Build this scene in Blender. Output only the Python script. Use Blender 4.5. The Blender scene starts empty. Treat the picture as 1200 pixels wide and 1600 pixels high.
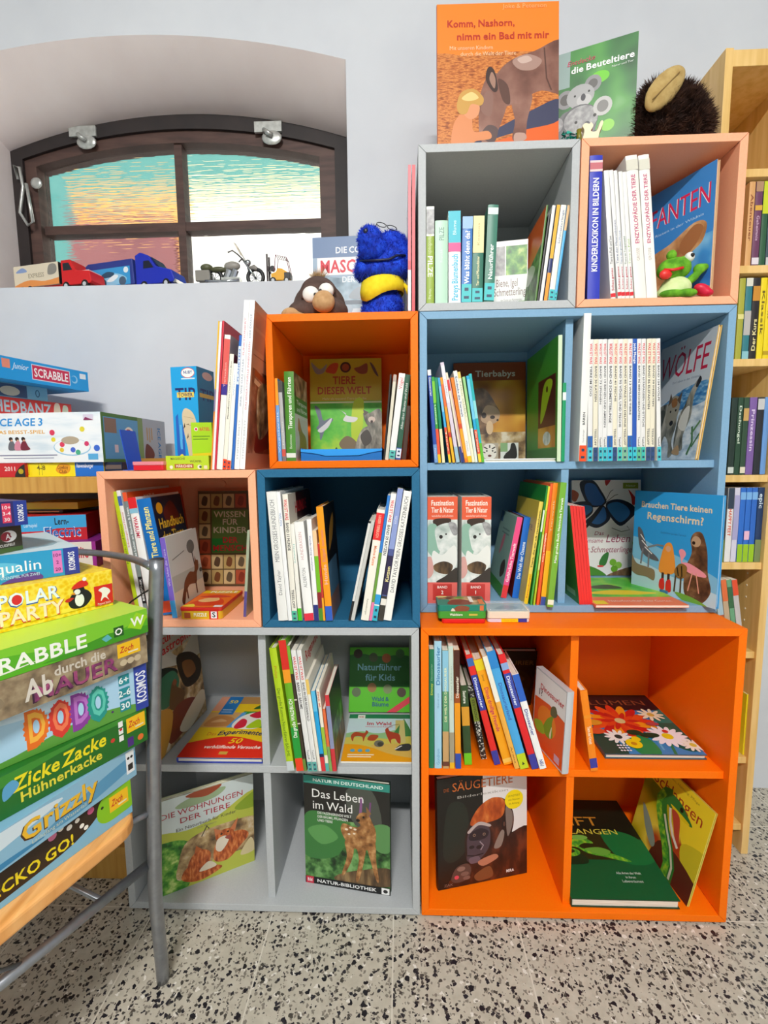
import bpy, math, random
import numpy as np
from mathutils import Matrix, Vector
random.seed(7)
SC = bpy.context.scene
COL = SC.collection
# ------------------------------------------------------------------ camera
CP = np.array([-.0417, -.9893, 1.0625]); YAW, PITCH, ROLL, F = .0363784, -.106751, -.0109999, 726.12
_cy, _sy, _cp, _sp = math.cos(YAW), math.sin(YAW), math.cos(PITCH), math.sin(PITCH)
_f = np.array([-_sy*_cp, _cy*_cp, _sp]); _r = np.array([_cy, _sy, 0.]); _u = np.cross(_r, _f)
_c, _s = math.cos(ROLL), math.sin(ROLL); _r, _u = _c*_r+_s*_u, -_s*_r+_c*_u
cam = bpy.data.cameras.new('camera'); camo = bpy.data.objects.new('camera', cam); COL.objects.link(camo)
cam.sensor_fit = 'HORIZONTAL'; cam.sensor_width = 36; cam.lens = 36*F/1200; cam.clip_start = .02
camo.matrix_world = Matrix(((_r[0], _u[0], -_f[0], CP[0]), (_r[1], _u[1], -_f[1], CP[1]), (_r[2], _u[2], -_f[2], CP[2]), (0, 0, 0, 1)))
SC.camera = camo
def ray(px, py): return _f+_r*(px-600)/F-_u*(py-800)/F
def aty(px, py, y): d = ray(px, py); return CP+d*(y-CP[1])/d[1]
def atz(px, py, z): d = ray(px, py); return CP+d*(z-CP[2])/d[2]
def atx(px, py, x): d = ray(px, py); return CP+d*(x-CP[0])/d[0]
def pr(p):
    q = np.asarray(p, float)-CP; d = q@_f; return 600+F*(q@_r)/d, 800-F*(q@_u)/d
def xat(px, y, z):                     # x of the point at depth y, height z seen in picture column px
    x = 0.
    for i in range(5): x = aty(px, pr((x, y, z))[1], y)[0]
    return x
# ------------------------------------------------------------------ light
SC.view_settings.view_transform = 'Standard'; SC.view_settings.look = 'None'
SC.view_settings.gamma = 1; SC.view_settings.use_curve_mapping = False
SC.view_settings.exposure = -0.76
W = bpy.data.worlds.new('world'); SC.world = W; W.use_nodes = True
W.node_tree.nodes['Background'].inputs[0].default_value = (.66, .92, .92, 1)
W.node_tree.nodes['Background'].inputs[1].default_value = .42
def area(name, loc, sx, sy, power, color, rot=(0, 0, 0)):
    l = bpy.data.lights.new(name, 'AREA'); l.shape = 'RECTANGLE'; l.size = sx; l.size_y = sy; l.energy = power; l.color = color
    o = bpy.data.objects.new(name, l); COL.objects.link(o); o.location = loc; o.rotation_euler = rot; return o
area('ceiling_lamp_light', (-.15, -2.25, 2.82), 0.6, .08, 150, (1, .975, .94), (math.radians(18), 0, 0))
area('room_lamp_light', (1.0, -3.6, 2.8), 1.2, .5, 45, (1, .97, .93), (math.radians(30), 0, math.radians(15)))
sun = bpy.data.lights.new('sun', 'SUN'); sun.energy = 17; sun.angle = .02; suno = bpy.data.objects.new('sun', sun); COL.objects.link(suno)
suno.rotation_euler = (math.radians(32), math.radians(4), 0)   # comes steeply from over the roof, onto the house across the yard
SC.cycles.use_denoising = True
SC.cycles.max_bounces = 8; SC.cycles.diffuse_bounces = 4; SC.cycles.caustics_reflective = False; SC.cycles.caustics_refractive = False
# ------------------------------------------------------------------ materials
MATS = {}
def lin(h):
    h = h.lstrip('#'); r = []
    for i in (0, 2, 4):
        c = int(h[i:i+2], 16)/255; r.append(c/12.92 if c <= .04045 else ((c+.055)/1.055)**2.4)
    return (*r, 1)
def M(key):
    if key in MATS: return MATS[key]
    m = bpy.data.materials.new('paint_'+key.lstrip('#')); m.use_nodes = True; b = m.node_tree.nodes['Principled BSDF']
    hx, _, rr = key.partition('|')
    b.inputs['Base Color'].default_value = lin(hx); b.inputs['Roughness'].default_value = float(rr) if rr else .42
    MATS[key] = m; return m
def nmat(key, cols, scale=40, rough=.4, stretch=(1, 1, 1), detail=3, bump=0, tex='noise', metal=0, spec=.5, lo=.32, hi=.68, rot=(0, 0, 0)):
    m = bpy.data.materials.new(key); m.use_nodes = True; n = m.node_tree; b = n.nodes['Principled BSDF']
    tc = n.nodes.new('ShaderNodeTexCoord'); mp = n.nodes.new('ShaderNodeMapping'); mp.inputs['Scale'].default_value = stretch; mp.inputs['Rotation'].default_value = rot
    n.links.new(tc.outputs['Object'], mp.inputs[0])
    if tex == 'noise':
        t = n.nodes.new('ShaderNodeTexNoise'); t.inputs['Scale'].default_value = scale; t.inputs['Detail'].default_value = detail; out = t.outputs[0]
    elif tex == 'wave':
        t = n.nodes.new('ShaderNodeTexWave'); t.inputs['Scale'].default_value = scale; t.inputs['Distortion'].default_value = detail; t.bands_direction = 'X'; out = t.outputs['Fac']
    else:
        t = n.nodes.new('ShaderNodeTexVoronoi'); t.inputs['Scale'].default_value = scale; out = t.outputs['Distance']
    n.links.new(mp.outputs[0], t.inputs['Vector'])
    r = n.nodes.new('ShaderNodeValToRGB'); el = r.color_ramp.elements
    while len(el) < len(cols): el.new(.5)
    for i, c in enumerate(cols): el[i].position = lo+(hi-lo)*i/max(1, len(cols)-1); el[i].color = lin(c)
    n.links.new(out, r.inputs[0]); n.links.new(r.outputs[0], b.inputs['Base Color'])
    b.inputs['Roughness'].default_value = rough; b.inputs['Metallic'].default_value = metal; b.inputs['Specular IOR Level'].default_value = spec
    if bump:
        bp = n.nodes.new('ShaderNodeBump'); bp.inputs['Strength'].default_value = bump; bp.inputs['Distance'].default_value = .002
        n.links.new(out, bp.inputs['Height']); n.links.new(bp.outputs[0], b.inputs['Normal'])
    MATS[key] = m; return m
nmat('pages', ['#d9d2c0', '#f2eee2'], 900, .8, (1, .02, .02))
nmat('wall', ['#ced2d9', '#d6dae0'], 5, .85, detail=8, bump=.25)
nmat('reveal_lightened', ['#eadfdd', '#f2e9e7'], 6, .85, detail=8, bump=.3)  # pinkish niche plaster, lightened over the wall paint to make up for weak light
for k, c1, c2 in (('cab_grey', '#b6babd', '#bcc0c2'), ('cab_salmon', '#fab08a', '#fcb590'), ('cab_orange', '#ff7205', '#ff7a07'), ('cab_blue', '#7fa8c8', '#85adcc'), ('cab_navy', '#27648a', '#2c6b90')):
    nmat(k, [c1, c2], 300, .5, spec=.2)
nmat('beech', ['#c9923f', '#d9a85a', '#e0b468'], 6, .4, (1, 1, 12), 4)
nmat('beech_wide', ['#bd873a', '#cf9a48', '#d6a554'], 6, .42, (12, 1, 1), 4)
nmat('seat_wood', ['#d8924a', '#eaa860', '#f2b670'], 7, .35, (12, 1, 1), 4)
nmat('birch', ['#deb468', '#e9c27a', '#efca88'], 6, .45, (10, 10, .8), 4)
nmat('steel', ['#8c9096', '#999da3'], 60, .32, metal=.75)
nmat('chrome', ['#c8ccd0', '#d8dce0'], 30, .12, metal=1)
nmat('zinc', ['#b5b8b4', '#d5d8d4'], 60, .35, metal=.6)
nmat('frame_brown', ['#43302c', '#513a34', '#5c443c'], 9, .55, (1, 1, 6), 6)
nmat('frame_dark', ['#211b1c', '#2f2625'], 12, .6, detail=6)
nmat('foliage', ['#1f5a1c', '#3d8a2c', '#7cb548', '#cfe08a'], 45)
nmat('meadow', ['#3fae2a', '#62c63a', '#a8d83a'], 16)
nmat('forest', ['#0f2412', '#2f5a2a', '#5c8f4a', '#7fae6c'], 38)
nmat('bokeh', ['#1f5428', '#357a38', '#4f9a42', '#8abf80'], 14, detail=1, lo=.25, hi=.8)
nmat('bark', ['#3a2c1e', '#6b5236', '#a08458'], 50, .5, (1, 1, .3))
nmat('rock', ['#4a3a2c', '#8a6c48', '#c2a676', '#e2d6bc'], 30, detail=8)
nmat('sea', ['#2b6aa8', '#4f93c6', '#a9cfe4'], 40, stretch=(1, 1, 3))
nmat('snow', ['#a8bccb', '#d3dfe6', '#eef3f5'], 34, stretch=(1, 1, 2))
nmat('fox', ['#8a3a16', '#bd5a24', '#dd8a4c'], 60, stretch=(1, 3, 1))
nmat('fawn', ['#6a4424', '#a06c3c', '#c99a64'], 60)
nmat('elephant', ['#9a6238', '#c48a56', '#dcae7c'], 26)
nmat('rhino', ['#5a382e', '#7c5245', '#946a5c', '#b08a7c'], 14, detail=4, lo=.25, hi=.8)
nmat('koala', ['#7c7c7d', '#979798', '#b2b2b2'], 90, detail=8)
nmat('paleko', ['#9fb0a8', '#cfd8d2', '#eef0ec'], 40, detail=5)
nmat('gorilla', ['#1d100c', '#3c1c12', '#6a321c'], 40, stretch=(1, 1, .5), detail=6)
nmat('redfur', ['#8a3410', '#b9531c', '#d8803c'], 50, stretch=(1, 1, .5), detail=6)
nmat('wolf', ['#4a4c44', '#8a887a', '#c6bfae'], 60, stretch=(1, 1, .4), detail=6)
nmat('sandwater', ['#8a4418', '#b8642a', '#d88a42', '#a8541e'], 70, stretch=(1, 1, 4))
nmat('ochre', ['#8a4d0c', '#c2801a', '#e2ac3a'], 12, detail=1)
nmat('snake', ['#2a7a2c', '#5cae2e', '#a8cc34'], 90, detail=4)
nmat('snakebg', ['#6a7a10', '#c9b51a', '#f0d94a', '#b5401a'], 9, detail=1)
nmat('bearfur', ['#3f2a1c', '#6a4a30', '#9a7450'], 40, detail=5)
nmat('brownpic', ['#4a1c12', '#8a4a34', '#c99878'], 22, detail=6)
nmat('mosaic', ['#12100c', '#7a7a66', '#e0dcc6'], 140, detail=1, lo=.45, hi=.6)
nmat('speckle', ['#141414', '#232320', '#d8d8cc'], 260, detail=1, lo=.5, hi=.62)
nmat('icewhite', ['#d3e2ec', '#eef4f8', '#f6f8f8'], 9, stretch=(1, 1, 4))
nmat('icepic', ['#5c7688', '#a9c2d0', '#e0eaf0'], 16)
nmat('bluewash', ['#2a62b8', '#3f8fd0', '#8cc6e6'], 12, detail=2)
nmat('purplerock', ['#5a2c50', '#8a3a6c', '#b45a80'], 60)
nmat('wallstone', ['#5a4c3c', '#8f7c60', '#b0a080'], 40)
nmat('ylw_dots', ['#f0c000', '#f6cf10', '#fbe04a'], 160, tex='voronoi', lo=.2, hi=.7)
nmat('fur_dark', ['#2a1710', '#3e241a', '#5a3a28'], 40, .9)
nmat('fur_blue', ['#0628a0', '#0a3ac8', '#1c54e4'], 60, .85)
nmat('plush_brown', ['#4a3832', '#5c4740'], 60, .9, bump=.2)
nmat('plush_tan', ['#b58a5c', '#cba274'], 70, .9, bump=.2)
nmat('plush_foot', ['#a88a50', '#bfa46a'], 50, .9, bump=.3)
nmat('plush_green', ['#4a8a10', '#64a81c', '#7cc02a'], 60, .85, bump=.2)
nmat('plush_cream', ['#c9dc96', '#dcecae'], 60, .85, bump=.2)
nmat('felt_yellow', ['#ecd00c', '#f6e02a'], 70, .85)
nmat('tuft', ['#b08858', '#d2b080'], 60, .9)
def glassmat(key, col, alpha, rough=.05):
    m = bpy.data.materials.new(key); m.use_nodes = True; b = m.node_tree.nodes['Principled BSDF']
    b.inputs['Base Color'].default_value = lin(col); b.inputs['Roughness'].default_value = rough; b.inputs['Alpha'].default_value = alpha; MATS[key] = m
glassmat('clear_plastic', '#e6eef2', .22); glassmat('screen_plastic', '#d8c4a8', .5); glassmat('dvd_plastic', '#d3d6da', .8, .2)
def floor_mat():
    m = bpy.data.materials.new('terrazzo'); m.use_nodes = True; n = m.node_tree; b = n.nodes['Principled BSDF']; L = n.links.new
    tc = n.nodes.new('ShaderNodeTexCoord')
    def node(t, **k):
        x = n.nodes.new(t)
        for a, v in k.items(): setattr(x, a, v)
        return x
    base = node('ShaderNodeTexNoise'); base.inputs['Scale'].default_value = 60; base.inputs['Detail'].default_value = 6; L(tc.outputs['Object'], base.inputs['Vector'])
    r0 = node('ShaderNodeValToRGB'); r0.color_ramp.elements[0].color = lin('#a8a292'); r0.color_ramp.elements[1].color = lin('#cfc9ba'); L(base.outputs[0], r0.inputs[0])
    col = r0.outputs[0]
    wn = node('ShaderNodeTexNoise'); wn.inputs['Scale'].default_value = 130; L(tc.outputs['Object'], wn.inputs['Vector'])
    mixv = node('ShaderNodeMix', data_type='VECTOR'); mixv.inputs[0].default_value = .012; L(tc.outputs['Object'], mixv.inputs[4]); L(wn.outputs[1], mixv.inputs[5])
    for sc, thr, choose, c in ((110, .42, .30, '#d6d2c6'), (75, .32, .22, '#dedad0'), (150, .44, .36, '#857f74'), (110, .40, .30, '#4a4640'), (105, .40, .24, '#26242c'), (70, .36, .17, '#1c1b22')):
        v = node('ShaderNodeTexVoronoi'); v.inputs['Scale'].default_value = sc; L(mixv.outputs[1], v.inputs['Vector'])
        a = node('ShaderNodeMath', operation='LESS_THAN'); a.inputs[1].default_value = thr; L(v.outputs['Distance'], a.inputs[0])
        s = node('ShaderNodeSeparateColor'); L(v.outputs['Color'], s.inputs[0])
        d = node('ShaderNodeMath', operation='LESS_THAN'); d.inputs[1].default_value = choose; L(s.outputs[0], d.inputs[0])
        e = node('ShaderNodeMath', operation='MULTIPLY'); L(a.outputs[0], e.inputs[0]); L(d.outputs[0], e.inputs[1])
        mx = node('ShaderNodeMix', data_type='RGBA'); L(e.outputs[0], mx.inputs[0]); L(col, mx.inputs[6]); mx.inputs[7].default_value = lin(c); col = mx.outputs[2]
    sp = node('ShaderNodeSeparateXYZ'); L(tc.outputs['Object'], sp.inputs[0]); js = []
    for ax, off in ((0, .0675), (1, -.0075)):
        ad = node('ShaderNodeMath', operation='ADD'); ad.inputs[1].default_value = off+30*.2885; L(sp.outputs[ax], ad.inputs[0])
        mo = node('ShaderNodeMath', operation='MODULO'); mo.inputs[1].default_value = .2885; L(ad.outputs[0], mo.inputs[0])
        le = node('ShaderNodeMath', operation='LESS_THAN'); le.inputs[1].default_value = .0032; L(mo.outputs[0], le.inputs[0]); js.append(le)
    mxx = node('ShaderNodeMath', operation='MAXIMUM'); L(js[0].outputs[0], mxx.inputs[0]); L(js[1].outputs[0], mxx.inputs[1])
    mx = node('ShaderNodeMix', data_type='RGBA'); L(mxx.outputs[0], mx.inputs[0]); L(col, mx.inputs[6]); mx.inputs[7].default_value = lin('#d2cdbf')
    L(mx.outputs[2], b.inputs['Base Color']); b.inputs['Roughness'].default_value = .38
    MATS['terrazzo'] = m
floor_mat()
def ripple_glass():
    m = bpy.data.materials.new('ripple_glass'); m.use_nodes = True; n = m.node_tree; L = n.links.new
    for x in list(n.nodes): n.nodes.remove(x)
    o = n.nodes.new('ShaderNodeOutputMaterial'); g = n.nodes.new('ShaderNodeBsdfRefraction'); g.inputs['Roughness'].default_value = .03; g.inputs['IOR'].default_value = 1.2
    tc = n.nodes.new('ShaderNodeTexCoord'); mp = n.nodes.new('ShaderNodeMapping'); mp.inputs['Scale'].default_value = (6, 1, 90)
    t = n.nodes.new('ShaderNodeTexNoise'); t.inputs['Scale'].default_value = 1.; t.inputs['Detail'].default_value = 2
    bp = n.nodes.new('ShaderNodeBump'); bp.inputs['Strength'].default_value = 1.; bp.inputs['Distance'].default_value = .003
    L(tc.outputs['Object'], mp.inputs[0]); L(mp.outputs[0], t.inputs['Vector']); L(t.outputs[0], bp.inputs['Height']); L(bp.outputs[0], g.inputs['Normal'])
    tr = n.nodes.new('ShaderNodeBsdfTransparent'); mx = n.nodes.new('ShaderNodeMixShader'); mx.inputs[0].default_value = .08
    gl = n.nodes.new('ShaderNodeBsdfGlossy'); gl.inputs['Roughness'].default_value = .2
    L(g.outputs[0], mx.inputs[1]); L(gl.outputs[0], mx.inputs[2]); L(mx.outputs[0], o.inputs[0]); MATS['ripple_glass'] = m
ripple_glass()
# ------------------------------------------------------------------ mesh building
class MB:
    def __init__(s): s.v = []; s.f = []; s.m = []; s.k = []
    def mi(s, k):
        if k not in s.k: s.k.append(k)
        return s.k.index(k)
    def add(s, vs, fs, k):
        o = len(s.v); i = s.mi(k); s.v += [tuple(map(float, p)) for p in vs]
        for f in fs: s.f.append(tuple(o+j for j in f)); s.m.append(i)
        return s
    def box(s, a, b, k):
        x0, y0, z0 = a; x1, y1, z1 = b
        return s.add([(x0, y0, z0), (x1, y0, z0), (x1, y1, z0), (x0, y1, z0), (x0, y0, z1), (x1, y0, z1), (x1, y1, z1), (x0, y1, z1)],
                     [(3, 2, 1, 0), (4, 5, 6, 7), (0, 1, 5, 4), (1, 2, 6, 5), (2, 3, 7, 6), (3, 0, 4, 7)], k)
    def prism(s, pts, fn, h0, h1, k):     # outline pts (2D) -> fn(a, b, h) -> 3D
        n = len(pts)
        return s.add([fn(a, b, h0) for a, b in pts]+[fn(a, b, h1) for a, b in pts],
                     [tuple(range(n))[::-1], tuple(range(n, 2*n))]+[(i, (i+1) % n, n+(i+1) % n, n+i) for i in range(n)], k)
    def tube(s, pts, r, k, n=10, cap=True):
        pts = [np.array(p, float) for p in pts]; rings = []; rr = r if isinstance(r, (list, tuple)) else [r]*len(pts)
        prev = None
        for i, p in enumerate(pts):
            t = pts[min(i+1, len(pts)-1)]-pts[max(i-1, 0)]; t = t/(np.linalg.norm(t)+1e-12)
            a = prev if prev is not None else (np.array([0, 0, 1.]) if abs(t[2]) < .9 else np.array([1., 0, 0]))
            x = a-t*(a@t); x /= np.linalg.norm(x); prev = x; y = np.cross(t, x)
            rings.append([p+rr[i]*(math.cos(2*math.pi*j/n)*x+math.sin(2*math.pi*j/n)*y) for j in range(n)])
        vs = [q for g in rings for q in g]; fs = []
        for i in range(len(pts)-1):
            for j in range(n): fs.append((i*n+j, i*n+(j+1) % n, (i+1)*n+(j+1) % n, (i+1)*n+j))
        if cap: fs += [tuple(range(n))[::-1], tuple(range((len(pts)-1)*n, len(pts)*n))]
        return s.add(vs, fs, k)
    def ball(s, c, r, k, n=14, mrot=None):
        r = np.array(r if hasattr(r, '__len__') else (r, r, r), float); vs = []; fs = []; h = n//2
        for i in range(h+1):
            th = math.pi*i/h
            for j in range(n):
                ph = 2*math.pi*j/n; p = np.array([math.sin(th)*math.cos(ph), math.sin(th)*math.sin(ph), math.cos(th)])*r
                if mrot is not None: p = mrot@p
                vs.append(p+np.array(c))
        for i in range(h):
            for j in range(n): fs.append((i*n+j, (i+1)*n+j, (i+1)*n+(j+1) % n, i*n+(j+1) % n))
        return s.add(vs, fs, k)
    def cyl(s, a, b, r, k, n=20): return s.tube([a, b], r, k, n)
    def rbox(s, x0, y0, x1, y1, r, z0, z1, k, n=5):
        pts = []
        for cx, cy, a0 in ((x1-r, y1-r, 0), (x0+r, y1-r, 90), (x0+r, y0+r, 180), (x1-r, y0+r, 270)):
            for i in range(n+1): a = math.radians(a0+90*i/n); pts.append((cx+r*math.cos(a), cy+r*math.sin(a)))
        return s.prism(pts, lambda a, b, h: (a, b, h), z0, z1, k)
    def build(s, name, parent=None, label=None, smooth=False, bevel=0):
        me = bpy.data.meshes.new(name); me.from_pydata(s.v, [], s.f)
        for k in s.k: me.materials.append(M(k))
        me.polygons.foreach_set('material_index', s.m); me.update()
        if smooth:
            me.polygons.foreach_set('use_smooth', [True]*len(me.polygons))
        o = bpy.data.objects.new(name, me); COL.objects.link(o)
        if parent is not None: o.parent = parent
        if label: o['label'] = label
        if bevel:
            bv = o.modifiers.new('bevel', 'BEVEL'); bv.width = bevel; bv.segments = 2; bv.limit_method = 'ANGLE'
        return o
def tag(o, label, cat, group=None):
    o['label'] = label; o['category'] = cat
    if group: o['group'] = group
    return o
def empty(name, label=None, cat=None, group=None, mat=None):
    o = bpy.data.objects.new(name, None); COL.objects.link(o); o.empty_display_size = .02
    if label: tag(o, label, cat, group)
    if mat is not None: o.matrix_world = mat
    return o
def frame(origin, ex, ey, ez):
    return Matrix(((ex[0], ey[0], ez[0], origin[0]), (ex[1], ey[1], ez[1], origin[1]), (ex[2], ey[2], ez[2], origin[2]), (0, 0, 0, 1)))
def struct(o): o['kind'] = 'structure'; return o
# ------------------------------------------------------------------ lettering
CHARS = 'ABCDEFGHIJKLMNOPQRSTUVWXYZabcdefghijklmnopqrstuvwxyzäöüÄÖÜß0123456789&?!.,-:+/'
GL = {}
def make_glyphs():
    obs = []
    for bold in (0, 1):
        for ch in ['||']+['|'+c+'|' for c in CHARS]+['H']:
            cu = bpy.data.curves.new('g', 'FONT'); cu.body = ch; cu.resolution_u = 2; cu.offset = .022 if bold else 0
            ob = bpy.data.objects.new('g', cu); COL.objects.link(ob); obs.append((bold, ch, ob, cu))
            if len(ch) == 3:
                cu = bpy.data.curves.new('g', 'FONT'); cu.body = ch[1]; cu.resolution_u = 2; cu.offset = .022 if bold else 0
                ob = bpy.data.objects.new('g', cu); COL.objects.link(ob); obs.append((bold, ch[1]+'~', ob, cu))
    dg = bpy.context.evaluated_depsgraph_get(); raw = {}
    for bold, ch, ob, cu in obs:
        me = bpy.data.meshes.new_from_object(ob.evaluated_get(dg))
        v = np.array([(p.co.x, p.co.y) for p in me.vertices]) if len(me.vertices) else np.zeros((0, 2))
        raw[bold, ch] = (v, [tuple(p.vertices) for p in me.polygons]); bpy.data.meshes.remove(me)
    for bold, ch, ob, cu in obs: bpy.data.objects.remove(ob); bpy.data.curves.remove(cu)
    for bold in (0, 1):
        bw = np.ptp(raw[bold, '||'][0][:, 0]); GL[bold, 'cap'] = raw[bold, 'H'][0][:, 1].max()
        for c in CHARS:
            adv = np.ptp(raw[bold, '|'+c+'|'][0][:, 0])-bw; GL[bold, c] = (*raw[bold, c+'~'], adv)
make_glyphs()
def layout(text, bold=0):
    x = 0; vs = []; fs = []; cap = GL[bold, 'cap']
    for c in text:
        if c == ' ': x += .3/ .7*cap*.75; continue
        v, f, adv = GL[bold, c if (bold, c) in GL else '-']
        o = len(vs); vs += [(p[0]+x, p[1]) for p in v]; fs += [tuple(o+j for j in q) for q in f]; x += adv+(.02 if bold else 0)
    v = np.array(vs) if vs else np.zeros((0, 2))
    return v/cap, fs, x/cap
# ------------------------------------------------------------------ printed art on a flat face
def smooth_loop(pts, n=5):
    P = [np.array(p, float) for p in pts]; out = []
    for i in range(len(P)):
        a, b, c, d = P[i-1], P[i], P[(i+1) % len(P)], P[(i+2) % len(P)]
        for j in range(n):
            t = j/n; out.append(tuple(.5*((2*b)+(-a+c)*t+(2*a-5*b+4*c-d)*t*t+(-a+3*b-3*c+d)*t**3)))
    return out
def clip01(poly):
    for ax, lim, sg in ((0, 0, 1), (0, 1, -1), (1, 0, 1), (1, 1, -1)):
        out = []
        for i in range(len(poly)):
            p, q = poly[i-1], poly[i]; dp, dq = sg*(p[ax]-lim), sg*(q[ax]-lim)
            if (dp < 0) != (dq < 0):
                t = dp/(dp-dq); out.append((p[0]+(q[0]-p[0])*t, p[1]+(q[1]-p[1])*t))
            if dq >= 0: out.append(q)
        poly = out
        if len(poly) < 3: return []
    return poly
def art(pic, let, O, U, V, Wd, H, ops, base=1.2e-4, step=3.5e-5):
    O, U, V = (np.array(a, float) for a in (O, U, V)); N = np.cross(U, V)
    for k, op in enumerate(ops):
        off = O+N*(base+step*k); t = op[0]
        if t == 't':
            _, text, cx, cy, h, col = op[:6]; o = op[6] if len(op) > 6 else {}
            v, f, w = layout(text, o.get('b', 0))
            if not len(v): continue
            hh = h*H; sx = hh
            if 'w' in o: sx = o['w']*(H if o.get('rot') else Wd)/w
            al = o.get('al', 'c'); x = v[:, 0]*sx-{'c': w*sx/2, 'l': 0, 'r': w*sx}[al]; y = (v[:, 1]-.5)*hh; x = x+y*o.get('sh', 0)
            if 'arc' in o: y = y-o['arc']*H*(x/(w*sx/2+1e-9))**2
            a = math.radians(o.get('rot', 0)); X = cx*Wd+x*math.cos(a)-y*math.sin(a); Y = cy*H+x*math.sin(a)+y*math.cos(a)
            (let if let is not None else pic).add([off+U*p+V*q for p, q in zip(X, Y)], f, col); continue
        if t == 'r': _, x0, y0, x1, y1, col = op; poly = [(x0, y0), (x1, y0), (x1, y1), (x0, y1)]
        elif t == 'p': _, poly, col = op
        elif t == 'b': poly = smooth_loop(op[1]); col = op[2]
        elif t in 'ec':
            if t == 'e': _, cx, cy, rx, ry, col = op[:6]; ro = math.radians(op[6]) if len(op) > 6 else 0
            else: _, cx, cy, rx, col = op; ry = rx*Wd/H; ro = 0
            poly = []
            for i in range(20):
                a = 2*math.pi*i/20; p, q = rx*math.cos(a)*Wd, ry*math.sin(a)*H
                poly.append((cx+(p*math.cos(ro)-q*math.sin(ro))/Wd, cy+(p*math.sin(ro)+q*math.cos(ro))/H))
        elif t == 'l':
            _, pts, wd, col = op; P = [np.array((p[0]*Wd, p[1]*H)) for p in pts]; a, b = [], []
            for i, p in enumerate(P):
                d = P[min(i+1, len(P)-1)]-P[max(i-1, 0)]; d = d/(np.linalg.norm(d)+1e-9); nn = np.array((-d[1], d[0]))*wd*Wd/2
                a.append(p+nn); b.append(p-nn)
            poly = [(p[0]/Wd, p[1]/H) for p in a+b[::-1]]
        poly = clip01(list(poly))
        if poly: pic.add([off+U*p*Wd+V*q*H for p, q in poly], [tuple(range(len(poly)))], col)
def prints(parent, faces):
    pic, let = MB(), MB()
    for (O, U, V, Wd, H, ops) in faces:
        if ops: art(pic, let, O, U, V, Wd, H, ops)
    if pic.f: pic.build('printed_picture', parent)
    if let.f: let.build('lettering', parent)
# ------------------------------------------------------------------ books
def spine_ops(bands, texts, t, h):
    ops = [('r', 0, a, 1, b, c) for a, b, c in bands]
    for tx in texts:
        s, v0, v1, size, col = tx[:5]; d = tx[5] if len(tx) > 5 else 1; bold = tx[6] if len(tx) > 6 else 1
        ops.append(('t', s, .5+.0*d, (v0+v1)/2, size*t/h, col, {'w': (v1-v0), 'rot': 90*d, 'b': bold}))
    return ops
def book(name, label, mat, t, h, d, cov, bands=(), texts=(), front=(), back=(), hard=False, cat='book', group=None, stick=(), pg='pages', spine=None):
    root = empty(name, label, cat, group, mat)
    b = .0022 if hard else min(.0006, t*.2); ov = .003 if hard else 0; b = min(b, t*.3); bul = min(.0015, t*.08)
    arc = [(t*i/8, -bul*math.sin(math.pi*i/8)) for i in range(9)]
    m = MB(); m.prism([(0, d)]+arc+[(t, d), (t-b, d), (t-b, b), (b, b), (b, d)], lambda a, c, z: (a, c, z), 0, h, cov)
    cv = m.build('cover', root)
    p = MB(); p.box((b, b, ov), (t-b, d-ov-.0003, h-ov-.0002), pg); p.build('pages', root)
    so = spine_ops(([(0, 1, spine)] if spine else [])+list(bands), texts, t, h)
    prints(cv, [((0, -bul, 0), (1, 0, 0), (0, 0, 1), t, h, so), ((t, 0, 0), (0, 1, 0), (0, 0, 1), d, h, list(front)), ((0, d, 0), (0, -1, 0), (0, 0, 1), d, h, list(back))])
    for (v0, v1, c) in stick:
        s = MB(); s.box((.0003, -bul-.0016, v0*h), (t-.0003, -bul-.0012, v1*h), c)
        art(s, None, (0, -bul-.0016, v0*h), (1, 0, 0), (0, 0, 1), t, (v1-v0)*h, [('r', .3, .62, .7, .8, '#1d3f5c'), ('r', .25, .18, .75, .34, '#1d3f5c')])
        s.build('shelf_mark_sticker', root)
    return root
PREV = []
def stand(z, Y, ox, oy, sc, row, dflt=.2):
    """one spine-out book from what the photo shows of it: bottom left/right, top left, in a blown-up crop of the picture"""
    name, label, xl, xr, xt, yt, cov = row[:7]; o = dict(row[7]) if len(row) > 7 else {}
    Y = o.pop('Y', Y); PX = lambda x: ox+x/sc; PY = lambda y: oy+y/sc
    x0 = xat(PX(xl), Y, z); x1 = xat(PX(xr), Y, z); T = aty(PX(xt), PY(yt), Y)
    dx, dz = T[0]-x0, T[2]-z; a = math.atan2(dx, dz); w = x1-x0
    if PREV and not o.get('yaw'):                # never let a book run into the one on its left
        H = min(PREV[2], dz); g = .0003
        rb, rt = PREV[0]+g, PREV[0]+PREV[1]*H+g
        nb = max(x0, rb); nt = max(x0+math.tan(a)*H, rt)
        w = max(w*.55, w-.8*((nb-x0)+(nt-x0-math.tan(a)*H))/2); x0 = nb; a = math.atan2(nt-nb, H)
    h = dz/math.cos(a); t = max(.002, w*math.cos(a)); yaw = o.pop('yaw', 0)
    PREV[:] = [x0+t/math.cos(a), math.tan(a), dz]
    d = o.pop('d', min(.72*h, dflt))
    up = max(0, math.sin(a)*t)
    mt = Matrix.Translation((x0, Y, z+up)) @ Matrix.Rotation(yaw, 4, 'Z') @ Matrix.Rotation(a, 4, 'Y')
    return book(name, label, mt, t, h, d, cov, **o)
def cover_frame(P0, u, a, t):
    u = np.array(u, float); u /= np.linalg.norm(u); zz = np.array([0, 0, 1.]); n = np.cross(u, zz)
    ez = math.cos(a)*zz-math.sin(a)*n; ex = n*math.cos(a)+zz*math.sin(a)
    return frame(np.array(P0)-ex*t+np.array([0, 0, max(0, t*math.sin(a))]), ex, u, ez)
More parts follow.
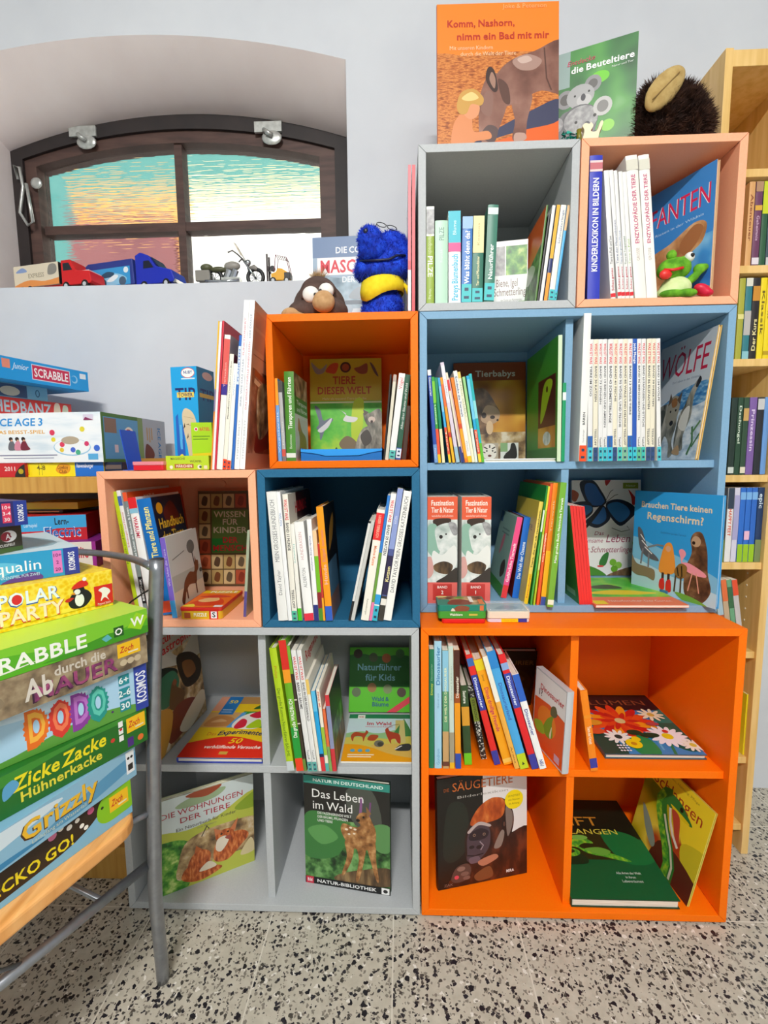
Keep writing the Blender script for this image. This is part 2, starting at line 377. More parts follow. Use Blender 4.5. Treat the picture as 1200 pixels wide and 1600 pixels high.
def flat_frame(P0, u, t):     # lying, front cover up, P0 = near left bottom corner of the cover, u along the bottom edge
    u = np.array(u, float); u /= np.linalg.norm(u); return frame(P0, (0, 0, 1), u, np.cross((0, 0, 1), u))
# ================================================================== the room
FZ = -.006; WY = .462
m = MB(); m.box((-3.2, -4.6, FZ-.1), (2.4, WY+.4, FZ), 'terrazzo'); struct(m.build('floor'))
m = MB(); m.box((-3.2, -4.6, 2.95), (2.4, WY+.4, 3.05), 'wall'); struct(m.build('ceiling'))
m = MB(); m.box((-3.3, -4.6, FZ), (-3.2, WY+.4, 2.95), 'wall'); struct(m.build('wall_left'))
m = MB(); m.box((2.4, -4.6, FZ), (2.5, WY+.4, 2.95), 'wall'); struct(m.build('wall_right'))
NX0, NX1, NC, NH = -1.34, -.19, -.765, .575
SILL = 1.608; WIN = .64
def arch_wall(x): return 2.294-.202*(x+.85)**2
def arch_in(x): return 2.203-.094*((x-NC)/NH)**2
m = MB()
m.box((-3.2, WY, FZ), (2.4, WY+.24, SILL), 'wall'); m.box((-3.2, WY, SILL), (NX0, WY+.24, 2.95), 'wall'); m.box((NX1, WY, SILL), (2.4, WY+.24, 2.95), 'wall')
NS = 28; xs = [NX0+(NX1-NX0)*i/NS for i in range(NS+1)]; ND = 24
vs = []; fs = []; ff = []
for x in xs:
    vs += [(x, WY+.24, arch_in(x)), (x, WY+.24, 2.95), (x, WY, 2.95)]
    for j in range(ND+1):
        t = j/ND; g = 1-(1-t)**1.7; vs.append((x, WY+(WIN+.006-WY)*t, arch_wall(x)*(1-g)+arch_in(x)*g))
R_ = ND+4
for i in range(NS):
    for j in range(R_): (ff if 3 <= j < 3+ND else fs).append((i*R_+j, (i+1)*R_+j, (i+1)*R_+(j+1) % R_, i*R_+(j+1) % R_))
m.add(vs, fs, 'wall'); m.add(vs, ff, 'reveal_lightened')
for x in (NX0+.0005, NX1-.0005): m.add([(x, WY+.001, SILL), (x, WIN, SILL), (x, WIN, 2.11), (x, WY+.001, 2.2)], [(0, 1, 2, 3)], 'reveal_lightened')
wb = struct(m.build('wall_back'))
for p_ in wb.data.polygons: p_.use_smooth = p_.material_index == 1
def arch_ring(y0, y1, o, i, zb, mat, mm):     # o/i = (x0, x1, end, apex) outer and inner outline
    def line(q): return [(q[0], zb)]+[(q[0]+(q[1]-q[0])*k/NS, q[3]-(q[3]-q[2])*(2*k/NS-1)**2) for k in range(NS+1)]+[(q[1], zb)]
    A, B_ = line(o), line(i); n = len(A); vs = []; fs = []
    for (a, b), (c, d) in zip(A, B_): vs += [(a, y0, b), (c, y0, d), (c, y1, d), (a, y1, b)]
    for k in range(n-1):
        for j in range(4): fs.append((k*4+j, (k+1)*4+j, (k+1)*4+(j+1) % 4, k*4+(j+1) % 4))
    mm.add(vs, fs, mat)
win = empty('window_1'); win['kind'] = 'structure'; win.location = (NC, WIN, SILL); win['label'] = 'arched brown wooden window with four rippled panes'
def wpart(mm, name, smooth=False, par=None):
    for i, v in enumerate(mm.v): mm.v[i] = (v[0]-NC, v[1]-WIN, v[2]-SILL)
    return struct(mm.build(name, par or win, smooth=smooth))
fr = MB(); arch_ring(WIN, WIN+.06, (NX0, NX1, 2.112, 2.205), (-1.300, -.250, 2.085, 2.160), SILL+.0, 'frame_dark', fr); wpart(fr, 'window_frame')
sa = MB(); arch_ring(WIN+.01, WIN+.07, (-1.306, -.244, 2.09, 2.166), (-1.262, -.302, 2.066, 2.124), SILL+.0, 'frame_brown', sa)
sash = wpart(sa, 'sash')
gb = MB(); gb.box((-.790, WIN+.016, SILL), (-.764, WIN+.06, 2.122), 'frame_brown'); wpart(gb, 'glazing_bar')
gb = MB(); gb.box((-1.256, WIN+.018, 1.851), (-.3, WIN+.058, 1.879), 'frame_brown'); wpart(gb, 'glazing_bar')
def top(x): return 2.126-(2.126-2.066)*((x+.777)/.475)**2
for x0, x1, zb, up in ((-1.256, -.778, SILL, 0), (-.775, -.3, SILL, 0), (-1.256, -.778, 1.866, 1), (-.775, -.3, 1.866, 1)):
    n = 12; t_ = [(x0+(x1-x0)*k/n, top(x0+(x1-x0)*k/n) if up else 1.864) for k in range(n+1)]
    p = MB(); p.prism([(x1, zb), (x0, zb)]+t_, lambda a, b, h: (a, h, b), WIN+.04, WIN+.044, 'ripple_glass'); wpart(p, 'pane')
for px, py in ((132, 219), (420, 212)):       # turn latches on the sash head
    c = aty(px, py, WIN); r = empty('window_latch'); r['kind'] = 'structure'; r.parent = win; r.location = (c[0]-NC, -.004, c[2]-SILL)
    p = MB(); p.box((-.045, -.006, .006), (.045, .003, .038), 'zinc'); struct(p.build('latch_plate', r, bevel=.001))
    p = MB(); p.ball((0.012, -.005, -.012), (.034, .006, .022), 'zinc'); struct(p.build('latch_disc', r, smooth=True))
    p = MB(); p.tube([(-.012, -.008, .01), (.0, -.02, -.004), (.016, -.016, -.012)], .007, 'zinc'); struct(p.build('latch_lever', r, smooth=True))
c = aty(38, 305, WIN-.01)
p = MB(); zz = c[2]; xx = c[0]
p.tube([(xx-.016, WIN-.01, zz+.05), (xx-.02, WIN-.016, zz+.09), (xx, WIN-.02, zz+.08), (xx+.006, WIN-.02, zz+.02), (xx-.012, WIN-.02, zz-.06), (xx+.012, WIN-.02, zz-.1), (xx+.03, WIN-.02, zz-.09), (xx+.018, WIN-.02, zz+.03)], .005, 'zinc')
p.ball((xx+.04, WIN-.004, zz+.04), (.02, .006, .018), 'zinc'); wpart(p, 'casement_hook', True)
# the house across the yard
a = aty(112, 300, 4.2); tz = aty(200, 300, 4.2)[2]; mid = aty(300, 300, 4.2)[0]
nmat('facade', ['#dca04e', '#e6b062'], 3, .9); nmat('sky_teal', ['#4f8f88', '#599a92'], 3, .9); nmat('facade_glare_cream', ['#f0d49a', '#f4dcae'], 3, .9); nmat('facade_glare_white', ['#f6f0e4', '#fbf6ec'], 3, .9); nmat('facade_low', ['#80484a', '#965a58'], 3, .9)
m = MB(); m.box((a[0], 4.2, -3), (mid, 6, tz), 'facade'); z1 = aty(200, 352, 4.2)[2]
hh = struct(m.build('wall_house_across_yard'))
m = MB(); m.box((mid, 4.2, -3), (a[0]+9, 6, tz+.02), 'facade_glare_cream'); struct(m.build('wall_house_glare_half', hh))  # right half of the house, sun glare put into its paler colour
m = MB(); m.box((a[0]-.0, 4.12, -3), (aty(275, 380, 4.12)[0], 4.2, z1), 'facade_low'); struct(m.build('wall_house_low_band', hh))
m = MB(); m.box((aty(290, 380, 4.12)[0], 4.12, -3), (a[0]+9, 4.2, aty(400, 330, 4.12)[2]), 'facade_glare_white'); struct(m.build('wall_house_low_band', hh))  # lower right of the house, sun glare painted as white wall
m = MB(); m.box((-16, 7, -3), (6, 11, 12), 'sky_teal'); struct(m.build('sky_backdrop'))  # added teal block behind the house, standing in for the bright sky
m = MB(); m.box((-18, WY+.4, -3.2), (12, 12, -3), 'cab_grey'); struct(m.build('ground_yard'))
# ================================================================== cube cabinets
T_ = .0175
def cabinet(label, x0, yf, z0, w, mat, grid=False, caps=()):
    r = empty('cube_cabinet', label, 'cabinet', 'coloured cube cabinets'); r.location = (x0+w/2, yf+.175, z0)
    h = w; g = .0004; D = .35; hw = w/2
    def prism(pts, name):
        mm = MB(); mm.prism(pts, lambda a, b, q: (a, q, b), -.175, .175, mat); return mm.build(name, r, bevel=.0008)
    e = .0006
    prism([(-hw+e+g, h-e), (hw-e-g, h-e), (hw-T_-g, h-T_), (-hw+T_+g, h-T_)], 'top_panel')
    prism([(-hw+e+g, e), (hw-e-g, e), (hw-T_-g, T_), (-hw+T_+g, T_)], 'bottom_panel')
    prism([(-hw+e, e+g), (-hw+T_, T_+g), (-hw+T_, h-T_-g), (-hw+e, h-e-g)], 'side_panel')
    prism([(hw-e, e+g), (hw-T_, T_+g), (hw-T_, h-T_-g), (hw-e, h-e-g)], 'side_panel')
    mm = MB(); mm.box((-hw+T_, .167, T_), (hw-T_, .174, h-T_), mat); mm.build('back_panel', r)
    if grid:
        mm = MB(); mm.box((-hw+T_, -.158, h/2-.008), (hw-T_, .167, h/2+.0095), mat); mm.build('shelf', r, bevel=.0008)
        for za, zb in ((T_, h/2-.008), (h/2+.0095, h-T_)):
            mm = MB(); mm.box((-.016, -.155, za), (.0015, .167, zb), mat); mm.build('divider', r, bevel=.0008)
    for cx, cz in caps:
        mm = MB(); mm.cyl((cx, .167, cz), (cx, .161, cz), .011, mat); mm.build('screw_cap', r, smooth=False)
    if z0 == 0:
        for sx in (-1, 1):
            for y in (-.15, .15): mm = MB(); mm.cyl((sx*(hw-.04), y, FZ), (sx*(hw-.04), y, .001), .018, '#1b1b1b'); mm.build('foot', r)
    return r
YR = .104
cabinet('light grey two-by-two cube cabinet on the floor, beside the chair', -.703, 0, 0, .70, 'cab_grey', True)
cabinet('bright orange two-by-two cube cabinet standing on the floor', 0, 0, 0, .70, 'cab_orange', True)
cabinet('salmon single cube holding the red puzzle tin', -.7025, 0, .70, .35, 'cab_salmon', caps=((-.03, .305),))
cabinet('dark navy blue single cube of dog and cat books', -.3505, 0, .70, .35, 'cab_navy')
cabinet('orange single cube with the blue plush sitting on top', -.3495, YR-.006, 1.05, .35, 'cab_orange')
cabinet('light blue two-by-two cube cabinet on top of the orange one', .003, YR, .70, .70, 'cab_blue', True, caps=((-.28, .605),))
cabinet('light grey single cube with the rhinoceros book standing on top', .001, YR, 1.40, .35, 'cab_grey')
cabinet('salmon single cube with the dark furry toy lying on top', .352, YR-.002, 1.40, .35, 'cab_salmon')
# ================================================================== narrow birch tower for film cases
tw = empty('media_tower', 'tall narrow pale wooden tower of film cases at the right wall', 'shelf'); tw.location = (.797, .33, FZ)
TX0, TX1, TY = .7045, .893, .2
def tp(a, b, name, k='birch'):
    mm = MB(); mm.box((a[0]-.797, a[1]-.33, a[2]-FZ), (b[0]-.797, b[1]-.33, b[2]-FZ), k); return mm.build(name, tw, bevel=.001)
tp((TX0, TY, FZ), (TX0+.018, .455, 1.99), 'side_panel'); tp((TX1-.018, TY, FZ), (TX1, .455, 1.99), 'side_panel')
tp((TX0+.018, TY+.003, 1.953), (TX1-.018, .455, 1.988), 'top_panel'); tp((TX0+.018, .447, .06), (TX1-.018, .455, 1.953), 'back_panel')
TSH = (.077, .27, .562, .798, 1.021, 1.303, 1.52, 1.735)
for z in TSH: tp((TX0+.018, TY+.006, z-.018), (TX1-.018, .447, z), 'shelf')
for k, z in enumerate(np.arange(.6, .98, .032)):
    mm = MB(); mm.ball((TX1-.018-.797, TY+.05-.33, z-FZ), (.0012, .003, .003), '#f2e6c8', 8); mm.build('peg_hole', tw)
# ================================================================== low wooden shelf of games on the left
ls = empty('wooden_shelf', 'low beech bookshelf of board games behind the chair', 'shelf'); ls.location = (-1.11, .21, FZ)
LX0, LX1, LY, LZ = -1.62, -.708, .072, 1.0365
def lp(a, b, name, k='beech_wide'):
    mm = MB(); mm.box((a[0]+1.11, a[1]-.21, a[2]-FZ), (b[0]+1.11, b[1]-.21, b[2]-FZ), k); return mm.build(name, ls, bevel=.001)
lp((LX0, LY, LZ-.038), (LX1, .36, LZ), 'top_panel'); lp((LX0, LY+.004, .03), (LX0+.02, .36, LZ-.038), 'side_panel', 'beech'); lp((LX1-.02, LY+.004, .03), (LX1, .36, LZ-.038), 'side_panel', 'beech')
lp((LX0+.02, .352, .03), (LX1-.02, .36, LZ-.038), 'back_panel', 'frame_brown')
LSH = (.085, .36, .60, .815)
for z in LSH: lp((LX0+.02, LY+.01, z-.02), (LX1-.02, .352, z), 'shelf')
lp((LX0+.02, LY+.012, FZ), (LX1-.02, LY+.03, .066), 'plinth')
# ================================================================== books standing spine out
def shelfful(z, Y, ox, oy, sc, group, rows, dflt=.2):
    PREV.clear()
    for r in rows:
        o = dict(r[7]) if len(r) > 7 else {}; o['group'] = group
        stand(z, Y, ox, oy, sc, tuple(r[:7])+(o,), dflt)
B = 'book'; WT = '#e7e7e5'; CR = '#e9e3cd'; TQ = '#3cc0c4'; RD = '#d8202c'; BK = '#1c1c20'; NV = '#243a6c'
# --- light grey top cube
shelfful(1.4175, YR+.008, 650, 300, 4.615, 'books in the light grey top cube', [
 (B, 'green mushroom handbook spine with a white patterned top, at the far left', 75, 130, 75, 107, '#93ad3a', dict(bands=[(.70, 1, '#dfe4da'), (.72, .97, 'koala')], texts=[('PILZE', .28, .50, .62, '#eef2dc', -1), ('Handbuch', .52, .72, .5, '#c2cf8a', -1, 0), ('Verlag', .05, .16, .3, '#d5dfae', -1, 0)])),
 (B, 'pale mint paperback with PILZE near the top of its spine', 138, 228, 138, 208, '#b3d9c1', dict(texts=[('PILZE', .76, .92, .4, '#5f8577', 1, 0), ('Franckh', .5, .66, .18, '#cfe6d8', 1, 0)])),
 (B, 'white and teal flower book spine with a pink band', 235, 322, 233, 140, '#f0f2f4', dict(hard=True, bands=[(.66, 1, '#12b3c6'), (.565, .66, '#ef3d86')], texts=[('Pareys Blumenbuch', .03, .54, .5, '#1fb4d6', 1), ('Blume', .74, .9, .26, '#d5f2f5', 1, 0)], stick=[])),
 (B, 'blue plant identification paperback with a turquoise sticker', 325, 397, 337, 180, '#3d79c2', dict(bands=[(.86, 1, '#8fb6e0')], texts=[('Was blüht denn da?', .23, .84, .46, '#ffffff', 1)], stick=[(.01, .22, TQ)])),
 (B, 'slim spine with cream upper half and dark green lower half', 401, 478, 415, 175, '#2f7360', dict(bands=[(.58, 1, '#ead9a0')], texts=[('Tier- und Pflanzenführer', .2, .54, .24, '#e8e0b0', 1), ('Kosmos', .66, .92, .2, '#b3a46a', 1, 0)], stick=[(.01, .17, TQ)])),
 (B, 'thick dark green plastic-wrapped nature guide, tallest of its cube', 487, 560, 521, 95, '#417f6c', dict(hard=True, d=.1, bands=[(.9, .97, '#cfe0da')], texts=[('Naturführer', .24, .6, .4, '#e6f0ea', 1)], stick=[(.02, .2, TQ)])),
 (B, 'thin plastic-wrapped book leaning right, orange above green on its back', 855, 868, 941, 95, '#4f7a34', dict(d=.16, back=[('r', 0, 0, 1, 1, 'forest'), ('p', [(0, 1), (1, 1), (1, .62), (.5, .52), (0, .6)], '#e0641a'), ('b', [(.1, .45), (.5, .52), (.8, .4), (.5, .3)], '#c8cfc0')])),
 (B, 'thin black softcover leaning behind the plastic-wrapped book', 873, 888, 958, 160, '#1b1718', dict(d=.15)),
 (B, 'thin white softcover leaning right beside a black one', 890, 912, 985, 98, '#e6e6e2', dict()),
 (B, 'thin yellow and navy softcover leaning right', 920, 944, 1016, 95, '#26356e', dict(bands=[(.45, 1, '#e8b02c'), (0, .3, '#ee9a24')])),
 (B, 'white softcover leaning right with turquoise sticker and blue script', 952, 990, 1047, 97, '#ecebe0', dict(texts=[('Schmetterlinge', .6, .95, .4, '#44609a', 1, 0)], stick=[(.01, .12, TQ)])),
 (B, 'thin light blue and tan softcover against the right wall of its cube', 992, 1010, 1092, 97, '#55b2e4', dict(bands=[(.74, 1, '#dfb986')], stick=[(.01, .1, TQ)])),
], .19)
# the picture book turned to the front behind them
P0 = np.array([xat(650+545/4.615, .225, 1.4175), .225, 1.4175]); P1 = np.array([xat(650+800/4.615, .212, 1.4175), .212, 1.4175]); hG = aty(803, 374, .22)[2]-1.4175
u = P1-P0; d = np.linalg.norm(u)
book(B, 'white garden animal book turned to the front, two photos on its cover', cover_frame(P0, u, .04, .008), .008, hG, d, '#eef0ee', front=[
 ('r', .0, .55, .36, .93, 'koala'), ('r', .39, .55, .98, .93, 'foliage'), ('t', 'Biene, Igel', .42, .45, .10, '#7b5a50', {'w': .62}), ('t', 'Schmetterling', .5, .33, .10, '#7b5a50', {'w': .9}),
 ('t', 'den Garten zum Naturparadies', .55, .22, .035, '#8f8d88', {'w': .6, 'b': 0}), ('p', [(.1, .02), (.95, .0), (.95, .12), (.5, .16)], '#4d9cc0'), ('r', .75, .05, 1, .2, 'foliage')])
# --- salmon top cube
enz = dict(hard=True, texts=[('ENZYKLOPÄDIE DER TIERE', .39, .87, .34, '#c4527c', 1), ('GROSSE', .27, .36, .26, '#b9a9a0', 1, 0)])
shelfful(1.4175, YR+.008, 910, 230, 5.217, 'books in the salmon top cube', [
 (B, 'thick royal blue picture encyclopedia with white lettering on its spine', 38, 138, 62, 70, '#2f3bb8', dict(hard=True, bands=[(.89, .965, '#e9cfcf'), (.905, .95, '#c66f78')], texts=[('KINDERLEXIKON IN BILDERN', .2, .85, .46, '#f3f3fa', 1)], back=[('r', 0, 0, 1, 1, '#252c8c')])),
 (B, 'first thin white animal volume, nearest the thick blue one', 231, 271, 175, 192, WT, dict(texts=[('Tiere in Fluß und See', .28, .5, .5, '#4a4a52', 1, 0), ('Schau genau', .07, .25, .45, '#b8384a', 1), ], bands=[(.02, .05, RD)])),
 (B, 'second thin white animal volume from the thick blue one', 290, 322, 218, 188, WT, dict(texts=[('Tiere der Meeresküsten', .28, .62, .5, '#3f5a8a', 1, 0), ('Schau genau', .08, .26, .45, '#b8384a', 1)], bands=[(.03, .06, RD)])),
 (B, 'third thin white animal volume from the thick blue one', 323, 350, 255, 192, WT, dict(texts=[('Tiere der großen Moore', .28, .54, .5, '#3f6aa0', 1, 0), ('Schau genau', .08, .26, .45, '#c05060', 1)], bands=[(.03, .06, RD)])),
 (B, 'fourth thin white animal volume from the thick blue one', 353, 384, 293, 200, WT, dict(texts=[('Tiere im Tropenwald', .28, .5, .5, '#4f7a5a', 1, 0), ('Schau genau', .08, .26, .45, '#c05060', 1)], bands=[(.03, .06, RD)])),
 (B, 'fifth thin white animal volume, against the big volume marked 1', 388, 420, 322, 204, WT, dict(texts=[('Tiere in Feld', .28, .48, .5, '#9cc060', 1, 0), ('Schau genau', .08, .26, .45, '#c05060', 1)], bands=[(.03, .06, RD)])),
 (B, 'big white animal encyclopedia volume marked 1, red face on spine', 430, 522, 350, 75, '#efede6', dict(enz, bands=[(.9, .97, '#d9d7c8')], front=[], d=.2)),
 (B, 'big white animal encyclopedia volume marked 2, with a small animal on spine', 526, 610, 455, 70, '#f2f0ea', dict(enz, bands=[(.9, .97, '#d9d7c8')], d=.2)),
], .2)
# --- light blue cabinet, upper left
g = 'thin books in the upper left of the light blue cabinet'
def strip(*b): return dict(bands=list(b))
shelfful(1.0595, YR+.012, 660, 530, 5, g, [
 (B, 'dark blue spine with white lettering at the far left end of the thin books', 95, 122, 38, 240, '#2a4fa8', dict(bands=[(0, .2, '#6f9ad2'), (.94, 1, '#e6e6e6')], texts=[('Dinosaurier', .72, .92, .5, WT, -1), ('Natur', .04, .16, .4, '#dfe8f4', -1, 0)])),
 (B, 'thin green spine with red and yellow foot, second among the thin books', 124, 147, 68, 295, '#2f9a3a', dict(bands=[(.7, .95, '#7ac62c'), (.1, .4, '#e8502c'), (0, .1, '#f4c218')], texts=[('Lesemaus', .45, .68, .5, '#dff2d8', -1)])),
 (B, 'thin teal and cream spine, third among the thin books', 155, 178, 92, 300, '#128a62', dict(bands=[(0, .4, '#f0e6b8')])),
 (B, 'thin light blue spine with a red and yellow foot, fourth among the thin books', 207, 231, 103, 302, '#3fa6dc', dict(bands=[(.1, .42, '#e8502c'), (0, .1, '#f6ca1e'), (.6, .9, '#7cc4ea')], texts=[('Tiere', .14, .38, .5, '#f6e8c0', -1)])),
 (B, 'thin orange and yellow spine left of the tall lavender-white one', 236, 260, 126, 300, '#f09a1c', dict(bands=[(.66, .92, '#f26a30'), (.3, .36, '#d63a2a'), (0, .3, '#f6b41e')])),
 (B, 'tall lavender-white book with rounded top standing above the thin ones', 265, 300, 116, 184, '#dccfdf', dict(bands=[(0, .16, '#9cc2d2'), (.6, .97, '#e6e2ea')], texts=[('Tierkinder', .66, .84, .3, '#7a7482', -1, 0)])),
 (B, 'thin cream spine with red top right of the tall lavender-white one', 305, 322, 178, 262, '#eadcc4', dict(bands=[(.8, .92, '#d8353a'), (.0, .18, '#2c3f86')])),
 (B, 'thin pale pink spine in the middle of the thin books', 324, 334, 196, 305, '#e8b8b8', dict(bands=[(0, .12, '#2c3f86')])),
 (B, 'thin orange spine with yellow foot, middle of the thin books', 333, 357, 220, 302, '#f2801e', dict(bands=[(.05, .45, '#f4a41e'), (.4, .46, '#d84a24')])),
 (B, 'white spine with dark blue lettering and a yellow foot', 358, 388, 240, 250, '#f0efe8', dict(bands=[(0, .07, '#f2c21c')], texts=[('Entdecke die Tierwelt', .5, .94, .5, '#33568c', -1), ('Wissen', .12, .24, .35, '#7e8aa0', -1, 0)])),
 (B, 'cream spine with green lettering among the thin books', 390, 412, 272, 258, '#f2eccb', dict(texts=[('Natur erleben', .5, .9, .45, '#3c8a7c', -1, 0)], bands=[(.93, 1, '#e8c85c')])),
 (B, 'thin light green spine, third from the right end of the thin books', 413, 433, 312, 295, '#9bd08a', dict(bands=[(0, .4, '#dfeadf')])),
 (B, 'thin sky blue spine with red and yellow foot, second from the right end', 440, 462, 342, 288, '#24a8d8', dict(bands=[(.1, .38, '#ea5638'), (0, .1, '#f4d03a'), (.5, .96, '#6fc8e8')], texts=[('Pixi Wissen', .12, .36, .45, '#f8e4c8', -1)])),
 (B, 'thin teal spine with a grass green foot at the right end', 464, 487, 357, 272, '#1eb0b4', dict(bands=[(0, .22, '#5cb62a'), (.5, .7, '#8ad8da')])),
 (B, 'large green hardback with a parakeet photo on its back cover', 1050, 1080, 1062, -32, '#3f9a30', dict(hard=True, spine='#cfe2c0', d=.26, back=[('r', 0, 0, 1, 1, '#3d9426'), ('r', .42, .3, .95, .72, '#4c160c'), ('b', [(.5, .34), (.62, .4), (.74, .52), (.86, .66), (.74, .7), (.6, .66), (.52, .5)], '#a4c41c'), ('c', .7, .62, .03, '#503010'), ('r', .42, .12, .95, .3, 'ochre'), ('e', .7, .2, .12, .06, 'paleko'), ('r', 0, 0, 1, .11, '#2c7a2c')])),
 (B, 'slim emerald book standing right of the parakeet hardback', 1084, 1110, 1098, 340, '#0f9a62', dict(bands=[(.78, .88, '#e8f4ec')], hard=True, d=.2)),
], .2)
# --- light blue cabinet, upper right: white reference series
shelfful(1.0595, YR-.004, 880, 480, 4.444, 'white reference series in the light blue cabinet', [
 (B, 'tall white book standing in front of the cabinet divider, orange-red sticker', 106, 155, 146, 42, '#eeeeea', dict(hard=True, texts=[('BÄREN', .25, .34, .3, '#3a3a3e', 1), ('Ravensburger', .13, .22, .22, '#9a9a9a', 1, 0)], stick=[(.0, .11, '#f2501c')], back=[('r', 0, 0, 1, 1, '#dcdcd8')], d=.26))])
SER = [(168, 200, 178, WT, 'TIERE IM ZOO', '#3cc0d4'), (205, 238, 210, CR, 'BAND 30 KATZEN', '#2c4a7c'), (243, 272, 243, WT, 'BAND 73 SPINNEN', '#37bcc8'), (272, 303, 272, WT, 'BAND 19 BIENEN UND AMEISEN', '#37bcc8'),
 (303, 340, 312, WT, 'BAND 43 SCHMETTERLINGE', '#35b8d6'), (341, 373, 345, CR, 'BAND 41 FISCHE', '#2c4a7c'), (373, 408, 379, WT, 'BAND 95 VÖGEL UND FISCHE', '#45c2b8'), (410, 442, 414, CR, 'BAND 85 WALE UND DELFINE', '#7ab898'),
 (446, 478, 448, WT, 'BAND 13 WILDE TIERE', '#37c0cc'), (479, 508, 483, '#2257b4', 'natur', '#38c0d0'), (509, 537, 513, WT, 'BAND 96 MENSCHENAFFEN', '#5cb88a'), (538, 567, 545, WT, 'BAND 63 PAPAGEIEN UND SITTICHE', '#3cbcb0'),
 (570, 603, 582, CR, 'BAND 86 ELEFANTEN', '#2c4a7c'), (603, 635, 605, CR, 'BAND 30 INSEKTEN', '#2c4a7c'), (650, 687, 622, WT, 'BAND 104 WÖLFE', '#40bcc8')]
LAB = ['white series volume with a red letter S, next to the tall white book', 'cream series volume on cats with navy sticker', 'white series volume on spiders', 'white series volume on bees and ants', 'white series volume on butterflies with a blue foot',
 'cream series volume on fishes with navy sticker', 'white series volume on birds and fishes', 'cream series volume on whales and dolphins', 'white series volume on wild animals, left of the blue spine', 'only bright blue spine among the white series volumes',
 'white series volume on great apes, right of the blue spine', 'white series volume on parrots', 'cream series volume on elephants', 'cream series volume on insects', 'white series volume on wolves, beside the big wolf picture']
rows = []
for i, (xl, xr, xt, c, tx, st) in enumerate(SER):
    blue = c == '#2257b4'
    o = dict(texts=[('jede Menge' if blue else 'WAS IST WAS', .80, .965, .55, '#e8ecf4' if blue else '#d8323e', -1)]+([] if blue else [(tx, .80-min(.52, .022*len(tx)), .785, .42, '#4a4a4e', -1)]+([('TESSLOFF', .13, .27, .42, '#55555a', -1)] if c == CR else [('Tessloff', .12, .2, .4, '#55555a', -1)])), stick=[(.0, .115, st)], d=.21)
    if i in (0, 4, 8): o['bands'] = [(.115, .21, '#1f66b8')]
    rows.append((B, LAB[i], xl, xr, xt, 224-.012*(xl-168), c, o))
shelfful(1.0595, YR-.002, 880, 480, 4.444, 'white reference series in the light blue cabinet', rows)
# --- light blue cabinet, lower left
shelfful(.7175, .108, 660, 740, 5, 'books in the lower left of the light blue cabinet', [
 (B, 'pink-spined book with a grey-teal back cover, leaning right', 612, 655, 741, 345, '#8fa8a4', dict(Y=.165, spine='#f0508c', hard=True, d=.17, texts=[('Gefährliche Tierwelt', .2, .68, .5, '#fbe4ec', 1)], bands=[(0, .16, '#ec3a3c')], back=[('r', 0, 0, 1, 1, '#86a8a0'), ('r', 0, 0, 1, .14, '#3d8a2a'), ('r', .02, .86, .2, 1, '#2c5a8a'), ('b', [(.35, .45), (.5, .55), (.55, .72), (.42, .7)], '#c07080'), ('b', [(.7, .2), (.9, .3), (.8, .44), (.62, .34)], '#3a2c24'), ('r', .3, .78, .75, .8, '#64807c'), ('r', .3, .73, .75, .75, '#64807c')])),
 (B, 'blue ocean book leaning right beside the pink spine', 700, 750, 795, 345, '#1f6ed0', dict(Y=.165, hard=True, d=.17, texts=[('Die Welt der Ozeane', .24, .7, .52, '#e8f2fb', 1)], back=[('r', 0, 0, 1, 1, '#7a1c1c')])),
 (B, 'yellow animal book with a pale yellow back cover', 792, 842, 851, 222, '#ecd05c', dict(hard=True, d=.2, Y=.115, bands=[(0, .3, '#f0c81e')], texts=[('Tiere, die wir oft verwechseln', .36, .92, .42, '#5a4a20', 1), ('Ravensburger', .06, .3, .36, '#c8502c', 1)], back=[('r', 0, 0, 1, 1, '#d9bf48'), ('t', 'Tiere', .7, .75, .09, '#8a6a1c')])),
 (B, 'dark green and white softcover right of the yellow book', 842, 864, 902, 95, '#1f8a34', dict(bands=[(.0, .55, '#4ab04a'), (.62, .8, '#e4efe0')], d=.24)),
 (B, 'lime and yellow softcover right of the dark green one', 866, 890, 940, 100, '#b6d22c', dict(bands=[(.8, 1, '#e8dc3c'), (.3, .6, '#d4e284')], d=.23)),
 (B, 'red-orange dangerous animals spine', 891, 919, 980, 80, '#f2602a', dict(texts=[('Gefährliche Tiere', .36, .6, .5, '#fbe8d8', -1)], d=.24)),
 (B, 'orange and yellow softcover left of the last green book', 920, 960, 1014, 75, '#f58a1e', dict(bands=[(0, .45, '#fbb81e'), (.0, .07, '#3c56a8')], texts=[('Tierwelt', .6, .86, .36, '#e8d0a0', 1, 0)], d=.24)),
 (B, 'light green bird book with white letters, against the cabinet divider', 964, 1022, 1062, 72, '#77b236', dict(Y=.092, hard=True, texts=[('Mein großes Buch: Heimische Tierwelt', .36, .88, .38, '#f2f6e8', 1)], bands=[(.02, .06, '#e6efd8')], d=.2)),
], .24)
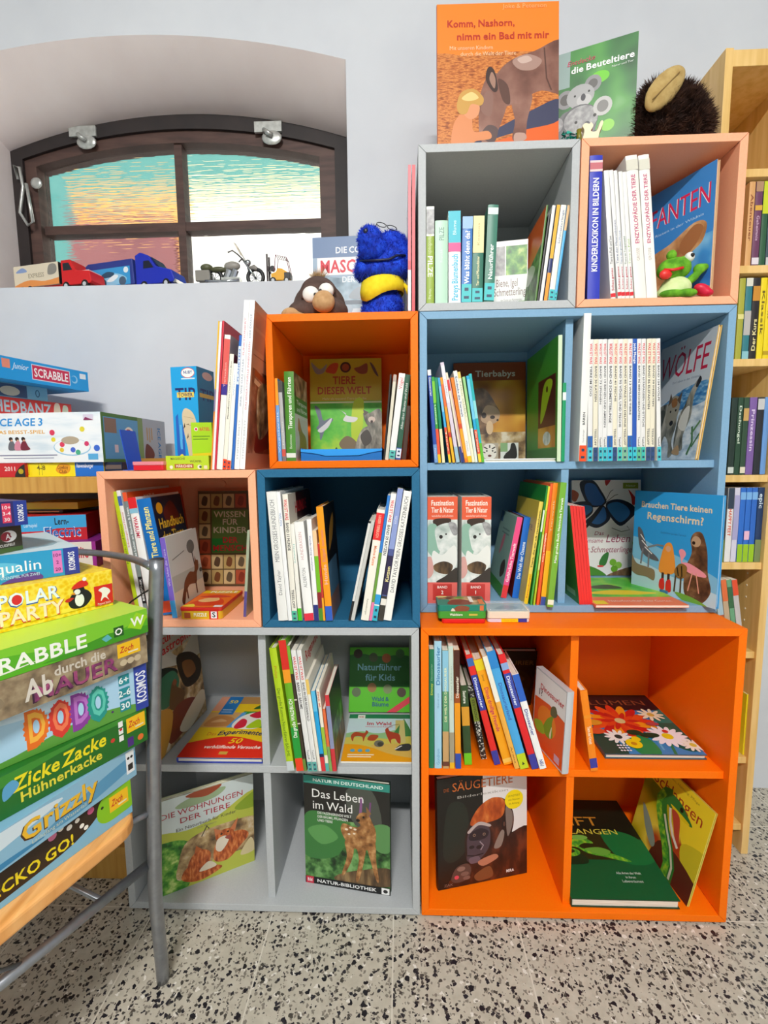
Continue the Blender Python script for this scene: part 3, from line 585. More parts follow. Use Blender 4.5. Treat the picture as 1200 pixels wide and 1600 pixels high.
for k, (xl, xr, xt, nm, lab) in enumerate(((40, 270, 45, '2', 'koala volume marked 2, wide spine, left of its twin'), (303, 527, 328, '1', 'koala volume marked 1, wide spine, right of its twin'))):
    fs = [('r', 0, 0, 1, 1, 'paleko'), ('r', 0, .79, 1, 1, '#e8603c'), ('t', 'Faszination', .5, .945, .048, '#fbeee0', {'w': .76, 'b': 1}), ('t', 'Tier & Natur', .5, .88, .048, '#fbeee0', {'w': .74, 'b': 1}), ('t', 'wunderbar und schützen', .5, .825, .022, '#f6d8c8', {'w': .72, 'b': 0}),
          ('r', 0, .2, 1, .79, 'paleko'), ('b', [(.2, .79), (.75, .8), (.7, .74), (.3, .72)], '#3c2c22'), ('b', [(.0, .72), (.25, .75), (.4, .66), (.42, .5), (.3, .44), (.1, .46), (-.05, .55)], '#8fb8a4'),
          ('b', [(.25, .7), (.5, .75), (.8, .75), (.97, .66), (.9, .55), (.65, .5), (.4, .5), (.3, .58)], 'paleko'), ('b', [(.7, .76), (.95, .75), (1, .66), (.85, .65)], 'koala'), ('b', [(.2, .5), (.5, .46), (.9, .55), (1, .4), (.7, .28), (.3, .3), (.15, .4)], '#e8eae4'),
          ('b', [(.2, .36), (.55, .4), (.85, .36), (.7, .28), (.3, .3)], 'bark'), ('e', .45, .63, .06, .018, '#2c2826'), ('e', .62, .655, .03, .008, '#2c2826'), ('b', [(-.1, .4), (.12, .44), (.2, .3), (0, .24)], '#d9a49c'), ('b', [(.3, .2), (.6, .26), (1, .34), (1, .2)], '#3a322c'),
          ('r', 0, 0, 1, .2, '#e86a62'), ('r', .18, .03, .82, .185, '#c83a34'), ('t', 'BAND', .5, .155, .024, '#f8e4dc', {'b': 1}), ('t', nm, .5, .105, .034, '#f8e4dc', {'b': 1})]
    x0 = xat(660+xl/5, .125, .7175); x1 = xat(660+xr/5, .125, .7175); T = aty(660+xt/5, 740+182/5, .125)
    r = book(B, lab, Matrix.Translation((x0, .125, .7175)), x1-x0, T[2]-.7175, .2, '#e8e6e0', hard=True, group='thick koala volumes')
    pic, let = MB(), MB(); art(pic, let, (0, -.0015, 0), (1, 0, 0), (0, 0, 1), x1-x0, T[2]-.7175, fs); c = r.children[0]; pic.build('printed_picture', c); let.build('lettering', c)
# --- light blue cabinet, lower right: five thin red spines
PREV.clear()
for k in range(5):
    dx = 19.2*k; yb = 942
    stand(.7175, .112, 880, 740, 4.615, (B, ['thin red spine with a green cover, leftmost of five alike', 'second thin red spine from the divider', 'middle one of the five thin red spines', 'fourth thin red spine from the divider', 'thin red spine beside the butterfly book, last of five'][k], 117+dx, 135.5+dx, 49+21.4*k, 232+1.5*k, '#d9342c', dict(group='five thin red books', d=.2, spine='#e8302c', back=[('r', 0, 0, 1, 1, '#3c8a2c'), ('r', .6, .06, .9, .12, '#9ac88a')] if k == 0 else [])))
# --- salmon cube below the fairy tale books
shelfful(.7175, .03, 160, 750, 4.8, 'nature books in the left salmon cube', [
 (B, 'lime green nature book at the left end of the salmon cube', 258, 288, 74, 90, '#b4cc1c', dict(texts=[('Mensch und Natur', .42, .75, .5, '#4f7a1c', 1, 0)], d=.22)),
 (B, 'white slim book with a small blue label near its top', 287, 318, 100, 80, WT, dict(bands=[(.88, .955, '#3f66b0')], texts=[('Erfindungen und Patente', .55, .83, .4, '#c84848', 1, 0)], d=.22)),
 (B, 'grey book with orange top showing the figure 2', 319, 349, 150, 95, '#7d8a8a', dict(bands=[(.93, 1, '#e8582c'), (.1, .32, BK)], texts=[('Das Leben an Bächen & Seen', .46, .88, .55, '#e4eaea', 1), ('BIBLIOTHEK', .12, .3, .5, '#f0f0f0', 1)], front=[('r', 0, 0, 1, 1, '#b03a1c'), ('r', 0, .92, 1, 1, '#d8501c'), ('t', 'NATUR', .35, .95, .035, '#f4d8c0', {'b': 1})], d=.26)),
 (B, 'white book with a red top and the word WARUM', 352, 412, 190, 135, '#f4f4f2', dict(hard=True, bands=[(.9, 1, '#e0242c'), (.87, .91, '#8ac0d8')], texts=[('WARUM!', .66, .84, .46, '#d02c50', -1)], d=.2)),
 (B, 'thick blue animal and plant manual with yellow letters', 440, 545, 254, 148, '#1570c0', dict(hard=True, texts=[('Tiere und Pflanzen', .5, .93, .46, '#f6ea8a', 1)], bands=[(.02, .12, '#d85030')], d=.14, front=[('r', 0, 0, 1, 1, '#14407e'), ('r', .02, .62, 1, 1, '#0c1830'), ('e', .2, .9, .1, .05, '#d89a1c'), ('b', [(.3, .85), (.6, .95), (.8, .8), (.5, .7)], '#5a1a14'), ('t', 'Handbuch', .52, .77, .085, '#d8b02c', {'w': .85, 'b': 1}), ('t', 'der Tiere', .5, .655, .085, '#d8b02c', {'w': .75, 'b': 1})])),
 (B, 'purple-spined book with a fox on its grey cover', 528, 566, 430, 435, '#e4e2dc', dict(Y=.012, spine='#7c62c8', bands=[(0, .22, '#3f9ad8')], hard=True, d=.155, texts=[('Wie leben die Tiere', .4, .86, .4, '#d8d0f0', 1, 0)], front=[('r', 0, 0, 1, 1, '#ccd0cc'), ('r', 0, .0, 1, .3, '#d6cdb8'), ('r', .02, .3, .98, .5, '#b2b8b0'), ('e', .72, .78, .13, .09, '#6a6e6c'), ('l', [(.74, .7), (.78, .45)], .03, '#3c3834'), ('l', [(.1, .7), (.5, .76)], .012, '#70746e'), ('b', [(.3, .2), (.35, .36), (.55, .46), (.72, .44), (.78, .56), (.9, .56), (.88, .46), (.8, .4), (.74, .28), (.5, .3)], '#6e3c22'), ('r', .38, .14, .42, .3, '#5a2c18'), ('r', .7, .14, .74, .32, '#5a2c18'), ('p', [(.78, .55), (.8, .64), (.84, .56)], '#6e3c22'), ('b', [(.2, .16), (.32, .3), (.36, .24), (.26, .1)], '#5a3020'), ('e', .95, .42, .05, .03, '#3a3a36'), ('t', 'Wie leben die Tiere', .5, .06, .05, '#5a5a58', {'w': .8, 'b': 0})])),
 (B, 'thin dark-edged softcover at the right end of the salmon cube', 1058, 1078, 1086, 380, '#a8b49a', dict(Y=.02, d=.16, bands=[(0, .3, '#5a5090')])),
], .2)
# --- dark navy cube
shelfful(.7175, -.004, 405, 750, 4.706, 'dog and cat books in the navy cube', [
 (B, 'big white dog book at the left end of the navy cube', 143, 212, 52, 88, '#e9e9e6', dict(hard=True, texts=[('MEIN GROSSES HUNDEBUCH', .46, .94, .44, '#77797c', 1, 0), ('David Taylor', .2, .4, .36, '#77797c', 1, 0)], d=.24)),
 (B, 'thin white softcover with small blue word, second in the navy cube', 215, 243, 124, 88, '#f0f1f2', dict(texts=[('WELPEN', .74, .84, .5, '#5a86c0', -1, 0)], d=.24)),
 (B, 'white series volume on dogs with green sticker in the navy cube', 246, 284, 170, 106, '#ece8dc', dict(texts=[('WAS IST WAS', .8, .96, .6, '#d8323e', -1), ('BAND 11 HUNDE', .56, .78, .5, '#4a4a4e', -1), ('TESSLOFF', .1, .25, .45, '#4a4a4e', -1)], stick=[(.0, .08, '#4cb69a')], d=.24, front=[('r', 0, 0, 1, 1, '#3a100c'), ('r', 0, .7, .3, 1, '#dcd6ca'), ('t', 'HUNDE', .5, .88, .09, '#c8242c', {'b': 1})])),
 (B, 'white slim softcover with grass green foot in the navy cube', 289, 318, 226, 325, '#eeece4', dict(bands=[(0, .13, '#46c416')], texts=[('Haustiere', .6, .8, .4, '#5ab0a8', -1, 0)], d=.2)),
 (B, 'white thicker book with red square at its foot', 336, 404, 255, 310, '#f1f1ef', dict(hard=True, bands=[(.0, .075, '#e02a44')], texts=[('HUNDERASSEN', .62, .9, .32, '#d4a8a8', 1, 0), ('ALDERTON', .34, .54, .34, '#8a8a8c', 1, 0)], d=.16)),
 (B, 'white slim book with small dark letters and navy foot', 407, 440, 348, 290, '#f3f3f3', dict(bands=[(0, .16, '#24307c')], texts=[('Hunde richtig verstehen', .5, .84, .4, '#4a5a9a', -1, 0)], d=.15)),
 (B, 'thin book, orange over lime over dark red', 444, 472, 390, 372, '#efc89a', dict(bands=[(.0, .14, '#4a8a24'), (.14, .32, '#8a1c24'), (.32, .72, '#74b81e')], d=.15)),
 (B, 'thin red book with yellow foot left of the bright orange one', 473, 492, 414, 470, '#c8302a', dict(bands=[(0, .3, '#f2a81e')], d=.15)),
 (B, 'bright orange dog book with a dark picture cover, leaning left', 493, 548, 396, 198, '#f59a0c', dict(hard=True, bands=[(0, .13, '#2a5cc0')], texts=[('Hunde', .32, .5, .5, '#f2b8a4', 1), ('Rüpel', .52, .64, .5, '#e08a6a', 1), ('beste Freunde', .66, .8, .4, '#e08a6a', 1)], d=.16, front=[('r', 0, 0, 1, 1, '#16181c'), ('r', 0, .2, .8, .5, '#5a86a8'), ('r', 0, 0, .8, .2, '#a07058'), ('b', [(.2, .6), (.6, .7), (.8, .9), (.4, .8)], '#c08a2c')])),
 (B, 'thin black softcover bending at the left of the cat books', 655, 672, 806, 305, '#17181c', dict(d=.18, bands=[(.2, .98, '#dcdcd8')])),
 (B, 'pale grey softcover second from the left of the cat books', 674, 700, 824, 302, '#c6c6c2', dict(d=.18)),
 (B, 'cream cat book with a red top band', 748, 806, 868, 222, '#f0ece0', dict(hard=True, bands=[(.73, .97, '#e2282c')], texts=[('Meine Katze', .5, .68, .34, '#e88a5a', -1), ('UNSER TIERBUCH', .75, .95, .34, '#f4b8a0', -1), ('Ravensburger', .05, .2, .22, '#9a9484', -1, 0)], d=.18)),
 (B, 'thin blue and green spine with pink foot among the cat books', 808, 828, 944, 115, '#2f7ccc', dict(bands=[(.15, .55, '#6a9a3c'), (0, .15, '#e87aa8')], d=.2)),
 (B, 'white series volume on cats with turquoise foot', 829, 868, 970, 104, '#f2f2ee', dict(texts=[('WAS IST WAS', .78, .95, .55, '#d8323e', -1), ('BAND 59 KATZEN', .52, .76, .5, '#4a4a4e', -1)], bands=[(.13, .21, '#2a9ad8')], stick=[(0, .12, '#2fb0c8')], d=.21)),
 (B, 'indigo cat book with white and yellow letters', 874, 914, 1019, 68, '#4f5a94', dict(bands=[(.55, 1, '#8c9cd0'), (.2, .5, '#2a2348'), (.0, .19, '#3a3630'), (.12, .17, '#e8e4da')], texts=[('Katzen', .3, .42, .6, '#f0e4a0', 1), ('KATZEN', .74, .8, .4, '#dfe4f4', 1, 0)], d=.2)),
 (B, 'big white cat book at the right end of the navy cube', 915, 972, 1064, 86, '#f2f1ec', dict(hard=True, texts=[('DAVID TAYLOR MEIN GROSSES KATZENBUCH', .22, .96, .46, '#55565a', 1, 0)], d=.22)),
], .2)
# --- grey cabinet, upper right
shelfful(.3605, -.0, 410, 985, 4.8, 'forest books in the grey cabinet', [
 (B, 'lime green tree guide at the left of the forest books', 190, 242, 50, 135, '#b2d01e', dict(hard=True, texts=[('Der große Kosmos Naturführer BÄUME', .12, .68, .42, '#3f6a14', -1, 0), ('Philips', .76, .86, .36, '#c08a1c', -1, 0)], bands=[(0, .08, '#c8d0d4')], d=.2)),
 (B, 'forest book, red over green, with white lettering', 258, 312, 120, 75, '#6aae1e', dict(hard=True, bands=[(.78, 1, '#d8281c'), (.68, .78, '#f09a1c'), (0, .1, '#f0401c'), (.1, .34, '#1f9a38')], texts=[('Das große WALDBUCH', .26, .56, .5, '#f2f4e8', 1)], d=.23)),
 (B, 'dark brown spine with a light green top, third of the forest books', 313, 342, 163, 115, '#3a3022', dict(bands=[(.78, 1, '#74b030'), (0, .1, '#6a8a3a'), (.38, .58, '#d8d2c0'), (.39, .57, '#3a3022')], d=.23)),
 (B, 'white series volume on trees, fourth of the forest books', 345, 381, 213, 150, WT, dict(texts=[('WAS IST WAS', .76, .95, .55, '#d8323e', -1), ('BAND 31 BÄUME', .52, .74, .5, '#4a4a4e', -1), ('Tessloff', .1, .18, .4, '#55555a', -1, 0)], stick=[(.0, .08, '#58a8a0')], d=.21)),
 (B, 'white series volume on rainforest, fifth of the forest books', 383, 416, 256, 150, WT, dict(texts=[('WAS IST WAS', .76, .95, .55, '#d8323e', -1), ('BAND 90 DER REGENWALD', .42, .74, .5, '#4a4a4e', -1), ('Tessloff', .1, .18, .4, '#55555a', -1, 0)], stick=[(.0, .08, '#58a8a0')], d=.21, front=[('r', 0, 0, 1, 1, '#e2ded2'), ('t', 'Regenwald', .5, .9, .08, '#c8242c', {'b': 1})])),
 (B, 'cream forest book with a yellow top, shorter', 421, 444, 322, 368, '#efeadc', dict(bands=[(.84, 1, '#ecc868')], d=.2)),
 (B, 'sky blue slim spine with red and navy foot', 446, 476, 364, 456, '#22a4e0', dict(bands=[(.75, 1, '#5cc0ea'), (.0, .2, '#d8343a'), (.18, .22, '#1c2450')], d=.2)),
 (B, 'cream slim spine with red lettering and a green stripe', 478, 502, 402, 440, '#ece6d4', dict(bands=[(.2, .54, '#9ac43c'), (.0, .1, '#50b0a8')], texts=[('FINK 90', .78, .97, .5, '#d85a3a', -1)], d=.2)),
 (B, 'orange and green slim spine second from the right of the forest books', 506, 526, 450, 590, '#e8703c', dict(bands=[(0, .4, '#7aa85a')], d=.18)),
 (B, 'plastic-wrapped red and grey-blue book at the right of the forest books', 528, 558, 468, 486, '#d0343c', dict(bands=[(.3, .86, '#8a92b4')], d=.16, front=[('r', 0, 0, 1, 1, '#2c3428'), ('r', 0, .3, .9, .66, 'forest'), ('r', 0, .55, 1, 1, '#20242a'), ('r', 0, .0, 1, .3, 'bark')])),
], .22)
# --- orange cabinet, upper left: dinosaurs
pk = dict
shelfful(.3605, .016, 660, 980, 4.8, 'dinosaur books in the orange cabinet', [
 (B, 'dark green spine against the left side of the dinosaur books', 50, 87, 50, 165, '#1f7a54', dict(texts=[('Disney', .62, .72, .4, '#c8d84a', 1), ('Dinosaurier', .74, .88, .3, '#9ac8a8', 1, 0)], d=.2)),
 (B, 'tall light blue dinosaur spine', 92, 147, 82, 105, '#a4d2e8', dict(hard=True, texts=[('Dinosaurier', .66, .96, .5, '#2a7ab0', 1), ('Gondrom', .48, .6, .2, '#5a90b0', 1, 0), ('Gondrom', .03, .16, .4, '#5a98c0', 1, 0)], d=.22)),
 (B, 'green and blue dinosaur spine with a sandy foot', 154, 198, 149, 175, '#5a9a70', dict(bands=[(.66, 1, '#8ac4dc'), (.0, .32, '#c8a06a'), (.02, .06, '#6a3a2c')], texts=[('DIE WELT DER DINOSAURIER', .4, .86, .36, '#e4e8b8', 1)], d=.2)),
 (B, 'pale mint dinosaur spine with a yellow foot', 206, 244, 186, 140, '#c6d8cc', dict(bands=[(0, .05, '#f0b41c'), (.05, .3, '#a49a80')], texts=[('Saurier Lexikon', .56, .84, .3, '#9aa89c', 1, 0)], d=.22)),
 (B, 'orange and dark brown spine reading Dinosaurier', 248, 290, 235, 170, '#f09a14', dict(bands=[(.62, 1, '#4a2014'), (.56, .64, '#9a4a1c'), (0, .13, '#2c4aa8')], texts=[('Dinosaurier', .6, .78, .5, '#f2ead8', 1)], d=.2)),
 (B, 'dark green chunky spine with a lime foot', 316, 372, 283, 440, '#2f4a26', dict(hard=True, bands=[(.0, .15, '#6cc41e'), (.5, .74, '#d89a2c')], texts=[('Sauriere', .78, .94, .4, '#e8ece0', -1)], d=.14, Y=.03)),
 (B, 'small black spine speckled with white', 442, 484, 338, 442, '#1a1a18', dict(hard=True, bands=[(0, 1, 'speckle'), (.52, .84, '#7a8a2a')], texts=[('DINOSAURIER', .54, .82, .5, '#20240c', 1)], d=.12, Y=.05)),
 (B, 'red spine with blue title plate, left one of two alike', 540, 594, 302, 212, '#e22620', dict(hard=True, bands=[(.5, .82, '#2a3a9c'), (0, .13, '#3a3a9c'), (.9, .97, '#3a6ab0')], texts=[('Dinosaurier', .52, .8, .44, '#e8f0fa', -1)], d=.2, Y=.03)),
 (B, 'yellow-orange spine with red lettering about funny friends', 612, 684, 377, 250, '#f6a812', dict(hard=True, bands=[(.9, 1, '#e8d21c'), (.02, .06, '#f4c85c')], texts=[('Dinos drollige Freunde', .32, .74, .42, '#c82a5a', -1), ('Sieh mal', .8, .86, .24, '#8a5a1c', -1, 0)], d=.2, Y=.03)),
 (B, 'slim spine, white above pale orange, beside the yellow-orange one', 686, 728, 446, 222, '#f0b04a', dict(bands=[(.6, 1, '#f0ecdc')], texts=[('Arena', .05, .2, .3, '#4a2c14', -1, 0)], d=.2)),
 (B, 'light blue dinosaur spine with lime foot', 735, 806, 468, 190, '#4aa8e4', dict(hard=True, bands=[(.86, 1, '#2a86d0'), (0, .13, '#c6d41c')], texts=[('Dinosaurierland', .42, .74, .4, '#3c6ab8', -1), ('4', .03, .06, .3, '#2c3a1c', -1)], d=.2)),
 (B, 'red spine with blue title plate, right one of two alike', 822, 876, 566, 212, '#e22228', dict(hard=True, bands=[(.54, .84, '#3a4aa8'), (0, .13, '#3a3a9c'), (.87, .93, '#8aa8d8')], texts=[('Dinosaurier', .56, .82, .44, '#eaf0fa', -1)], d=.2)),
 (B, 'white dinosaur spine with a blue top', 882, 934, 672, 360, '#f3f3f1', dict(hard=True, bands=[(.72, 1, '#2a62c4')], texts=[('Dinosaurier', .36, .64, .46, '#2c4a9c', -1), ('NEU', .03, .1, .5, '#2c4a9c', -1)], d=.13)),
], .2)
PREV.clear()
stand(.3605, .0, 660, 980, 4.8, ('film_case', 'clear plastic film case with an orange dinosaur cover, leaning left', 1046, 1100, 1092, 492, 'dvd_plastic', dict(cat='DVD', d=.136, hard=False, pg='dvd_plastic', yaw=.22, back=[
 ('r', .02, .02, .98, .98, '#e0561a'), ('r', .02, .62, .98, .98, '#e6e4e2'), ('p', [(.02, .62), (.98, .62), (.98, .5), (.5, .66)], '#e0561a'), ('e', .45, .42, .3, .18, '#e8801c'), ('t', 'Dinosaurier', .56, .80, .075, '#b8282c', {'w': .75, 'b': 1}), ('t', '1?', .2, .72, .08, '#3a2c2c', {'b': 1}),
 ('b', [(.35, .3), (.45, .45), (.6, .55), (.68, .6), (.62, .46), (.66, .3), (.5, .24)], '#7a9a1c'), ('b', [(.05, .3), (.3, .36), (.4, .24), (.15, .2)], '#96b41e'), ('b', [(.56, .56), (.58, .66), (.7, .7), (.76, .62), (.68, .56)], '#5a5a3a'), ('b', [(.56, .3), (.62, .42), (.6, .26)], '#e8e4c8'), ('r', .74, .05, .9, .14, '#c8a8c0')])))
# --- orange cabinet, upper right
PREV.clear()
stand(.3605, .012, 880, 1040, 4.8, (B, 'orange spine leaning left against the divider, beside the flower book', 208, 262, 126, 190, '#f5860e', dict(hard=True, texts=[('Tiere der Urzeit', .34, .56, .46, '#f8e4c8', -1)], bands=[(.04, .16, '#3a3a9c'), (.66, .7, '#f0901c')], d=.17, group='orange cabinet single books')))
# --- books on top of the left salmon cube, against the orange cube
shelfful(1.0505, .012, 320, 460, 5.718, 'tall books on top of the left salmon cube', [
 (B, 'thin yellow and orange book at the left of the tall row', 52, 64, 120, 240, '#e88a2c', dict(bands=[(.55, 1, '#e6b82c'), (.4, .55, '#8a7a9c')], d=.2)),
 (B, 'thin white book second in the tall row', 64, 85, 132, 246, '#ece8e8', dict(d=.2)),
 (B, 'red thin book with red cover, third in the tall row', 86, 103, 157, 236, '#d02c40', dict(d=.24, front=[('r', 0, 0, 1, 1, '#c42c42')])),
 (B, 'white book with red and purple stripe, fourth in the tall row', 106, 158, 178, 365, '#efeee8', dict(d=.2, bands=[(.56, .97, '#dc5a54'), (.56, .64, '#3a2c8a')], texts=[('Tierlexikon', .62, .8, .3, '#f0c4b8', 1, 0)], front=[('r', 0, 0, 1, 1, '#b8a4a4')])),
 (B, 'white book titled in black with an orange-red foot', 160, 196, 224, 535, '#eeeadb', dict(d=.16, texts=[('Plinsefluse', .44, .6, .3, '#3a3a3a', 1), ('Vom Dinkelkorn zum Brot', .6, .94, .3, '#3a3a3a', 1, 0)], stick=[(0, .09, '#f04a1c')], front=[('r', 0, 0, 1, 1, '#7a2434')])),
 (B, 'white slim book with faint blue lettering, sixth in the tall row', 198, 234, 252, 620, '#f0f0ec', dict(d=.16, texts=[('Wetter', .7, .9, .3, '#8ab0d8', 1, 0)], stick=[(0, .085, '#f04a1c')])),
 (B, 'blue spine with a white middle panel, left of the two tallest', 236, 262, 300, 366, '#2f6cc0', dict(d=.2, bands=[(.64, .92, '#d8e2ee')], texts=[('PLANETEN', .66, .9, .5, '#2f6cc0', 1)])),
 (B, 'tall white book, left one of the two tallest', 264, 309, 350, 54, '#f3f4f4', dict(hard=True, d=.27, texts=[('IRRE, WIE DAS ALLES', .38, .66, .3, '#9aa4b4', 1), ('FUNKTIONIERT', .68, .9, .3, '#d89aa4', 1), ('STEPHEN BIESTY', .06, .3, .3, '#c4c8cc', 1)])),
 (B, 'tall white book with a brown pictured cover, right one of the two tallest', 311, 358, 400, 54, '#f3f4f4', dict(hard=True, d=.27, texts=[('DAS SENSATIONELLE INNENLEBEN', .36, .76, .3, '#d89aa4', 1), ('DER DINGE', .78, .92, .3, '#9aa4b4', 1), ('STEPHEN BIESTY', .06, .3, .3, '#c4c8cc', 1)], front=[('r', 0, 0, 1, 1, '#c4886a'), ('r', .04, .1, .96, .62, 'brownpic'), ('r', .05, .86, .95, .95, '#b87860'), ('r', .05, .73, .95, .84, '#b87860'), ('t', 'DAS', .5, .785, .05, '#8a4a3a', {'b': 1}), ('t', 'SENSA', .5, .9, .05, '#8a4a3a', {'b': 1}), ('r', .04, .695, .96, .70, '#7a3a2c'), ('l', [(.1, .6), (.9, .52)], .05, '#a04020'), ('l', [(.1, .55), (.9, .46)], .04, '#e0b48a'), ('b', [(.2, .12), (.4, .4), (.7, .3), (.9, .2), (.6, .14)], '#7a1c14'), ('b', [(.2, .5), (.5, .55), (.6, .3), (.3, .2)], 'rock'), ('b', [(.6, .4), (.95, .5), (.95, .16), (.75, .2)], '#4a1810')])),
], .24)
# --- thin red-and-white pair on the orange cube, against the grey cube
for k in (0, 1):
    x0, x1 = ((637.5, 642), (643.5, 648.5))[k]; Y = .12
    a, b = xat(x0, Y, 1.4), xat(x1, Y, 1.4); T = aty(x0+2, 258, Y)
    book(B, ('thin red-edged white booklet beside the blue plush', 'thin red-edged white booklet touching the grey cube')[k], Matrix.Translation((a, Y, 1.4005)) @ Matrix.Rotation(.006, 4, 'Y'), b-a, T[2]-1.4, .21, '#e4dede', bands=[(.0, .36, '#c8303c'), (.36, 1, '#d45a64'), (.02, .3, '#efe8e6')] if k == 0 else [(0, 1, '#cc3a46')], group='red-edged booklets')
# ================================================================== books shown cover first
def lean_from(P, u, px):
    u = np.array(u, float)/np.linalg.norm(u); d = ray(*px); s = ((P-CP)@u)/(d@u); v = CP+d*s-P; n = np.cross(u, (0, 0, 1.))
    return float(np.linalg.norm(v)), float(math.atan2(-(v@n), v[2]))
def facing(label, P0, P1, top, t, cov, front, h=None, a=None, hard=True, name=B, at='l', **k):
    P0, P1 = np.array(P0, float), np.array(P1, float); u = P1-P0; d = float(np.linalg.norm(u))
    if top is not None:
        h_, a_ = lean_from(P0 if at == 'l' else P1, u, top); h = h or h_; a = a_ if a is None else a
    return book(name, label, cover_frame(P0, u, a or 0, t), t, h, d, cov, front=front, hard=hard, **k)
def F2(x, y, z): return np.array([x, y, z])
# rhinoceros book on the grey top cube
z = 1.7505
a0, b0 = xat(684, .15, z), xat(872.5, .155, z); tp_ = aty(686.5, 8, .17)
facing('large orange book with a rhinoceros, plastic-wrapped, on top of the grey cube', F2(a0, .15, z), F2(b0, .155, z), None, .012, '#c9501c', [
 ('r', 0, 0, 1, 1, '#f2781a'), ('r', 0, .02, 1, .72, 'sandwater'), ('r', 0, .68, 1, 1, '#f5811e'), ('b', [(0, .7), (.3, .66), (.6, .72), (1, .72), (1, .8), (0, .78)], '#f5811e'), ('b', [(.0, .0), (.3, .05), (.6, .12), (1, .22), (1.2, 0), (.5, -.1)], '#e2621e'), ('b', [(.3, .08), (.55, .2), (.8, .3), (1, .36), (1, .22), (.7, .16)], '#3a3c58'),
 ('b', [(.4, .36), (.48, .52), (.6, .62), (.8, .68), (1.05, .74), (1.1, .4), (.86, .42), (.7, .36), (.55, .32)], 'rhino'), ('b', [(.34, .24), (.36, .42), (.44, .54), (.56, .5), (.58, .36), (.52, .2), (.44, .08), (.36, .1)], 'rhino'), ('b', [(.62, .36), (.78, .4), (.74, .22), (.72, .1), (.62, .1), (.64, .22)], 'rhino'), ('b', [(.4, .5), (.42, .58), (.47, .56), (.5, .44), (.46, .42)], '#3c2620'), ('b', [(.43, .5), (.45, .55), (.48, .5), (.47, .44)], '#a07a68'), ('b', [(.62, .62), (.74, .66), (.86, .62), (.8, .56), (.68, .56)], '#a8867a'), ('b', [(.66, .63), (.74, .65), (.78, .62), (.7, .6)], '#c8aca0'), ('b', [(.5, .5), (.54, .36), (.6, .34), (.58, .46)], '#5a3a30'), ('b', [(.36, .3), (.4, .42), (.46, .4), (.44, .26)], '#8a6458'), ('l', [(.88, .7), (.9, .5), (.94, .42)], .012, '#5a3a30'), ('b', [(.64, .14), (.72, .14), (.73, .1), (.64, .08)], '#b89486'),
 ('b', [(.36, .13), (.42, .2), (.5, .17), (.46, .08)], '#5a4644'), ('b', [(.12, .05), (.13, .2), (.2, .28), (.28, .26), (.3, .16), (.42, .16), (.44, .11), (.3, .09), (.26, .03)], '#d98a58'), ('b', [(.2, .02), (.36, .08), (.4, .03), (.28, -.02)], '#d08050'), ('e', .28, .31, .07, .07, '#dc9468'), ('b', [(.16, .34), (.2, .42), (.3, .44), (.38, .38), (.36, .33), (.28, .34), (.24, .28), (.18, .28)], '#c89848'), ('b', [(.2, .38), (.28, .42), (.34, .38), (.26, .36)], '#e8c880'), ('b', [(.02, .0), (.2, .06), (.24, .02), (.1, -.02)], '#54506a'),
 ('t', 'Komm, Nashorn,', .36, .87, .045, '#b8321a', {'w': .56, 'b': 1}), ('t', 'nimm ein Bad mit mir', .54, .785, .045, '#b8321a', {'w': .76, 'b': 1}), ('t', 'Mit unseren Kindern', .28, .71, .026, '#f6c89c', {'w': .36, 'b': 0}), ('t', 'durch die Welt der Tiere', .42, .67, .026, '#f6c89c', {'w': .46, 'b': 0}), ('t', 'Joke & Peterson', .72, .975, .028, '#f6b070', {'w': .36, 'b': 0})],
 h=tp_[2]-z+.004, a=.07)
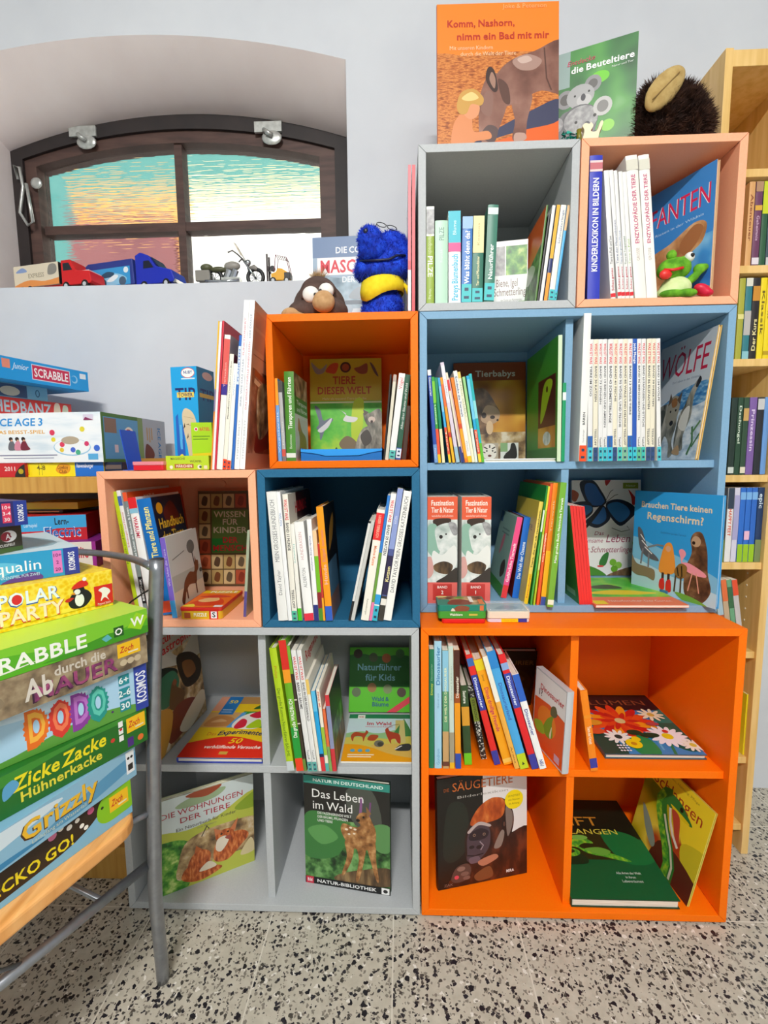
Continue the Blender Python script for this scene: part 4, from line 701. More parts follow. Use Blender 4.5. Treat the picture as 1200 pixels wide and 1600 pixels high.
# marsupial book beside it
T = aty(999, 44, .175); L_ = atz(876, 82, T[2]); uu = np.array([T[0]-L_[0], T[1]-L_[1], 0]); uu /= np.linalg.norm(uu)
P1 = F2(xat(990, .165, z), .165, z); hB, aB = lean_from(P1, uu, (999, 44)); aB = max(0, min(aB, .15))
facing('green book with two koalas on its cover, beside the rhinoceros book', P1-uu*.2, P1, None, .008, '#2f6a3a', [
 ('r', 0, 0, 1, 1, 'bokeh'), ('r', 0, .7, .3, 1, '#8fa8a4'), ('e', .62, .72, .1, .05, '#6ac81c'), ('e', .72, .3, .07, .05, '#8ad04a'),
 ('b', [(.1, .0), (.12, .3), (.2, .46), (.3, .5), (.5, .48), (.6, .36), (.56, .16), (.66, -.05)], '#6c6d70'), ('b', [(.52, .2), (.6, .28), (.68, .1), (.7, -.02), (.56, -.02)], '#4c4c4a'), ('c', .26, .6, .1, '#8a8a8c'), ('c', .26, .6, .06, '#54524f'), ('c', .55, .68, .09, '#8a8a8c'), ('c', .55, .68, .05, '#5c5a58'), ('e', .42, .6, .15, .1, '#a4a5a6'), ('e', .46, .56, .08, .05, '#bcbcbc'), ('e', .42, .4, .2, .13, '#5c5d60'), ('e', .43, .4, .185, .118, 'koala'), ('e', .66, .47, .1, .08, '#bcbcba'), ('e', .66, .47, .06, .05, '#7c7a78'), ('e', .18, .4, .06, .06, 'koala'),
 ('e', .45, .585, .026, .03, '#33333a'), ('c', .36, .61, .012, '#141414'), ('c', .51, .625, .012, '#141414'), ('e', .5, .34, .034, .035, '#4a4a50'), ('c', .38, .385, .016, '#18120f'), ('c', .58, .41, .018, '#18120f'), ('e', .47, .29, .05, .02, '#d8d2cc'), ('t', 'die Beuteltiere', .64, .83, .052, '#f4f6f4', {'w': .66, 'b': 1}), ('t', 'Entdecke', .42, .895, .04, '#c42c58', {'w': .3, 'b': 0, 'sh': .25}), ('t', 'Natur und Tier', .85, .775, .016, '#dfe8df', {'w': .22, 'b': 0}), ('c', .82, .03, .06, '#d86a80'), ('c', .82, .03, .035, '#e8a0ac')],
 h=hB, a=aB, hard=False)
# mascot book behind the plush toys
z = 1.4005; P0 = F2(xat(490, .34, z), .34, z); P1 = F2(xat(633, .33, z), .33, z)
facing('grey-blue book with big red capital letters, behind the plush toys', P0, P1, (488, 372), .012, '#6f86a4', [
 ('r', 0, 0, 1, 1, 'icepic'), ('r', 0, .72, 1, 1, '#7088ac'), ('b', [(0, .8), (.3, .74), (.6, .6), (.3, .6), (0, .66)], '#9fb4c8'), ('t', 'DIE COOLEN', .5, .87, .06, '#f2f4f8', {'w': .5, 'b': 1}), ('r', .05, .63, .78, .80, '#f2eef0'), ('t', 'MASCOTS', .42, .715, .12, '#d8263c', {'w': .68, 'b': 1}), ('t', 'DER WELT', .5, .585, .055, '#e8eef2', {'w': .36, 'b': 1}), ('p', [(.3, .3), (.75, .3), (.48, .02)], '#dfe8ee'), ('p', [(.2, .55), (.44, .3), (.4, .2), (.16, .4)], '#b8c8d4'), ('r', .35, .34, .68, .38, '#7c8894'), ('b', [(.4, .4), (.48, .5), (.62, .5), (.68, .4)], '#aab6be'), ('l', [(.42, .22), (.58, .22)], .02, '#8c98a4')], h=None)
# elephant book in the salmon top cube
def turned(label, P1, th, a, h, d, t, cov, front, **k):
    u = np.array([math.cos(th), -math.sin(th), 0]); return book(k.pop('name', B), label, cover_frame(np.array(P1)-u*d, u, a, t), t, h, d, cov, front=front, hard=True, **k)
turned('blue book of elephants turned half to the right, behind the green plush frog', (.652, .122, 1.4175), math.radians(65.4), 0, .293, .225, .01, '#d8b48c', [
 ('r', 0, 0, 1, 1, 'bluewash'), ('r', 0, .5, 1, 1, '#3b86cc'), ('t', 'ELEFANTEN', .5, .79, .15, '#f4eef0', {'w': .92}), ('t', 'ELEFANTEN', .507, .79, .15, '#dc2654', {'w': .92}), ('t', 'Sanfte Riesen in der Wildnis', .55, .655, .02, '#b8d4ec', {'w': .7, 'b': 0}), ('b', [(.0, .15), (.1, .36), (.34, .5), (.55, .54), (.8, .62), (.93, .58), (.9, .46), (.78, .4), (.66, .34), (.62, .1), (.3, 0)], 'elephant'), ('b', [(.66, .5), (.8, .6), (.9, .56), (.84, .46), (.72, .4)], '#a86a3c'), ('b', [(.6, .02), (.8, .12), (1, .1), (1, 0)], '#c09a76'), ('b', [(0, .1), (.2, .3), (.3, .2), (.1, 0)], '#8a5a38')])
# wolf book
turned('big picture book with wolves and a large red title, leaning on the cabinet side', (.6411, .12, 1.0595), math.radians(91.0), .114, .303, .235, .008, '#d8b060', [
 ('r', 0, 0, 1, 1, 'snow'), ('r', 0, .5, 1, 1, '#cfd6dc'), ('b', [(0, .4), (.3, .5), (.6, .58), (1, .6), (1, .45), (.5, .4), (0, .3)], 'sea'), ('t', 'WÖLFE', .5, .80, .2, '#c81e44', {'w': .88}), ('t', 'Ein Leben in der Wildnis', .6, .655, .018, '#7a8aa0', {'w': .5, 'b': 0}),
 ('b', [(.0, .12), (.04, .36), (.16, .46), (.36, .48), (.5, .42), (.56, .3), (.52, .16), (.58, .06), (.5, .02), (.46, .14), (.36, .2), (.3, .06), (.22, .06), (.24, .2), (.1, .06)], 'wolf'), ('b', [(.02, .3), (.16, .42), (.3, .42), (.26, .28), (.1, .22)], '#4c5048'), ('b', [(.58, .1), (.58, .34), (.66, .44), (.72, .54), (.82, .63), (.86, .6), (.8, .5), (.8, .34), (.72, .2), (.74, .08)], 'wolf'), ('b', [(.6, .28), (.66, .4), (.76, .42), (.74, .24)], '#e4e0d4'), ('b', [(.8, .58), (.84, .65), (.88, .62), (.84, .57)], '#2c2c30'),
 ('b', [(.34, .34), (.34, .48), (.44, .54), (.56, .5), (.56, .38), (.48, .28), (.42, .27)], '#a09a88'), ('p', [(.34, .46), (.36, .57), (.42, .5)], '#6a5a48'), ('p', [(.5, .5), (.58, .57), (.57, .46)], '#6a5a48'), ('b', [(.4, .5), (.48, .52), (.52, .46), (.44, .44)], '#9a6a3c'), ('e', .46, .31, .035, .022, '#26262a'), ('c', .41, .41, .014, '#1e1e1e'), ('c', .51, .415, .014, '#1e1e1e'), ('b', [(.56, .06), (.66, .12), (.7, .04)], '#c09a70'),
 ('l', [(.84, .04), (.9, .14), (.86, .26)], .03, '#4a7a4c'), ('l', [(.9, .1), (1, .2)], .02, '#4a7a4c'), ('l', [(.86, .2), (.98, .3)], .025, '#5a8a58'), ('r', .04, .03, .09, .05, '#c81e44')])
# all about animals in the orange cube
z = 1.0675; P0 = F2(xat(486, .36, z), .36, z); P1 = F2(xat(597, .36, z), .36, z)
facing('yellow and green animal book at the back of the orange cube', P0, P1, (484, 562), .014, '#7a9a1c', [
 ('r', 0, 0, 1, 1, 'meadow'), ('r', 0, .585, 1, 1, '#b8a81c'), ('r', 0, .565, 1, .58, '#d8e8b0'), ('b', [(.02, .97), (.14, .9), (.24, .95), (.2, .87), (.12, .85), (.06, .88)], '#8a8a80'), ('b', [(.22, .88), (.3, .95), (.4, .95), (.36, .86), (.28, .86)], '#c04a1c'), ('c', .5, .915, .075, '#3a2014'), ('c', .5, .915, .05, '#9a4a20'), ('b', [(.62, .9), (.7, .92), (.8, .95), (.8, .86), (.7, .85)], '#8a4a2c'), ('b', [(.84, .96), (.9, .92), (.96, .82), (.9, .86)], '#5a5048'),
 ('t', 'TIERE', .48, .79, .075, '#a83a14', {'w': .32, 'b': 1}), ('t', 'DIESER WELT', .48, .69, .07, '#a83a14', {'w': .76, 'b': 1}), ('t', 'Mehr als tausend Tiere in Farbe', .48, .61, .022, '#d8cc8a', {'w': .62, 'b': 0}), ('b', [(.6, .56), (.75, .58), (.7, .2), (.58, .2)], '#b8d41c'),
 ('b', [(.06, .54), (.14, .5), (.18, .4), (.28, .42), (.32, .4), (.24, .34), (.2, .3), (.14, .2), (.12, .3), (.08, .32), (.12, .38)], '#6a7684'), ('b', [(.1, .3), (.2, .36), (.3, .42), (.26, .34), (.16, .28)], '#d4d8da'), ('b', [(.4, .5), (.46, .48), (.52, .44), (.66, .42), (.62, .38), (.52, .38), (.46, .4), (.5, .46)], '#dfe2e0'), ('b', [(.74, .46), (.82, .46), (.98, .5), (1.02, .3), (.92, .3), (.8, .34)], 'wolf'), ('p', [(.76, .44), (.74, .5), (.82, .47)], '#5a5048'), ('e', .86, .4, .05, .03, '#d9c8b8'), ('e', .86, .38, .018, .014, '#3a2420'), ('b', [(.4, .16), (.5, .24), (.62, .2), (.72, .08), (.6, .04), (.5, .08)], '#7a6a4c'), ('b', [(.62, .1), (.72, .3), (.9, .34), (1.02, .28), (1, 0), (.7, 0)], 'wolf'), ('b', [(.7, .24), (.8, .3), (.86, .2), (.76, .14)], '#4a443c'), ('e', .8, .04, .1, .05, '#e0b078'), ('c', .36, .12, .014, '#2c4a1c')])
# meerkat book and the flat white book in front
z = 1.0595; P0 = F2(xat(709.5, .40, z), .40, z); P1 = F2(xat(821, .40, z), .40, z)
facing('orange-brown book with a meerkat, standing at the back of the cabinet', P0, P1, (709, 568), .012, '#8a3a0c', [
 ('r', 0, 0, 1, 1, 'ochre'), ('r', 0, .82, 1, 1, '#8a3c10'), ('r', 0, .0, 1, .3, 'rock'), ('t', 'Tierbabys', .58, .89, .06, '#d0c8b8', {'w': .56, 'b': 1}), ('b', [(.2, .3), (.18, .56), (.26, .72), (.42, .74), (.52, .66), (.6, .56), (.64, .5), (.62, .42), (.54, .4), (.54, .32), (.4, .28)], 'bearfur'), ('b', [(.38, .42), (.44, .56), (.56, .56), (.64, .5), (.62, .42), (.52, .38)], '#b89878'), ('e', .42, .47, .035, .03, '#2c1c14'), ('e', .54, .45, .035, .018, '#2c1c14'), ('c', .61, .42, .016, '#2c1c14'), ('e', .5, .345, .05, .07, '#d8b890'),
 ('r', .38, .02, .62, .19, '#b9aa94'), ('b', [(.41, .06), (.43, .17), (.57, .17), (.59, .06), (.5, .02)], '#efe8da'), ('c', .46, .11, .012, '#2a2018'), ('c', .54, .11, .012, '#2a2018'), ('e', .5, .06, .025, .012, '#6a3c34'), ('l', [(.42, .15), (.47, .13)], .016, '#2a2420'), ('l', [(.58, .15), (.53, .13)], .016, '#2a2420'), ('l', [(.5, .17), (.5, .14)], .016, '#2a2420'), ('l', [(.41, .1), (.44, .09)], .014, '#2a2420'), ('l', [(.59, .1), (.56, .09)], .014, '#2a2420'), ('r', .65, .02, .9, .19, '#e4e6de'), ('r', .65, .1, .75, .19, '#8ab07a'), ('b', [(.7, .03), (.72, .08), (.78, .12), (.8, .18), (.85, .18), (.88, .1), (.86, .03)], '#1c1a1a')])
fl = F2(xat(757, .125, z), .125, z); fr_ = F2(xat(872, .125, z), .125, z)
book(B, 'white book lying flat in front of the meerkat book', flat_frame(fl, fr_-fl, .008), .008, .2, fr_[0]-fl[0], '#f0f0ee', hard=True, front=[('r', .02, .02, .98, .98, '#e4e2d8')])
# butterfly book, flat magazine and umbrella book
z = .7175; P0 = F2(xat(893, .395, z), .395, z); P1 = F2(xat(1000.5, .395, z), .395, z)
facing('white book with a large blue butterfly on its cover', P0, P1, (890, 756), .01, '#e6e4e0', [
 ('r', 0, 0, 1, 1, '#eceae8'), ('b', [(.28, .72), (.16, .84), (.12, .98), (.3, 1.0), (.42, .9), (.5, .76)], '#10162a'), ('b', [(.3, .74), (.2, .85), (.2, .96), (.32, .96), (.4, .88), (.48, .76)], '#1f5aa0'), ('b', [(.5, .76), (.66, .8), (.84, .76), (.94, .68), (.86, .6), (.7, .52), (.54, .64)], '#10162a'), ('b', [(.52, .74), (.66, .77), (.8, .72), (.84, .64), (.7, .56), (.56, .66)], '#2a70ac'), ('b', [(.44, .74), (.3, .64), (.2, .56), (.36, .5), (.52, .56), (.56, .64)], '#10162a'), ('b', [(.46, .72), (.32, .62), (.28, .56), (.4, .54), (.5, .6)], '#2464a4'), ('b', [(.28, .76), (.16, .78), (-.04, .74), (-.04, .62), (.14, .58), (.3, .66)], '#10162a'), ('b', [(.28, .73), (.1, .74), (.02, .68), (.14, .62), (.28, .67)], '#2a70ac'), ('b', [(.46, .76), (.5, .79), (.4, .66), (.22, .5), (.2, .52), (.36, .68)], '#0c0e14'), ('l', [(.49, .78), (.56, .88), (.6, .9)], .008, '#1a1a1a'), ('l', [(.5, .77), (.62, .84), (.67, .85)], .008, '#1a1a1a'),
 ('b', [(.82, .9), (.86, .82), (.88, .74), (.96, .76), (1.0, .78), (.92, .82)], '#c8281c'), ('b', [(.48, 1), (.56, 1), (.5, .94)], '#b8281c'), ('b', [(0, .9), (.1, .86), (.06, .78), (0, .8)], '#a84a20'), ('r', .74, .91, .96, .97, '#8a9a2c'), ('t', 'Natur', .85, .94, .022, '#dfe2c0', {'w': .14}), ('l', [(.58, .5), (.72, .46), (.84, .48), (.8, .52)], .012, '#8a8a86'), ('t', 'Das', .4, .445, .04, '#9a3a5a', {'w': .14, 'sh': .25}), ('t', 'geheimsame', .26, .37, .045, '#9a3a5a', {'w': .4, 'sh': .25}), ('t', 'Leben', .68, .39, .08, '#9a3a5a', {'w': .36, 'sh': .25}), ('t', 'der Schmetterlinge', .5, .275, .06, '#9a3a5a', {'w': .76, 'sh': .25}), ('b', [(.4, .14), (.46, .22), (.54, .24), (.5, .12), (.42, .1)], '#3a7a3a'), ('e', .42, .1, .05, .01, '#d84a4a'), ('c', .6, .14, .05, '#7ab83a'), ('c', .68, .11, .05, '#8ac44a'), ('c', .62, .07, .05, '#6aa82c'), ('c', .93, .34, .05, '#9ad06a'), ('c', .96, .28, .05, '#8ac45a'), ('b', [(.5, -.02), (.7, .06), (1, .1), (1, -.04)], 'bark'), ('b', [(.1, -.02), (.2, .1), (.4, .06), (.5, -.02)], '#4a8a2c')], h=.285, a=.08)
pa, pb = atz(929, 947.5, z+.004), atz(1078, 949, z+.004); pa, pb = F2(pa[0], .088, z), F2(pb[0], .088, z)
book(B, 'flat softcover, green photo above an orange band, lying before the butterfly book', flat_frame(pa+F2(.004, 0, 0), pb-pa, .006), .006, .26, pb[0]-pa[0], '#e2643a', front=[('r', 0, 0, 1, 1, '#f07a50'), ('r', 0, .26, 1, 1, 'meadow'), ('b', [(.1, .4), (.5, .5), (.9, .4), (.7, .34), (.3, .34)], '#f0d41c'), ('b', [(.2, .62), (.5, .7), (.6, .56), (.3, .54)], '#3a4a1c'), ('r', .02, .03, .16, .14, '#f0d418'), ('t', 'Naturforscher: Der Garten', .55, .13, .05, '#f8e0d0', {'w': .7, 'b': 0})])
turned('light blue hardback with animals and a child in an orange raincoat', (.6805, .076, .7175), math.radians(66), 0, .262, .225, .011, '#4aa8e4', [
 ('r', 0, 0, 1, 1, '#2a9cde'), ('b', [(-.1, -.1), (1.1, -.1), (1.1, .2), (.8, .34), (.4, .44), (-.1, .5)], '#7cc0e2'), ('b', [(-.1, -.1), (1.1, -.1), (1.1, .1), (.5, .2), (-.1, .3)], '#b8dcea'), ('t', 'Brauchen Tiere keinen', .5, .87, .058, '#ead6b0', {'w': .82, 'b': 1}), ('t', 'Regenschirm?', .5, .76, .07, '#ead6b0', {'w': .66, 'b': 1}), ('t', 'Geschichten aus dem Tierreich', .5, .61, .02, '#2a6ca4', {'w': .3, 'b': 0}),
 ('b', [(.66, .08), (.66, .3), (.72, .46), (.7, .58), (.74, .65), (.82, .65), (.88, .5), (.9, .3), (.94, .14), (.86, .02), (.76, .02)], 'bearfur'), ('e', .76, .57, .05, .05, '#b89a7a'), ('e', .735, .555, .018, .016, '#2a1c14'), ('b', [(.58, .46), (.62, .48), (.66, .44), (.62, .36), (.7, .36), (.86, .3), (.88, .26), (.76, .26), (.64, .3), (.6, .4)], '#ec9aa8'), ('l', [(.74, .28), (.7, .1)], .012, '#e0a08a'), ('l', [(.78, .28), (.82, .1)], .012, '#e0a08a'),
 ('b', [(.36, .22), (.38, .4), (.42, .5), (.48, .52), (.52, .44), (.54, .24)], '#e8983a'), ('e', .455, .46, .03, .03, '#dba884'), ('r', .39, .12, .42, .22, '#3a2c2c'), ('r', .46, .12, .49, .22, '#3a2c2c'), ('b', [(.37, .14), (.42, .16), (.43, .06), (.37, .06)], '#d8282c'), ('b', [(.45, .14), (.5, .16), (.51, .05), (.45, .05)], '#d8282c'), ('b', [(.06, .62), (.12, .6), (.2, .44), (.32, .36), (.34, .32), (.2, .34), (.1, .42)], '#5a5e64'), ('l', [(.1, .56), (.16, .5)], .012, '#e4e6e6'), ('l', [(.12, .5), (.2, .44)], .012, '#e4e6e6'), ('l', [(.16, .44), (.26, .38)], .012, '#e4e6e6'), ('l', [(.14, .42), (.12, .26)], .02, '#7a7e84'), ('l', [(.22, .38), (.22, .24)], .02, '#7a7e84'), ('l', [(.2, .44), (.32, .48), (.4, .48)], .02, '#7a8488'),
 ('b', [(-.02, .36), (.06, .26), (.2, .24), (.3, .22), (.3, .12), (.2, .14), (.06, .14), (-.02, .2)], '#8a7a5e'), ('b', [(.54, .26), (.6, .34), (.68, .32), (.66, .22), (.58, .2)], '#8a6a34'), ('l', [(.57, .3), (.59, .22)], .014, '#1c1812'), ('l', [(.62, .32), (.63, .22)], .014, '#1c1812'), ('l', [(.56, .22), (.55, .06)], .018, '#4a3c28'), ('l', [(.62, .22), (.62, .05)], .018, '#4a3c28'), ('b', [(.56, .06), (.75, .05), (.92, .0), (.9, -.03), (.7, -.02)], '#7ab03a'), ('r', .38, .02, .48, .05, '#3a78b0')])
# knowledge book at the back of the salmon cube, puzzle tin in front of it
z = .7175; P0 = F2(xat(311, .28, z), .28, z); P1 = F2(xat(391, .28, z), .28, z)
tile = lambda i, j, c, q: [('r', .02+.235*i, .025+.16*j, .235+.235*i, .165+.16*j, c)]+q
tl = [('r', 0, 0, 1, 1, '#5a4428')]
for j in range(6):
    for i in range(4):
        if i in (1, 2, 3) and j in (2, 3, 4) or (j == 1 and i > 4): continue
        cx, cy = .127+.235*i, .095+.16*j; k_ = (i*7+j*3) % 5
        tl += [('r', .02+.235*i, .022+.16*j, .235+.235*i, .168+.16*j, ('#b8a070', '#a84a2c', '#a89058', '#b05a34', '#c0a878')[k_]), ('b', [(cx-.06, cy-.03), (cx-.02, cy+.05), (cx+.06, cy+.03), (cx+.03, cy-.05)], ('#4a3420', '#7a2c18', '#6a3c1c', '#8a3a1c', '#5a4a34')[k_])]
tl += [('r', .265, .345, .98, .8, '#5a7a34'), ('r', .265, .36, .5, .5, '#1f8a34'), ('t', 'WISSEN', .62, .755, .06, '#cfc8b0', {'w': .62, 'b': 1}), ('t', 'FÜR', .62, .675, .06, '#cfc8b0', {'w': .3, 'b': 1}), ('t', 'KINDER', .62, .59, .06, '#cfc8b0', {'w': .66, 'b': 1}), ('t', 'DER', .62, .485, .06, '#c8202c', {'w': .3, 'b': 1}), ('t', 'MENSCH', .62, .40, .06, '#c8202c', {'w': .68, 'b': 1})]
facing('large book of tiled pictures with green and red title, behind the puzzle tin', P0, P1, (317, 770), .018, '#7a5c34', tl, a=.1)
# nature guide and forest leaflet in the grey cabinet
z = .3605; P0 = F2(xat(545, .246, z), .246, z); P1 = F2(xat(640, .246, z), .246, z)
cs = [('c', x, y, .075, c) for x, y, c in ((.14, .9, '#3a2a18'), (.4, .84, '#4a5a34'), (.62, .83, '#b05a20'), (.85, .9, '#3c6a34'), (.12, .3, '#5a6a4a'), (.38, .37, '#9a7040'), (.64, .35, '#7a8a5c'), (.87, .3, '#4a3a30'))]
facing('green nature guide for children with round pictures, behind the forest leaflet', P0, P1, (547, 1014), .014, '#3a8a20', [('r', 0, 0, 1, 1, '#56b81e'), ('r', 0, .38, 1, .86, '#1f6a1c'), ('b', [(-.1, .84), (.2, .9), (.5, .84), (.8, .88), (1.1, .84), (1.1, .7), (-.1, .7)], '#1f6a1c')]+cs+[('t', 'Naturführer', .5, .69, .1, '#8ac8d8', {'w': .74, 'b': 1}), ('t', 'für Kids', .52, .53, .1, '#8ac8d8', {'w': .5, 'b': 1}), ('t', 'Wald &', .52, .2, .065, '#1c5a78', {'w': .28, 'b': 1}), ('t', 'Bäume', .52, .12, .065, '#1c5a78', {'w': .28, 'b': 1}), ('p', [(.62, 0), (.78, 0), (1, .14), (1, .24)], '#d83c4c')])
pa = F2(-.187, .03, z); 
book('leaflet', 'forest leaflet with red deer and a badger, lying flat on the grey shelf', flat_frame(pa, (1, .0, 0), .004), .004, .205, .167, '#e8e4d8', hard=False, cat='leaflet', front=[('r', 0, 0, 1, 1, '#cfe4ec'), ('r', 0, .9, 1, 1, '#1f7a54'), ('b', [(-.1, .5), (.2, .6), (.5, .56), (.8, .64), (1.1, .6), (1.1, .3), (-.1, .3)], '#9ac88a'), ('b', [(-.1, .42), (.3, .48), (.7, .44), (1.1, .5), (1.1, .1), (-.1, .1)], '#d8c85a'), ('b', [(-.1, .28), (.2, .32), (.5, .24), (.8, .2), (1.1, .14), (1.1, -.1), (-.1, -.1)], '#f2a418'), ('b', [(.4, .3), (.7, .34), (1.1, .3), (1.1, .08), (.7, .14)], '#e0b85a'), ('r', .76, .36, .86, .86, '#d4c47a'), ('p', [(.7, .5), (.9, .9), (1.05, .5)], '#4a8a4c'), ('p', [(.8, .36), (.84, .86), (.9, .86), (.92, .36)], '#d8c880'),
 ('r', .14, .89, .26, .98, '#f4f0f0'), ('t', 'WAS', .2, .935, .04, '#c82c3c', {'w': .08, 'b': 1}), ('t', 'Im Wald', .5, .78, .075, '#c22c48', {'w': .4, 'b': 1}), ('t', 'Wissen und Rätseln', .5, .705, .03, '#d86a7a', {'w': .44, 'b': 0}), ('b', [(.08, .5), (.14, .58), (.28, .56), (.3, .62), (.34, .58), (.3, .48), (.28, .38), (.25, .48), (.14, .48), (.12, .38)], '#b84a2c'), ('b', [(.34, .42), (.38, .52), (.48, .52), (.5, .48), (.44, .4)], '#b84a2c'), ('b', [(.6, .62), (.64, .68), (.68, .6), (.82, .54), (.84, .36), (.8, .36), (.76, .44), (.7, .42), (.7, .34), (.66, .42)], '#b8402c'), ('l', [(.64, .68), (.72, .74), (.82, .76)], .012, '#8a5a34'), ('e', .52, .34, .075, .07, '#7a7468'), ('e', .54, .33, .045, .045, '#4a443c'), ('b', [(.76, .22), (.84, .32), (.98, .34), (.98, .22), (.86, .2)], '#3a3a3c'), ('l', [(.76, .23), (.86, .3)], .02, '#e8e6e0'), ('c', .14, .2, .035, '#5aa8c8'), ('c', .25, .2, .035, '#5aa8c8'), ('c', .36, .2, .035, '#5aa8c8'), ('r', .08, .11, .46, .13, '#fbe4b8'), ('r', .08, .07, .42, .09, '#fbe4b8')])
# experiments book lying flat and disasters book in the grey cabinet
pa, pb = F2(-.5755, .024, z), F2(-.3705, .024, z)
book(B, 'thick yellow and red book of experiments lying flat in the grey cabinet', flat_frame(pa, pb-pa, .013), .013, .285, pb[0]-pa[0], '#2c3fa4', hard=True, front=[
 ('r', 0, 0, 1, 1, '#f2cc1c'), ('r', 0, .44, .45, .7, '#d8a868'), ('r', .45, .44, 1, .72, '#3a9a2c'), ('r', .45, .72, 1, .86, '#f0c81c'), ('r', 0, .72, .2, 1, '#e8a080'), ('r', .2, .86, 1, 1, '#b88a50'), ('r', .12, .66, .32, 1, '#1f7ac4'), ('t', '50', .22, .9, .06, '#f0d83c', {'b': 1}), ('r', .14, .74, .28, .75, '#cfe4f4'), ('r', .14, .7, .28, .71, '#cfe4f4'), ('b', [(.04, .46), (.08, .6), (.2, .64), (.36, .6), (.42, .5), (.3, .46)], '#c8884a'), ('b', [(.1, .52), (.2, .58), (.3, .54)], '#e0b078'), ('p', [(.34, .44), (.42, .44), (.5, .7), (.44, .7)], '#5aa0dc'), ('b', [(.42, .44), (.44, .6), (.6, .7), (.84, .66), (.82, .5), (.7, .42)], '#f0eee4'), ('b', [(.44, .45), (.48, .58), (.56, .56), (.58, .46), (.5, .42)], '#d8243c'), ('b', [(.56, .64), (.66, .72), (.78, .68), (.7, .6)], '#d8243c'), ('b', [(.6, .44), (.7, .58), (.8, .5), (.76, .44)], '#b4d41c'), ('c', .98, .58, .07, '#d02c4c'), ('e', .88, .62, .05, .02, '#1c1c1c'), ('b', [(.56, .76), (.66, .86), (.7, .78), (.78, .86), (.86, .76), (.74, .78)], '#2f6a2c'), ('b', [(.6, .88), (.72, .92), (.86, .9), (.76, .86)], '#20242c'),
 ('b', [(-.2, -.2), (1.2, -.2), (1.2, .15), (.9, .22), (.5, .3), (.15, .24), (-.1, .12)], '#e8301c'), ('t', 'Das', .22, .335, .05, '#d87a1c', {'w': .12, 'b': 0}), ('t', 'Experimente', .58, .37, .068, '#2c2f5a', {'w': .56, 'b': 1, 'sh': .15, 'arc': .025}), ('t', '50', .58, .235, .075, '#f4d01c', {'w': .16, 'b': 1, 'sh': .2}), ('t', 'verblüffende Versuche', .58, .145, .045, '#fbeee4', {'w': .68, 'b': 1, 'sh': .2}), ('r', .46, .04, .56, .08, '#d8a848')])
P0 = F2(-.618, .03, z); uu = np.array([.07, .9975, 0]); P1 = P0+uu*.228; hN, aN = lean_from(P1, uu, (309, 997))
book(B, 'book of natural disasters, dark painting and red title, along the grey cabinet side', cover_frame(P0, uu, max(0, min(aN, .12)), .014), .014, .292, .228, '#a8a49a', hard=True, front=[
 ('r', 0, 0, 1, 1, 'rock'), ('r', 0, .78, 1, 1, '#b8b4a4'), ('b', [(-.1, .8), (.3, .84), (.6, .7), (1.1, .9), (1.1, .6), (.6, .62), (.2, .7), (-.1, .68)], '#c9c8be'), ('b', [(0, .72), (.3, .68), (.5, .58), (.3, .5), (0, .5)], '#1c241c'), ('b', [(.1, .6), (.4, .62), (.5, .48), (.3, .36), (.1, .4)], '#3a7a5c'), ('b', [(.5, .7), (.8, .66), (1.0, .5), (.9, .36), (.6, .4)], '#2a1c10'), ('b', [(.6, .62), (.8, .58), (.86, .46), (.66, .46)], '#8a5a2c'), ('b', [(.34, .5), (.4, .53), (.46, .5), (.44, .46), (.58, .36), (.52, .26), (.5, .1), (.4, .1), (.36, .26), (.26, .34)], '#6a4a28'), ('c', .41, .51, .035, '#8a5034'), ('b', [(.2, .24), (.5, .3), (.8, .2), (.6, .06), (.2, .04)], '#7a3420'), ('b', [(0, .0), (.2, .1), (.3, .3), (0, .36)], '#c8963c'), ('b', [(.4, .1), (.9, .24), (1, .12), (.6, 0)], '#d8d0b8'), ('t', 'Natur-', .3, .93, .075, '#c8242c', {'w': .46, 'b': 1}), ('t', 'katastrophen', .5, .84, .075, '#c8242c', {'w': .92, 'b': 1})])
